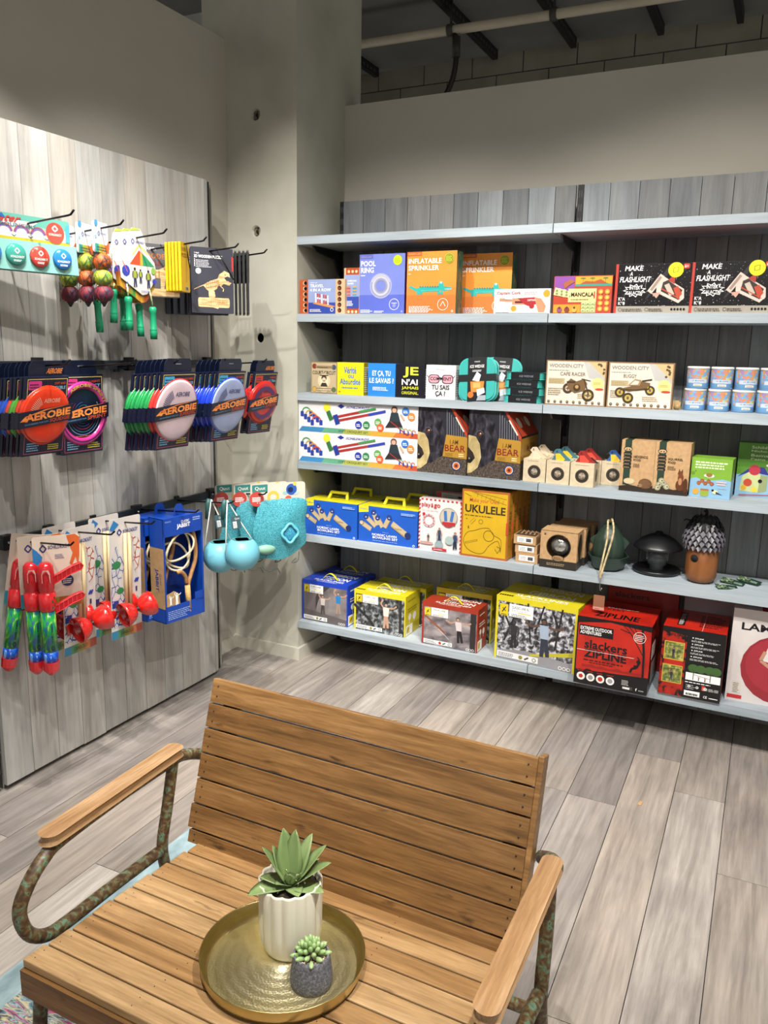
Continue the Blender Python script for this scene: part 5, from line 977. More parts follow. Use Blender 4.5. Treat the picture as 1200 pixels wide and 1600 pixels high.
# neoprene ball nets
def ballnet(x, yaw, cols_, label):
    t = hung('ball_net_pack', x, 2.11, 1.985, yaw); b = MB()
    for s_ in (-1, 1): hcard(b, -.044, .044, -.083, .016, WH, y=-.004*s_)
    b.face((-.044, -.0042, -.083), (.088, 0, 0), (0, 0, .099)); b.k = 4
    for i, q in enumerate(('2f9a8c', 'a9b82c', 'd9a02c', 'd9642c')): b.rc(i*.25, 0, i*.25+.25, .27, c(q))
    b.fine(.12, .05, .9, .22, 2, c('3f4a5a'), .6); b.el(.12, .94, .12, c('4a9ccc')); b.ln([(.22, .62), (.3, .7), (.38, .62), (.3, .54), (.22, .62)], .03, c('3a4a9a')); b.tx('SCHILDKRÖT', .42, .6, .85, .67, c('3a4a9a'), .02); b.el(.06, .5, .06, c('7fb8dc')); b.pl([(.85, .27), (1, .27), (1, .45)], c('d9642c'))
    b.build('header_card', t)
    for k, q in enumerate(cols_):
        b = MB(); b.ball((0, 0, 0), .0325, noisemat('ball_'+q[0], [(.4, q[0]), (.52, q[1]), (.6, q[0])], 26, detail=3, dist=.5, rough=.6), 18, 10, (1, 1, .92)); b.build('neoprene_ball', t, loc=(0, -.002, -.113-k*.0525))
    b = MB(); net = P('2a2a28', .7)
    for k in range(12):
        a = 2*PI*k/12; pts = []
        for j in range(14):
            tt = a+j*.22*(1 if k % 2 else -1); pts.append((.0335*math.cos(tt), -.002+.0335*math.sin(tt), -.083-j*.0125))
        b.tube(pts, .0006, net, 4)
    b.tube([(0, -.002, -.24), (0, -.002, -.262)], [.016, .003], net, 8); b.build('net', t)
    return tag(t, label, 'ball pack', 'netted ball packs')
O_, G_, R2_ = ('c65a18', '3a2a20'), ('a9b02a', '4a7a3c'), ('7c1420', '2a2440')
ballnet(-2.147, 16, (O_, G_, R2_), 'front net of three small balls, orange on top, under a white header card')
ballnet(-2.222, 16, (G_, O_, R2_), 'middle net of three small balls, lime green on top')
ballnet(-2.308, 14, (O_, G_, R2_), 'rear net of three small balls next to the turquoise disc pack')
# skipping ropes
grn = P('14855c', .35)
def ropepack(x, label, hs, full=True):
    t = hung('skipping_rope_pack', x, 2.32, 1.982, 0); b = MB()
    out = [(-.035, .012), (-.02, .03), (.02, .03), (.04, .0), (.05, -.045), (.09, -.085), (.095, -.11), (.088, -.15), (.045, -.2), (.02, -.205), (-.085, -.15), (-.09, -.1), (-.05, -.04)]
    b.prism(out, 0, .0015, c('c9c6c2'), 'y'); b.face((-.1, 0, -.21), (.2, 0, 0), (0, 0, .24))
    b.pl([(.3, .46), (.55, .68), (.72, .6), (.95, .46)], c('cf4a2c')); b.pl([(.6, .46), (.62, .64), (.72, .6), (.95, .46)], c('2c8c5c')); b.pl([(.56, .46), (.58, .66), (.63, .64), (.64, .46)], c('b5a03c')); b.ln([(.38, .6), (.56, .76), (.78, .64)], .03, c('c9d06a'))
    b.pl([(.34, .95), (.6, .98), (.56, 1), (.4, 1)], c('a9b84c')); b.ln([(.36, .8), (.4, .84), (.44, .8), (.4, .76), (.36, .8)], .015, c('3a4a9a')); b.tx('SCHILDKRÖT', .47, .78, .7, .82, c('3a4a9a'), .03); b.el(.2, .36, .1, c('2f3f9c'), n=9); b.ln([(.12, .5), (.24, .34)], .012, c('c9584c')); b.ln([(.16, .14), (.22, .2), (.28, .14), (.22, .08), (.16, .14)], .01, c('5a6aa4'))
    for q, s_ in ((.42, .3), (.56, .22), (.76, .28)): b.who(q, .13+(.06 if s_ < .25 else 0), s_, c('8a9a3c'), c('2a3050'), c('2c2420'), c('1c1814'), 'down')
    b.el(.9, .4, .06, c('7fa84a')); b.el(.92, .24, .055, c('3a3f9c')); b.tx('SCHILDKRÖT', .56, .06, .84, .1, c('3a4a9a'), .03); b.build('header_card', t)
    b = MB(); b.prism([(p[0]*1.02, p[1]-.028) for p in out if p[1] < -.08], .006, .02, noisemat('orange_green_back_card', [(.4, '8a3f1c'), (.5, 'b58a24'), (.6, '3c7a34')], 6, (4, 1, 1)), 'y'); b.build('back_card', t)
    cord = noisemat('flecked_cord', [(.4, '6a7a4a'), (.6, 'cfd0a4')], 140, rough=.9)
    for (hx, hy, hz, tl) in hs:
        b = MB(); b.tube([(hx*.9, .004, -.17), (hx, hy, hz+.004)], .0035, cord, 6); b.build('cord', t)
        b = MB(); prof = [(r_q*1.12, z_q) for r_q, z_q in [(.0001, 0), (.0085, 0), (.0125, -.006), (.0125, -.02), (.0105, -.024), (.0108, -.08), (.0122, -.083), (.0122, -.086), (.0112, -.089), (.0122, -.092), (.0122, -.095), (.0118, -.12), (.0001, -.12)]]
        b.lathe(prof, grn, 18); b.build('handle', t, loc=(hx, hy, hz), rot=(math.radians(tl*.3), math.radians(tl*.2), 0))
    return tag(t, label, 'skipping rope', 'skipping ropes on a card')
ropepack(-2.183, 'front skipping rope pack whose card shows three children, green handles dangling', [(-.06, -.006, -.215, 0), (.065, -.006, -.245, 0)])
ropepack(-2.222, 'middle skipping rope pack with green handles, between two like it', [(-.085, .0, -.19, 6), (.04, .0, -.235, -4)])
ropepack(-2.262, 'rear skipping rope pack hanging nearest the boarded panel', [(-.125, .004, -.225, -8), (.0, .0, -.215, 0)])
# flat wooden puzzle packs
slate = P('34353f', .4); woodp = noisemat('pale_plywood_print', [(.4, 'b08a5c'), (.6, 'd9b98a')], 60, (.4, 1, 4), rough=.5)
def dinos(b, dog=False):
    q = woodp; dk = c('8a5a34')
    if dog:
        b.pl([(.1, .36), (.2, .5), (.55, .52), (.75, .62), (.9, .56), (.8, .48), (.7, .4), (.66, .16), (.58, .16), (.58, .36), (.3, .36), (.26, .14), (.18, .14), (.18, .34)], q); b.ln([(.2, .5), (.08, .62)], .03, q)
        for k in range(5): b.rc(.22+k*.08, .37, .24+k*.08, .5, dk)
        return
    b.pl([(.03, .34), (.1, .38), (.28, .42), (.36, .36), (.46, .32), (.6, .38), (.66, .46), (.64, .54), (.46, .5), (.3, .44), (.12, .385)], q)
    b.pl([(.6, .5), (.66, .6), (.78, .66), (.9, .63), (.92, .56), (.86, .58), (.78, .55), (.84, .5), (.95, .48), (.9, .44), (.76, .46), (.7, .42)], q); b.el(.86, .475, .05, q, ry_=.03)
    b.pl([(.4, .36), (.54, .34), (.56, .26), (.48, .2), (.54, .12), (.64, .1), (.62, .07), (.44, .1), (.42, .2), (.4, .28)], q); b.ln([(.66, .44), (.76, .38), (.74, .34)], .02, q)
    for k in range(7): b.ln([(.34+k*.045, .36+k*.006), (.37+k*.045, .48+k*.006)], .012, dk)
    b.ln([(.34, .44), (.64, .5)], .01, dk); b.ln([(.36, .39), (.62, .43)], .01, dk); b.el(.8, .6, .015, dk)
def puzzle(loc, yaw, label, kind='dino', w=.178, h=.262, grp='flat wooden puzzle packs', tilt=0):
    t = hung('puzzle_pack', loc[0], loc[1], loc[2], yaw, tilt); b = MB(); bc = {'dino': slate, 'dog': P('55565a', .4), 'yellow': P('cfa416', .35), 'black': P('141416', .4)}[kind]
    b.prism(rrect(-w/2, -h+.012, w/2, .012, .004, 2), -.005, .005, bc, 'y')
    b.face((-w/2, -.005, -h+.012), (w, 0, 0), (0, 0, h))
    if kind == 'dino':
        b.tx('T-REX', .08, .9, .2, .92, W_, .02); b.tx('3D WOODEN PUZZLE', .08, .84, .74, .885, W_, .05); b.fine(.12, .7, .5, .82, 5, c('b9b9c0')); 
        for k in range(5): b.rc(.08, .71+k*.024, .1, .725+k*.024, W_)
        b.el(.17, .64, .065, c('d8d8dc')); b.rc(.96, .66, 1, .88, c('b5262c')); b.pl(rrect(.15, .09, .9, .24, .04), woodp); dinos(b)
        for k in range(16): b.ln([(.22+k*.04, .12), (.24+k*.04+random.uniform(-.02, .02), .21)], .008, c('8a6a40'))
    elif kind == 'dog':
        b.tx('3D WOODEN', .1, .88, .5, .93, W_, .03); b.tx('WOODEN', .1, .72, .8, .82, c('a8683c'), .04); b.tx('PUZZLE', .1, .6, .6, .69, c('7c2a20'), .04); b.rc(0, .02, 1, .16, woodp); dinos(b, True)
    elif kind == 'yellow':
        b.tx('3D WOODEN', .12, .82, .6, .9, c('6a5010'), .03); b.tx('PUZZLE', .12, .7, .8, .78, c('5a2a10'), .04); b.ln([(.6, .2), (.62, .6)], .12, c('b58a3c')); b.ln([(.6, .6), (.7, .68)], .1, c('b58a3c')); b.rc(.45, .03, .8, .12, c('b9b3a0')); b.fine(.48, .04, .78, .11, 1, K_, .9)
    else: b.rc(.1, .1, .9, .24, woodp); b.tx('3D WOODEN PUZZLE', .1, .84, .76, .88, W_, .05); dinos(b)
    b.build('pack', t)
    b = MB(); b.tube([(w*.1, -.007, .012), (w/2+.0005, -.007, -h*.42), (w/2+.0005, .007, -h*.42), (w*.1, .007, .012)], .0022, P('101014', .6), 6); b.build('elastic_band', t)
    return tag(t, label, 'puzzle', grp)
puzzle((-2.312, 2.56, 1.978), -25, 'grey wooden dog puzzle pack hanging behind the yellow packs', 'dog', .19, .205)
for k, nm in enumerate(('rearmost', 'second from the back', 'third from the back', 'second from the front', 'frontmost')):
    puzzle((-2.222+k*.0165, 2.545, 1.975), 20, f'{nm} yellow wooden puzzle pack on the fourth top hook', 'yellow', .092, .185, 'yellow puzzle packs')
puzzle((-2.183, 2.75, 1.980), -36, 'front dark slate dinosaur puzzle pack, its whole face in view')
for k, nm in enumerate(('second', 'third', 'fourth', 'rearmost')):
    puzzle((-2.216-k*.033, 2.76-k*.006, 1.974), -34+k*2, f'{nm} dark dinosaur puzzle pack behind the front one', 'dino', tilt=1)
for k, nm in enumerate(('first', 'second', 'third', 'fourth')):
    puzzle((-2.205+k*.021, 2.94, 1.982), 37, f'{nm} black pack seen edge-on on the farthest top hook, counted from the panel', 'black', grp='edge-on black packs')
# flying discs
def discpack(loc, label, col, kind, tilt=10, yaw=0, w=.2, h=.30, r_=.112, grp='carded flying discs', edge=None):
    t = hung('flying_disc_pack', *loc, yaw, tilt); b = MB()
    b.prism([(-w*.40, -.03), (-w*.40, .0), (-w*.33, .02), (w*.33, .02), (w*.40, .0), (w*.40, -.03)], -.001, .0015, navy, 'y')
    b.box(-w/2, -.012, -.03-h, w/2, .0, -.03, navy)
    cz = -.03-h*.49
    b.face((-w*.4, -.001, -.03), (w*.8, 0, 0), (0, 0, .05)); b.tx('AEROBIE', .5, .15, .96, .5, orange, .05, .12) if kind in ('squid', 'dark') else b.ln([(.4, .6), (.6, .6)], .02, c('8a8f9a'))
    b.face((-w/2, -.012, -.03-h), (w, 0, 0), (0, 0, h)); yl = c('c9b06a')
    for a_, d_ in (((.04, .97), (.97, .97)), ((.97, .97), (.97, .5)), ((.04, .97), (.04, .6))): b.ln([a_, d_], .014, yl)
    for a_, d_ in (((.04, .03), (.97, .03)), ((.97, .03), (.97, .3)), ((.04, .03), (.04, .36))): b.ln([a_, d_], .012, c('9a4a5c'))
    b.pl(rrect(.06, .84, .36, .95, .02), c({'squid': 'c8307a', 'super': '3fa0cc', 'dark': 'b5382c', 'sprint': 'c8307a'}[kind])); b.fine(.09, .86, .33, .93, 2, navy)
    b.tx({'squid': 'SOFT AND', 'super': 'HOVERS', 'dark': 'SUPERDISC', 'sprint': 'LIGHT'}[kind], .66, .9, .93, .93, c('c8482c'), .03, .1); b.tx({'squid': 'FLEXIBLE', 'super': 'ON WATER', 'dark': 'ULTRA', 'sprint': 'FAST'}[kind], .6, .84, .93, .88, c('7fb0cc'), .03, .1)
    b.fine(.1, .06, .4, .18, 4, c('6f9ab8')); b.fine(.6, .06, .92, .14, 3, c('b5a83c')); b.rg(.5, .5, .5, .515, c('c24a30'), a0=50, a1=130); b.rg(.5, .5, .54, .55, c('5f8fc0'), a0=40, a1=140)
    b.fine(.2, .19, .8, .24, 2, c('b5504a'))
    if kind == 'sprint':
        for k, q in enumerate(('8f2c3c', '2c7a8c', '3c5fa0', '8f2c3c', '2c7a8c', '7c9ac0')): b.rg(.5, .5, .12+k*.055, .13+k*.055, c(q), a0=20+k*37, a1=250+k*29)
    b.build('card', t)
    R9 = Matrix.Rotation(PI/2, 3, 'X'); b = MB(); dm = P(col, .25, coat=.3)
    if kind == 'sprint':
        b.lathe([(r_*.76, .004), (r_*.78, .011), (r_*.84, .0145), (r_*.94, .0145), (r_, .010), (r_, .0)], dm, 44, rot=R9, cap=False); b.lathe([(r_*.86, .0149), (r_*.9, .0149)], P('3c1c50', .3), 44, rot=R9, cap=False)
        b.face((-r_, -.0151, -r_), (2*r_, 0, 0), (0, 0, 2*r_))
        v, f = text_geo('AEROBIE SPRINT', .04); b.k += 1
        b.add([b.map(.5+(.42+.045*p[1])*math.cos(math.radians(130-110*p[0])), .5+(.42+.045*p[1])*math.sin(math.radians(130-110*p[0]))) for p in v], f, c('c8a23c'))
    else:
        e = P(edge or col, .25, coat=.3)
        b.lathe([(r_, -.002), (r_, .007), (r_*.96, .0105)], e, 44, rot=R9)
        b.lathe([(r_*.96, .0105), (r_*.88, .013), (r_*.7, .0145), (r_*.4, .015), (.0001, .015)], dm, 44, rot=R9)
        b.face((-r_, -.0152, -r_), (2*r_, 0, 0), (0, 0, 2*r_)); q = c('26306c') if kind == 'super' else c('d9a08a') if kind == 'squid' else c('5a1c3c')
        b.tx('AEROBIE', .42, .72, .74, .79, q, .03, .1)
        for k in range(11): b.rg(.5, .5, .22, .36, q, n=2, a0=118+k*5, a1=120+k*5)
        if kind == 'dark': b.rg(.5, .5, .28, .38, c('4a2a5c')); b.rg(.5, .5, .1, .13, c('8a1c18'))
    if kind == 'dark': b.ball((-r_*1.0, .002, 0), r_*.46, P('c01c1c', .15, coat=.5), 20, 12, (.6, .26, 1.5))
    b.build('disc', t, loc=(0, -.005, cz))
    b = MB(); bh = .027; kz = .016
    for y0_, y1_, xa, xb in ((-.0225, -.0212, -w*.66, w*.60), (-.0212, -.004, -w*.665, -w*.655), (-.0212, -.004, w*.595, w*.605)):
        za, zb = cz+kz*xa/w, cz+kz*xb/w; vv = []
        for yy in (y0_, y1_): vv += [(xa, yy, za-bh), (xb, yy, zb-bh), (xb, yy, zb+bh), (xa, yy, za+bh)]
        b.add(vv, [(0, 1, 2, 3), (7, 6, 5, 4), (0, 4, 5, 1), (1, 5, 6, 2), (2, 6, 7, 3), (3, 7, 4, 0)], navy)
    b.face((-w*.64, -.0226, cz-bh-kz*.64), (w*1.2, 0, kz*1.2), (0, 0, bh*2))
    b.tx('AEROBIE', .1, .36, .99, .84, orange, .09, .0); b.pl([(.0, .42), (.1, .72), (.5, .97), (.98, 1), (.5, .9), (.12, .66), (.14, .4)], orange); b.tx({'squid': 'SQUIDGIE', 'super': 'SUPERDISC', 'dark': 'SUPERDISC', 'sprint': 'SPRINT'}[kind], .58, .06, .98, .32, c('b5482c'), .05); b.tx('ENGINEERED FOR FUN', .1, .14, .55, .24, c('5f8fb0'), .01)
    b.build('wrap_band', t)
    return tag(t, label, 'flying disc', grp)
nth = ('front', 'second', 'third', 'fourth', 'fifth', 'sixth', 'seventh', 'rearmost')
cols8 = ('d63414', 'c8442c', '4fa038', 'c94a34', '1f4fc0', '2450c0', '3f9a48', '2450c0')
nmc = ('bright orange red', 'orange red', 'lime green', 'salmon red', 'blue', 'blue', 'green', 'blue')
for k in range(8):
    discpack((-2.15-k*.0235, 1.853+.004*(k % 2), 1.521-.0018*k), f'{nth[k]} soft flying disc pack of the nearest stack, {nmc[k]} disc', cols8[k], 'squid', 11, 0, .168, .262, .1, 'flying discs of the nearest stack')
for k in range(2):
    discpack((-2.312-k*.024, 2.145, 1.516), ('front', 'rear')[k]+' magenta ring flying disc pack hanging close to the panel', 'b5307c', 'sprint', 4, 0, .19, .29, .118, 'magenta ring discs')
cg = ('c9b4bc', 'c8302c', 'c8302c', '1f8a48', '1f8a48', '1f8a48', '1f8a48', '1f8a48')
for k in range(7):
    discpack((-2.062-k*.0235, 2.385+.003*(k % 2), 1.528-.0018*k), f'{nth[k]} flying disc pack of the middle stack, '+('pale disc with a red rim' if k == 0 else ('red' if k < 2 else 'green')+' disc'), cg[k] if k != 2 else '1f8a48', 'super', 10, 0, .188, .296, .123, 'flying discs of the middle stack', edge='c8302c' if k == 0 else None)
for k in range(6):
    discpack((-2.045-k*.0245, 2.685+.003*(k % 2), 1.527-.0018*k), f'{nth[k]} flying disc pack of the right-hand stack, '+('pale disc with a blue rim' if k == 0 else 'blue disc'), '8f9cc0' if k == 0 else '1c3cc0', 'super', 10, 0, .184, .29, .12, 'flying discs of the right-hand stack', edge='1c3cb0' if k == 0 else None)
for k in range(2):
    discpack((-2.062-k*.03, 2.955, 1.518), ('front', 'rear')[k]+' red flying disc pack at the pillar end of the middle hook row', 'b5201c', 'dark', 11, -6, .15, .275, .098, 'red flying discs by the pillar')
# water blasters
red = P('bb1c24', .2, coat=.4); tubem = noisemat('green_flame_print', [(.38, '1c5a8c'), (.46, '1f8a3c'), (.56, '2fa04a'), (.62, 'b5c83c'), (.68, '2a9a48')], 34, (1.4, 1.4, .5), 3, 1.2, .15)
tubeb = noisemat('blue_wave_print', [(.4, '143c9c'), (.55, '1c5ac0'), (.62, '8fb8e0'), (.7, '1c50b8')], 40, (1.4, 1.4, .6), 3, 1.2, .15)
def blaster(loc, yaw, tilt, label, card=True, roll=0):
    t = hung('water_blaster_pack', *loc, yaw, tilt); tx_ = -.006; t.rotation_euler[1] = math.radians(roll)
    b = MB(); x0, x1 = -.04, .112
    hcard(b, x0, x1, -.235, .02, noisemat('cream_card', [(.3, 'd3c2b2'), (.7, 'dccbbb')], 20), y=.012); b.face((x0, .012, -.235), (x1-x0, 0, 0), (0, 0, .255))
    b.rc(.1, 0, 1, .14, c('b5662c'))
    if not card: b.rc(0, 0, 1, 1, c('b9aa9c'))
    b.rc(.1, 0, .5, .14, c('a9a030')); b.rc(0, 0, .18, .2, c('2a7a8c')); b.tx('AQUA BLASTER', .5, .035, .98, .085, c('3a3020'), .03)
    b.pl([(.72, .99), (.9, 1), (1, .95), (.98, .7), (.94, .55), (.9, .68), (.8, .56), (.76, .6), (.84, .74), (.78, .84)], c('d0622c')); 
    if card: b.pl([(0, .86), (.1, .8), (.2, .72), (.16, .6), (.24, .5), (.1, .45), (.12, .3), (0, .2)], c('2a78b8')); b.pl([(.04, .6), (.2, .66), (.22, .56), (.1, .54)], c('3c8a40'))
    b.ln([(.15, .83), (.22, .88), (.29, .83), (.22, .78), (.15, .83)], .03, c('2a2f6c')); b.tx('SCHILDKRÖT', .32, .82, .78, .88, c('2a2f6c'), .05, .1); b.fine(.46, .68, .66, .75, 3, c('6a6a8c')); b.el(.7, .36, .13, c('232c5c'), ry_=.08); b.fine(.6, .32, .8, .4, 3, c('d8cfc0')); b.build('card', t)
    b = MB()   # head with nozzle window, collar
    b.lathe([(.0001, -.062), (.016, -.064), (.0245, -.076), (.027, -.1), (.027, -.152), (.0235, -.16), (.0235, -.168), (.028, -.17), (.028, -.226), (.0255, -.232)], red, 28, c=(tx_, -.016, 0))
    for rr in range(3):
        for q in (-.3, .3): b.el if 0 else None
    b.cyl((tx_, -.016, 0), .028, -.225, -.175, PI); b.seg = 1
    for k in range(4): b.el(.66+(k % 2)*.1, .15+k*.22, .045, c('4a4a1c'))
    b.cyl((tx_, -.016, 0), .027, -.15, -.08, PI); b.pl([(.3, .3), (.62, .3), (.62, .75), (.56, .95), (.36, .95), (.3, .75)], c('e0b0a8')); b.pl([(.36, .32), (.58, .32), (.58, .72), (.46, .85), (.36, .72)], c('8a1018'))
    for dz in (-.1, -.205):
        pts = [(tx_+.02, dz-.014), (tx_+.05, dz+.0), (tx_+.085, dz+.018), (tx_+.112, dz+.026), (tx_+.12, dz+.016), (tx_+.114, dz+.002), (tx_+.08, dz-.01), (tx_+.05, dz-.026), (tx_+.02, dz-.04)]
        b.prism(pts, -.028, -.008, red, 'y')
        for k in range(6):
            x_ = tx_+.034+k*.0145; zz = dz-.018+k*.0068; b.box(x_, -.0295, zz-.011, x_+.002, -.0275, zz+.013, P('d8444a', .3))
        b.tube([(p[0], -.028, p[1]) for p in pts], .0016, P('d8444a', .3), 5)
    b.build('grip_head', t)
    b = MB(); b.lathe([(.0245, -.228), (.0245, -.38)], tubem, 28, c=(tx_, -.016, 0)); b.lathe([(.0245, -.38), (.0245, -.425)], tubeb, 28, c=(tx_, -.016, 0))
    b.cyl((tx_, -.016, 0), .0245, -.4, -.25, PI); v, f = text_geo('SCHILDKRÖT', .04); b.k = 2; b.add([b.map(.62-.1*p[1], .35+.5*p[0]) for p in v], f, navy); b.ln([(.5, .24), (.57, .3), (.64, .24), (.57, .18), (.5, .24)], .03, navy); b.build('barrel', t)
    b = MB(); b.lathe([(.0275, -.418), (.0265, -.44), (.0255, -.452), (.012, -.468), (.0001, -.470)], red, 12, c=(tx_, -.016, 0), smooth=False); b.build('end_cap', t)
    return tag(t, label, 'water blaster', 'carded water blasters')
blaster((-2.175, 1.822, .937), -33, 2, 'front red and green water blaster, its grips and card in full view')
blaster((-2.232, 1.81, .933), -30, 2, 'middle red and green water blaster, mostly hidden by the front card', False)
blaster((-2.29, 1.832, .93), -30, 3, 'rear water blaster leaning off to the left behind the other two', False, 9)
# diabolos
graf = noisemat('blue_scribble_print', [(0, '24408c'), (.05, '24408c'), (.06, 'd0cdca'), (.16, 'd0cdca'), (.17, '3a7a9c'), (.2, 'cbc8c5')], 44, (1, 1, .7), kind='edge', rough=.3)
grafr = noisemat('red_scribble_print', [(0, 'a83c2c'), (.05, 'b04a38'), (.07, 'd6d0cb'), (1, 'd6d0cb')], 46, (1, 1, .7), kind='edge', rough=.3)
rdm = P('c4201c', .18, coat=.5); pale = noisemat('pale_stick_wood', [(.3, 'c2ab80'), (.7, 'd6c29a')], 10, (8, 8, 1), rough=.5)
def diabolo(loc, yaw, tilt, label):
    t = hung('diabolo_set', *loc, yaw, tilt); b = MB(); w = .15; hcard(b, -w/2, w/2, -.455, .02, c('cfc9c4')); b.face((-w/2, 0, -.455), (w, 0, 0), (0, 0, .475))
    for i, q in enumerate(('2c7aa0', '4a8a5c', '9a9440', 'b5703c', 'b5503c')): b.pl([(i*.2, 0), (i*.2+.2, 0), (i*.2+.2, .07), (i*.2, .07)], c(q))
    b.tx('DIABOLO', .3, .02, .72, .05, c('3a3428'), .02); b.pl([(.02, .1), (.44, .1), (.48, .3), (.3, .46), (.46, .6), (.2, .78), (.06, .7), (.02, .4)], graf); b.el(.2, .62, .14, c('2c7a4a'), ry_=.035, n=9); b.el(.3, .4, .12, c('2c7a4a'), ry_=.03, n=7)
    b.pl([(.7, .84), (.95, .8), (.98, .6), (.8, .52), (.72, .62), (.8, .7)], grafr); b.pl([(0, .92), (.14, .99), (.3, .95), (.12, .9)], c('2c78b5'))
    b.ln([(.24, .885), (.31, .91), (.38, .885), (.31, .86), (.24, .885)], .03, c('2a2f7c')); b.tx('SCHILDKRÖT', .42, .87, .9, .905, c('2a2f7c'), .05, .1)
    b.ln([(.78, .44), (.84, .47)], .06, c('2a3a9c')); b.ln([(.84, .44), (.9, .47)], .06, c('2a3a9c')); b.rc(.8, .36, .86, .4, c('3a3a5c')); b.rg(.83, .3, .05, .058, c('8a8a9c')); b.tx('6+', .8, .29, .87, .31, c('5a5a6c'), .01); b.build('card', t)
    b = MB()
    for x_ in (-.008, .012): b.tube([(x_, -.009, -.04), (x_-.002, -.011, -.4)], [.0068, .0076], pale, 12)
    b.build('hand_sticks', t)
    for s_ in (-1, 1):
        b = MB(); Rr = Matrix.Rotation(s_*PI/2, 3, 'Y') @ Matrix.Identity(3)
        prof = [(.011, .004), (.024, .012), (.038, .026), (.046, .045), (.049, .062), (.0475, .0625), (.044, .046), (.035, .028), (.02, .017), (.0001, .014)]
        b.lathe(prof, rdm, 36, rot=Rr); b.build('cup', t, loc=(.002, -.056, -.335), rot=(0, math.radians(-12), math.radians(-12)))
    b = MB(); b.lathe([(.010, -.012), (.0115, -.006), (.008, 0), (.0115, .006), (.010, .012)], blk, 20, rot=Matrix.Rotation(PI/2, 3, 'Y')); b.build('axle', t, loc=(.002, -.056, -.335), rot=(0, math.radians(-12), math.radians(-12)))
    b = MB(); b.lathe([(.055, 0), (.053, -.03), (.05, -.05), (.04, -.06)], P('ffffff', .05, trans=1, alpha=.16), 28, c=(0, -.002, -.335), rot=Matrix.Rotation(PI/2, 3, 'X'), sx=1.35) if 0 else None
    return tag(t, label, 'diabolo', 'carded red diabolos')
diabolo((-2.212, 2.0, .935), 0, 3, 'front left red diabolo set with wooden sticks, beside the water blaster')
diabolo((-2.31, 2.0, .93), 0, 1, 'red diabolo set hanging behind the front left one on the same hook')
diabolo((-2.187, 2.2, .937), -4, 2, 'front right red diabolo set with wooden sticks, beside the blue boxes')
diabolo((-2.285, 2.19, .932), 0, 1, 'red diabolo set hanging behind the front right one on the same hook')
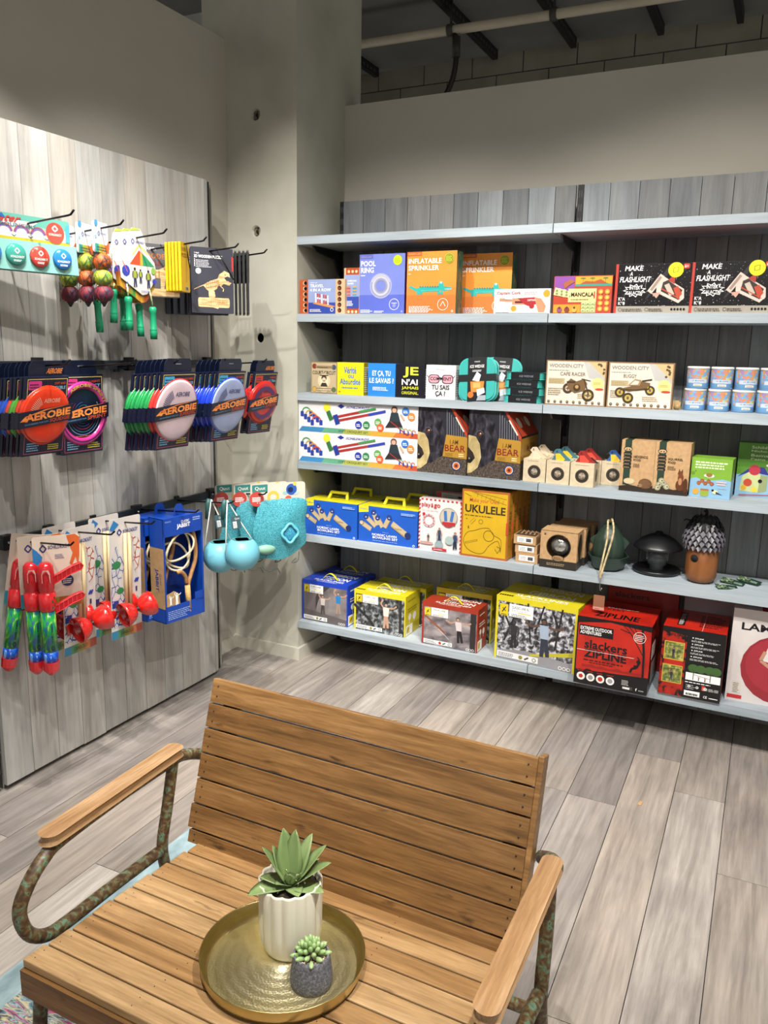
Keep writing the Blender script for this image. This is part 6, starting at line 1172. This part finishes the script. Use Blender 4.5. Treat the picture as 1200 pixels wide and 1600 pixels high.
# looped stick game in open blue boxes
jb = P('0f3f9c', .35); jbi = P('0b2c78', .45); rattan = noisemat('bent_rattan', [(.3, '8a5c34'), (.6, 'b08454'), (.8, 'c29a6a')], 30, rough=.5); loopm = noisemat('cream_rope_loop', [(.3, 'b5a888'), (.7, 'd8cdb4')], 40, rough=.7)
def jab(loc, yaw, label):
    t = hung('stick_game_box', *loc, yaw, 0); w = .205; h = .435; d = .085; z1 = -.025; z0 = z1-h; b = MB()
    kr = noisemat('tan_card', [(.3, 'a08058'), (.7, 'ad8c62')], 40, rough=.6)
    b.box(-w/2, d-.002, z0, w/2, d, z1, jbi); b.box(-w/2, 0, z0, -w/2+.003, d, z1, jb); b.box(w/2-.003, 0, z0, w/2, d, z1, jb); b.box(-w/2, 0, z0, w/2, d, z0+.003, jb); b.box(-w/2, 0, z1-.003, w/2, d, z1, jb)
    # front frame, open in the middle
    for r4 in ((-w/2, z0, w/2, z0+.07), (-w/2, z1-.075, w/2, z1), (-w/2, z0, -w/2+.008, z1), (w/2-.008, z0, w/2, z1)): b.box(r4[0], -.001, r4[1], r4[2], .0015, r4[3], jb)
    b.prism([(-w/2+.006, z0+.07), (-w/2+.075, z0+.07), (-w/2+.07, z0+.115), (-w/2+.045, z0+.13), (-w/2+.006, z0+.12)], -.001, .001, kr, 'y'); b.box(w/2-.05, -.001, z0+.06, w/2, .001, z0+.1, jb)
    b.face((-w/2, -.001, z0), (w, 0, 0), (0, 0, h)); b.tx('CLASSIC', .45, .935, .66, .96, W_, .02); b.tx('JABBIT', .34, .88, .68, .93, W_, .06); b.tx('WHAM-O', .05, .96, .2, .975, c('9ab0dc'), .0); b.fine(.75, .94, .95, .98, 2, c('9ab0dc')); b.fine(.06, .03, .62, .12, 5, c('9ab0dc'), .4)
    b.who(.13, .17, .09, W_, W_, W_, W_, 'up'); b.who(.28, .16, .12, W_, W_, W_, W_, 'up')
    # near side, tan with a blue band top and bottom
    b.face((-w/2, d, z0), (0, -d, 0), (0, 0, h)); b.rc(0, .14, 1, .72, kr); v, f = text_geo('JABBIT', .06); b.k += 1; b.add([b.map(.30+.28*(p[1]), .52-.22*p[0]) for p in v], f, c('12307c')); v, f = text_geo('CLASSIC', .02); b.add([b.map(.66+.12*(p[1]), .48-.12*p[0]) for p in v], f, c('12307c'))
    b.prism([(-.03, z1), (-.02, .012), (-.01, .022), (.01, .022), (.02, .012), (.03, z1)], .02, .022, jb, 'y'); b.build('carton', t)
    b = MB(); b.tube(spline([(.035, .02, z1-.01), (.06, .018, z1-.06), (.078, .018, z1-.14), (.075, .018, z1-.2), (.05, .016, z1-.255), (.03, .014, z1-.3), (.024, .012, z1-.36), (.026, .006, z0+.02)], 5), .0085, rattan, 12)
    b.tube(spline([(-.03, .01, z1-.235), (-.01, .008, z1-.235), (.012, .01, z1-.26), (.02, .012, z1-.29)], 5), .0085, rattan, 12); b.tube(spline([(-.07, .05, z1-.30), (-.05, .045, z1-.22), (-.02, .05, z1-.16), (0, .05, z1-.06)], 5), .0085, rattan, 10)
    b.tube([(.024, .012, z1-.30), (.026, .009, z1-.40)], .0115, noisemat('straw_binding', [(.3, '9c7c48'), (.7, 'c9a86c')], 60, (1, 1, 8), rough=.7), 14); b.build('forked_stick', t)
    b = MB()
    for (cx, cz, rx_, rz_, a, yy) in ((-.015, z1-.13, .075, .05, 25, -.004), (-.01, z1-.15, .06, .08, -20, .006), (-.02, z1-.165, .082, .045, -35, .016)):
        pts = []
        for k in range(28):
            tt = 2*PI*k/28; x_ = rx_*math.cos(tt); z_ = rz_*math.sin(tt); ca = math.radians(a)
            pts.append((cx+x_*math.cos(ca)-z_*math.sin(ca), yy+.012+.01*math.sin(2*tt), cz+x_*math.sin(ca)+z_*math.cos(ca)))
        b.tube(pts, .0045, loopm, 8, closed=True)
    b.build('rope_ring', t)
    return tag(t, label, 'game box', 'open blue stick game boxes')
j = jab((-2.135, 2.465, .945), -9, 'front open blue box with forked rattan stick and rope ring')
dup(j, (-2.228, 2.455, .941), label='second open blue stick game box behind the front one'); dup(j, (-2.315, 2.44, .935), label='rearmost open blue stick game box, against the panel') if 0 else None
# round buckets on cords
aq = noisemat('soft_aqua_plastic', [(.3, '63a8ba'), (.7, '6cb0c2')], 5, rough=.45); dgr = P('2f5a58', .5); cord = P('d6d6d0', .7)
def bucket(cx, cy, cz, hook, label):
    t = empty('round_bucket', (cx, cy, cz)); r_ = .075; prof = []
    for k in range(15):
        a = -PI/2+k*(PI/2+math.radians(56))/14; prof.append((max(r_*math.cos(a), .0001), r_*math.sin(a)))
    b = MB(); b.lathe(prof, aq, 44); rim = prof[-1]
    b.lathe([rim, (rim[0]*.98, rim[1]+.001), (rim[0]*.93, rim[1]-.004), (r_*.8, .02), (r_*.6, -.03), (.0001, -.05)], P('2f6470', .6), 44); b.build('bowl', t)
    b = MB(); n = 32; z = rim[1]+.0015; pts = []   # clover-shaped opening in the lid
    inner = [((rim[0]*(.5+.16*math.cos(4*2*PI*k/n)))*math.cos(2*PI*k/n), (rim[0]*(.5+.16*math.cos(4*2*PI*k/n)))*math.sin(2*PI*k/n)) for k in range(n)]
    outer = [(rim[0]*.97*math.cos(2*PI*k/n), rim[0]*.97*math.sin(2*PI*k/n)) for k in range(n)]
    b.add([(p[0], p[1], z-.003) for p in inner]+[(p[0], p[1], z) for p in outer], [(k, n+k, n+(k+1) % n, (k+1) % n) for k in range(n)], P('3f7f84', .5)); b.build('clover_lid', t)
    b = MB(); hk = Vector(hook)-Vector((cx, cy, cz)); dirv = Vector((.55, .835, 0))
    for s_ in (-1, 1): b.tube([hk, hk*.5+dirv*s_*r_*.5+Vector((0, 0, 0)), dirv*s_*r_*1.0+Vector((0, 0, .008))], .0026, cord, 8)
    b.build('cord_handle', t)
    b = MB(); b.tube([hk+Vector((-.012, -.0, .002)), hk+Vector((-.014, -.006, -.02)), hk+Vector((-.018, -.01, -.085))], [.009, .0105, .008], dgr, 12); b.build('grip', t)
    b = MB(); b.box(-.02, -.001, -.04, .02, .001, .02, P('3d5f66', .5)); b.face((-.02, -.001, -.04), (.04, 0, 0), (0, 0, .06)); b.rc(.15, .1, .55, .6, W_); b.fine(.18, .15, .52, .55, 5, K_, .4); b.tx('Quut', .4, .7, .9, .88, W_, .01)
    b.build('swing_tag', t, loc=(hk.x+.035, hk.y+.01, hk.z-.085), rot=(math.radians(8), math.radians(-8), math.radians(45)))
    return tag(t, label, 'bucket', 'round aqua buckets')
bucket(-2.02, 2.705, .725, (-2.075, 2.68, .955), 'right-hand round aqua bucket hanging by white cords, in front')
bucket(-2.135, 2.70, .70, (-2.16, 2.68, .95), 'left-hand round aqua bucket hanging behind the front one')
# mesh bags of beach toys
meshm = noisemat('turquoise_mesh_fabric', [(.42, '2a7a8a'), (.5, '3c93a2'), (.58, '4fa5b0')], 240, detail=1, rough=.6); meshm2 = noisemat('turquoise_mesh_fabric_deep', [(.42, '1c688c'), (.5, '2c8cb0'), (.6, '4aa4bc')], 240, detail=1, rough=.6)
def bagpack(loc, yaw, label, seed=1):
    t = hung('beach_toy_bag', *loc, yaw, 0); rr = random.Random(seed)
    b = MB()
    for s_ in (-1, 1): hcard(b, -.04, .225, -.062, .032, c('cdc3b6'), y=s_*.004, r=.012)
    b.face((-.04, -.004, -.062), (.265, 0, 0), (0, 0, .094)); b.pl(rrect(.02, .62, .3, .99, .02), c('2f7c78')); b.tx('Quut', .07, .7, .26, .9, c('e6e2d8'), .02); b.el(-.0+.1, .3, .13, c('b5443c')); b.fine(.02, .18, .18, .42, 3, W_, .6)
    b.rg(.4, .34, .06, .11, c('d0b44c')); b.el(.62, .5, .05, c('8fb8b4'), ry_=.09); b.el(.74, .66, .1, c('2a55a8')); b.el(.72, .64, .05, c('10204c')); b.el(.56, .14, .035, c('2f4fb0')); b.el(.68, .22, .06, c('c8563c'), ry_=.14); b.el(.8, .93, .035, c('c9bc4c')); b.ln([(.8, .4), (.88, .52)], .04, c('a9c8c4')); b.tx('7 toys', .1, .06, .24, .13, W_, .02)
    b.build('header_card', t)
    b = MB(); n = 14; m_ = 12; v = []
    for side in (0, 1):
        for j in range(m_+1):
            for i in range(n+1):
                u = i/n; q = j/m_; x_ = -.02+.235*u*(1+.1*math.sin(q*PI)); zb = -.30-.045*math.sin(u*PI)+.035*u
                z_ = -.04+(zb+.04)*q; bul = math.sin(PI*min(max(u, 0), 1))**.5*(.004+.028*math.sin(PI*q**.75))
                y_ = (-1 if side == 0 else 1)*bul*(1+.12*math.sin(9*u+6*q+seed)); v.append((x_+.012*math.sin(7*q+seed), y_, z_))
    fs = []
    for side in (0, 1):
        o_ = side*(n+1)*(m_+1)
        for j in range(m_):
            for i in range(n):
                a = o_+j*(n+1)+i; f = (a, a+1, a+n+2, a+n+1); fs.append(f if side else tuple(reversed(f)))
    b.add(v, fs, meshm, smooth=True); b.build('mesh_bag', t)
    b = MB(); b.rg if 0 else None; b.W = b.H = .1
    pts = [(.135+.036*(1+.12*math.cos(4*a_))*math.cos(a_), -.036, -.2+.04*(1+.12*math.cos(4*a_))*math.sin(a_)) for a_ in [2*PI*k/40 for k in range(40)]]
    b.tube(pts, .0065, P('63b8c8', .4), 8, closed=True); b.ball((.135, -.004, -.2), .055, meshm2, 24, 14, (1.1, .56, 1.05)); b.build('scoop_rim', t)
    b = MB(); b.ball((.03, -.005, -.27), .036, P('7fae96', .5), 18, 8, (1.3, .75, .7)); b.build('sieve', t)
    b = MB(); b.tube(spline([(.03, -.01, -.30), (.0, -.02, -.34), (.03, -.03, -.37), (.07, -.03, -.36), (.09, -.02, -.39)], 5), .0018, P('2c3a3a', .7), 6); b.tube(spline([(.19, -.01, -.30), (.18, -.02, -.34), (.15, -.02, -.345), (.17, -.02, -.325)], 5), .0018, P('2c3a3a', .7), 6); b.build('drawstring', t)
    return tag(t, label, 'beach toys', 'turquoise beach toy bags')
bagpack((-2.085, 2.925, .955), -34, 'front turquoise mesh bag of beach toys beside the pillar', 1)
bagpack((-2.165, 2.905, .95), -32, 'middle turquoise mesh bag of beach toys, behind the front one', 3)
bagpack((-2.25, 2.88, .945), -30, 'rear turquoise mesh bag of beach toys, nearest the panel', 5)

# ------------------------------------------------------------ bench
patina = noisemat('worn_green_steel_tube', [(.3, '3a2a1c'), (.45, '4e3b26'), (.53, '6a5535'), (.585, '566f58'), (.63, '66876e'), (.68, '4a3520')], 75, detail=8, dist=.5, rough=.45, bump=.2)
bench = empty('garden_bench', (-.76, 1.12, 0)); BX, BY = -.76, 1.12
r_ = random.Random(12)
b = MB(); n = 9; y0 = .868; y1 = 1.352; wd = (y1-y0)/n
for k in range(n):
    a = y0+k*wd; za = .457-(a-y0)*.055; zb = .457-(a+wd-y0)*.055; j = r_.uniform(-.006, .006); xl = -1.176+.0035*k+j-BX; xr = -.348+r_.uniform(-.004, .004)-BX
    g = .0018
    v = [(xl, a+g-BY, za-.018), (xr, a+g-BY, za-.018), (xr, a+wd-g-BY, zb-.018), (xl, a+wd-g-BY, zb-.018), (xl, a+g-BY, za), (xr, a+g-BY, za), (xr, a+wd-g-BY, zb), (xl, a+wd-g-BY, zb)]
    b.add(v, [(3, 2, 1, 0), (4, 5, 6, 7), (0, 1, 5, 4), (1, 2, 6, 5), (2, 3, 7, 6), (3, 0, 4, 7)], teakseat if k > 1 else teak if 0 else teakseat, r_.random())
    for sx in (xl+.02, xl+.26, xr-.26, xr-.02):
        for q in (.3, .7): b.lathe([(.0028, 0), (.0001, .0004)], P('1e140c', .6), 8, c=(sx+r_.uniform(-.004, .004), a+wd*q-BY, za-(za-zb)*q+.0001))
b.build('seat', bench, bevel=.0025)
b = MB(); b.box(-1.176-BX, .862-BY, .384, -.348-BX, .884-BY, .4385, teak, rnd=.6)
for sx in (-1.1, -.42): b.box(sx-.02-BX, .884-BY, .398, sx+.02-BX, 1.35-BY, .412, teak, rnd=.3)
b.build('seat_apron', bench, bevel=.003)
b = MB(); nb = 6.6; L_ = Vector((0, 1.452-1.335, .808-.426)); ln_ = L_.length; ud = L_.normalized(); nd = Vector((0, -ud.z, ud.y)); base = Vector((0, 1.335-BY, .426)); z = 0; k = 0
hs = [.034]+[.0605]*6
for k, hh in enumerate(hs):
    xl = -1.178+r_.uniform(-.003, .003)-BX; xr = -.365-BX; p0 = base+ud*(z+.0022); p1 = base+ud*(z+hh-.0022); v = []
    for p in (p0, p1):
        for nn in (0, .018): v += [(xl, *(p-nd*nn)[1:]), (xr, *(p-nd*nn)[1:])]
    b.add(v, [(0, 1, 5, 4), (3, 2, 6, 7), (1, 3, 7, 5), (2, 0, 4, 6), (4, 5, 7, 6), (2, 3, 1, 0)], teak, r_.random()); z += hh
    for sx in (xl+.018, xr-.018):
        for q in (.3, .7):
            pp = base+ud*(z-hh+hh*q)+nd*.0004; b.ball((sx, pp.y, pp.z), .0022, P('1e140c', .6), 6, 4)
b.build('backrest', bench, bevel=.002)
b = MB(); xr = -.365-BX
for (xa, xb) in ((xr, xr+.012), (-1.15-BX, -1.11-BX), (-.42-BX, -.38-BX)):
    v = []; b = MB()
    for p in (base-ud*.02, base+ud*(ln_-(.0 if xa == xr else .03))): 
        for nn in ((-.0, .04) if xa == xr else (.019, .045)): v += [(xa, *(p-nd*nn)[1:]), (xb, *(p-nd*nn)[1:])]
    b.add(v, [(0, 1, 5, 4), (3, 2, 6, 7), (1, 3, 7, 5), (2, 0, 4, 6), (4, 5, 7, 6), (2, 3, 1, 0)], teak, .9)
    b.build('back_stile', bench, bevel=.002)
for s_ in (-1, 1):
    X = (lambda q: (-1.213 if s_ < 0 else -.300)-BX - (0 if 1 else q)); xs = X(0)
    pts = [(xs+(.035 if s_ < 0 else -.05), 1.465-BY, .578), (xs+(.012 if s_ < 0 else -.02), 1.43-BY, .604), (xs+.0, 1.385-BY, .622), (xs, 1.335-BY, .630), (xs, 1.2-BY, .629), (xs+(.012 if s_ < 0 else 0), 1.0-BY, .627), (xs+(.02 if s_ < 0 else 0), .945-BY, .617), (xs+(.02 if s_ < 0 else 0), .907-BY, .585), (xs+.012*(-s_), .890-BY, .535), (xs+.01*(-s_), .905-BY, .478), (xs+.008*(-s_), .945-BY, .442), (xs+.006*(-s_), 1.0-BY, .432), (xs, 1.12-BY, .426), (xs+.004*s_, 1.285-BY, .418)]
    b = MB(); b.tube(spline(pts, 5), .0138, patina, 14); b.build('arm_tube', bench)
    b = MB(); b.tube(spline([(xs, 1.338-BY, .625), (xs+.004*s_, 1.318-BY, .52), (xs+.006*s_, 1.298-BY, .43), (xs+.006*s_, 1.305-BY, .36), (xs+.012*s_, 1.34-BY, .2), (xs+.02*s_, 1.39-BY, .0095 if s_ < 0 else .0005)], 6), .0138, patina, 14); b.build('leg', bench)
    fx = (-1.178 if s_ < 0 else -.345)-BX
    b = MB(); b.tube(spline([(fx+.02*(-s_), 1.05-BY, .388), (fx, .95-BY, .392), (fx+.0, .912-BY, .37), (fx+.012*s_, .905-BY, .25), (fx+.02*s_, .9-BY, .0095 if s_ < 0 else .0005)], 6), .0138, patina, 14); b.build('leg', bench)
    b = MB(); n = 10; out = []; hw = .0185 if s_ < 0 else .0165
    ya, yb = .952-BY, 1.358-BY; sh = .014 if s_ < 0 else .004
    for k in range(n+1): a = -PI/2-PI/2+PI*k/n; out.append((xs+sh+hw*math.cos(a), ya+hw+hw*math.sin(a)))
    for k in range(n+1): a = PI*k/n; out.append((xs+(hw-.001)*math.cos(a), yb-.012+.012*math.sin(a)))
    b.prism(out, .640, .661, teakarm); b.build('armrest', bench, bevel=.005)
b = MB(); b.tube([(-1.205-BX, 1.29-BY, .374), (-.305-BX, 1.29-BY, .374)], .0125, patina, 12); b.tube([(-1.19-BX, 1.02-BY, .386), (-.33-BX, 1.02-BY, .386)], .0125, patina, 12); b.build('cross_tube', bench)
tag(bench, 'slatted teak bench with curved worn green steel arms in the foreground', 'bench')
# rug
rugm = noisemat('faded_multicolour_rug', [(.3, '20242f'), (.38, '56707c'), (.44, 'a89c7c'), (.48, '2c2f3a'), (.52, '7f989c'), (.56, '8c2450'), (.59, 'a84a70'), (.62, '2e2a38'), (.7, '93a4a4'), (.85, '9c8550')], 9, (1.4, 5, 1), 10, 1.2, .95)
b = MB(); b.box(-1.55, -.6, .0005, -.62, 1.86, .009, rugm); b.box(-1.635, -.6, .0005, -1.55, 1.93, .009, noisemat('pale_blue_rug_border', [(.35, '71868c'), (.6, '8ba0a6'), (.8, 'a6b2b4')], 26, (1, .5, 1), 6, rough=.95)); b.box(-1.55, 1.86, .0005, -.62, 1.93, .009, MATS['pale_blue_rug_border'])
tag(b.build('woven_rug'), 'faded multicoloured woven rug with a pale blue border under the bench', 'rug')
# straw bits on the floor
b = MB(); b.tube([(-.02, 0, .002), (.0, .004, .003), (.025, -.002, .002)], .0014, P('b59a3c', .8), 5); tag(b.build('straw_bit', loc=(-1.38, 2.93, 0), rot=(0, 0, .5)), 'short yellow straw lying on the floor before the shelves', 'debris', 'bits on the floor')
b = MB(); b.box(-.006, -.014, .0005, .006, .014, .0025, P('a8895c', .8)); tag(b.build('cork_chip', loc=(-.315, 2.77, 0), rot=(0, 0, -.15)), 'small tan chip lying on the right-hand floorboards', 'debris', 'bits on the floor')

# ------------------------------------------------------------ tray and plants
brass = noisemat('hammered_brass', [(.3, 'ab9c66'), (.7, 'c4b57e')], 10, rough=.33, metal=1)
def engraved():
    mt, N, L, B = newmat('engraved_brass'); tc = N.new('ShaderNodeTexCoord')
    B.inputs['Base Color'].default_value = lin('d2c9a6'); B.inputs['Metallic'].default_value = .85; B.inputs['Roughness'].default_value = .5
    sp = N.new('ShaderNodeSeparateXYZ'); L.new(tc.outputs['Object'], sp.inputs[0])
    ln2 = N.new('ShaderNodeVectorMath'); ln2.operation = 'LENGTH'; L.new(tc.outputs['Object'], ln2.inputs[0])
    at = N.new('ShaderNodeMath'); at.operation = 'ARCTAN2'; L.new(sp.outputs[0], at.inputs[0]); L.new(sp.outputs[1], at.inputs[1])
    m1 = N.new('ShaderNodeMath'); m1.operation = 'MULTIPLY'; m1.inputs[1].default_value = 330; L.new(ln2.outputs['Value'], m1.inputs[0]); s1 = N.new('ShaderNodeMath'); s1.operation = 'SINE'; L.new(m1.outputs[0], s1.inputs[0])
    m2 = N.new('ShaderNodeMath'); m2.operation = 'MULTIPLY'; m2.inputs[1].default_value = 40; L.new(at.outputs[0], m2.inputs[0]); s2 = N.new('ShaderNodeMath'); s2.operation = 'SINE'; L.new(m2.outputs[0], s2.inputs[0])
    mu = N.new('ShaderNodeMath'); mu.operation = 'MULTIPLY_ADD'; mu.inputs[1].default_value = .45; L.new(s1.outputs[0], mu.inputs[0]); vv = N.new('ShaderNodeTexVoronoi'); vv.inputs['Scale'].default_value = 230; L.new(tc.outputs['Object'], vv.inputs['Vector']); L.new(vv.outputs['Distance'], mu.inputs[2])
    nz = N.new('ShaderNodeTexNoise'); nz.inputs['Scale'].default_value = 130; L.new(tc.outputs['Object'], nz.inputs['Vector'])
    ad = N.new('ShaderNodeMath'); ad.operation = 'ADD'; L.new(mu.outputs[0], ad.inputs[0]); L.new(nz.outputs['Fac'], ad.inputs[1])
    bp = N.new('ShaderNodeBump'); bp.inputs['Strength'].default_value = .45; bp.inputs['Distance'].default_value = .0012; L.new(ad.outputs[0], bp.inputs['Height']); L.new(bp.outputs['Normal'], B.inputs['Normal'])
    return mt
TX, TY = -.742, 1.098; tz = .457-(TY-.868)*.055+.0012
tray = empty('brass_tray', (TX, TY, tz), (math.radians(-3.1), 0, 0))
b = MB(); b.lathe([(.0001, 0), (.138, 0), (.146, .004), (.1525, .016), (.155, .032), (.1565, .033), (.1565, .031), (.154, .014), (.148, .002)], brass, 80); b.build('rim', tray)
b = MB(); b.lathe([(.0001, .0012), (.136, .0012), (.141, .003)], engraved(), 80); b.build('engraved_base', tray)
tag(tray, 'round brass tray with an engraved base on the bench seat', 'tray')
pz = tz+.0016
ceram = noisemat('cream_ceramic', [(.3, 'cfcbb8'), (.7, 'd9d5c4')], 4, rough=.35); soilm = noisemat('dark_potting_soil', [(.4, '16110c'), (.6, '2c2419'), (.75, '4a3c28')], 110, detail=5, rough=.95, bump=.8)
pot = empty('fluted_pot', (-.757, 1.148, pz+.0035))
fl_ = lambda t_, z_: 1+.035*(abs(math.sin(7.5*t_))-.5)*2*min(1, max(0, (z_-.006)/.02))
b = MB(); b.lathe([(.0001, 0), (.05, 0), (.053, .004), (.0585, .022), (.060, .05), (.0605, .139), (.0595, .143), (.057, .143), (.056, .138), (.055, .124), (.0001, .124)], ceram, 150, wob=fl_); b.build('pot_body', pot)
b = MB(); b.lathe([(.0548, .1245), (.04, .129), (.0001, .131)], soilm, 30); b.build('soil', pot)
tag(pot, 'cream fluted ceramic pot on the brass tray, holding the large succulent', 'pot')
leafm = noisemat('grey_green_leaf', [(.3, '647a48'), (.6, '7f9460'), (.8, '98a878')], 18, (1, 1, .4), 3, rough=.42)
def leaf(b, base, az, el, L, wd, mat, curl=.35, thick=.1, n=9):
    az = math.radians(az); el0 = math.radians(el); p = Vector(base); rows = []
    side = Vector((-math.sin(az), math.cos(az), 0))
    for i in range(n+1):
        t_ = i/n; e = el0-curl*(t_-.2) if curl else el0; d = Vector((math.cos(az)*math.cos(e), math.sin(az)*math.cos(e), math.sin(e)))
        up = side.cross(d).normalized()*-1
        w_ = wd*(math.sin(PI*min(1, t_**.75*.98))**.8*.95+.05*(1-t_))*(1 if i < n else .02); w_ = max(w_, .0006)
        if t_ < .35: w_ = max(w_, wd*.55*(1-t_))
        rows.append((p.copy(), side, up, w_, wd*thick*2*(1-t_*.8))); p = p+d*(L/n)
    v = []
    for q, s_, u, w_, th_ in rows: v += [q-s_*w_+u*w_*.22, q-s_*w_*.45-u*th_*.3, q-u*th_, q+s_*w_*.45-u*th_*.3, q+s_*w_+u*w_*.22, q+s_*w_*.4+u*.0012, q+u*w_*.02, q-s_*w_*.4+u*.0012]
    fs = []
    for i in range(n):
        for k in range(8): a = i*8+k; c2 = i*8+(k+1) % 8; fs.append((a, c2, c2+8, a+8))
    fs += [tuple(range(7, -1, -1)), tuple(range(n*8, n*8+8))]
    b.add(v, fs, mat, smooth=True)
pl = empty('pointed_leaf_succulent', (-.757, 1.148, pz+.133))
# camera lies toward (+.55,-.83): azimuth -56 faces the camera, 34 is picture right, 214 picture left
LV = [(214, 62, .102, .0175, .1), (150, 78, .115, .017, .0), (96, 80, .112, .016, .0), (70, 62, .105, .016, .1), (40, 52, .105, .0165, .2), (20, 40, .098, .0165, .25), (-4, 12, .078, .017, .15), (-40, 18, .052, .013, .4), (240, 14, .09, .017, .45), (222, 30, .062, .015, .3), (182, 66, .085, .014, .1), (-60, 64, .05, .0085, .1), (-20, 58, .055, .009, .1), (110, 58, .09, .015, .2), (265, 40, .05, .011, .3), (55, 36, .07, .012, .2)]
for az, el, L, wd, cu in LV:
    b = MB(); a = math.radians(az); leaf(b, (.006*math.cos(a), .006*math.sin(a), 0), az, el, L*.94, wd*1.35, leafm, cu); b.build('leaf', pl)
b = MB(); rr = random.Random(4)
for k in range(44):
    a = rr.random()*2*PI; q = rr.uniform(.008, .04); x_, y_, z_ = q*math.cos(a), q*math.sin(a), rr.uniform(.004, .03)
    b.tube([(x_, y_, z_), (x_+rr.uniform(-.004, .004), y_+rr.uniform(-.004, .004), z_+rr.uniform(-.008, .006))], [.0008, .0002], P('c9c7a0', .5), 4)
b.tube([(0, 0, -.008), (0, 0, .02)], [.014, .011], P('3f4c2a', .6), 12); b.build('thorny_stem', pl)
tag(pl, 'large grey-green succulent with broad pointed leaves in the cream pot', 'succulent')
gp = empty('stone_pot', (-.668, 1.082, pz+.0002)); gran = noisemat('speckled_grey_stoneware', [(.4, '4f5056'), (.55, '66676e'), (.7, '84858c')], 260, detail=4, rough=.75)
b = MB(); b.lathe([(.0001, 0), (.033, 0), (.038, .004), (.0395, .014), (.0385, .03), (.0345, .058), (.033, .0665), (.0315, .068), (.0298, .0665), (.03, .058), (.0001, .057)], gran, 48); b.build('pot_body', gp)
b = MB(); rr = random.Random(9)
for k in range(150):
    a = rr.random()*2*PI; q = math.sqrt(rr.random())*.0285; b.ball((q*math.cos(a), q*math.sin(a), .0585+rr.uniform(0, .0025)), rr.uniform(.0018, .0034), P(rr.choice(('b09a78', 'c9bba0', '8c7a5c', 'd8cdb8', '6c5c46')), .6), 7, 5, (1, rr.uniform(.7, 1), .8))
tag(b.build('gravel', gp), kind='stuff')
tag(gp, 'small speckled grey pot with gravel at the front of the brass tray', 'pot')
jl = noisemat('pale_jelly_leaf', [(.3, '7f9e60'), (.6, '9cb67e'), (.85, 'b5b48c')], 30, detail=2, rough=.3)
jp = empty('jelly_bean_succulent', (-.668, 1.082, pz+.059)); rr = random.Random(3)
for k in range(34):
    a = k*2.399; el = 78-k*2.1; L = .015+.004*rr.random()+(.004 if k > 20 else 0); zb = .03-k*.0007; e = math.radians(el); q = .004+.00042*k
    d = Vector((math.cos(a)*math.cos(e), math.sin(a)*math.cos(e), math.sin(e))); p = Vector((math.cos(a)*q, math.sin(a)*q, max(zb-.006, .003)))
    b = MB(); pts = [p+d*(L*t_) for t_ in (0, .15, .4, .65, .85, 1)]; b.tube(pts, [.0022, .0034, .0045, .0046, .0034, .0006], jl, 10); b.build('bean_leaf', jp)
tag(jp, 'small pale green succulent with plump leaves in the grey pot', 'succulent')
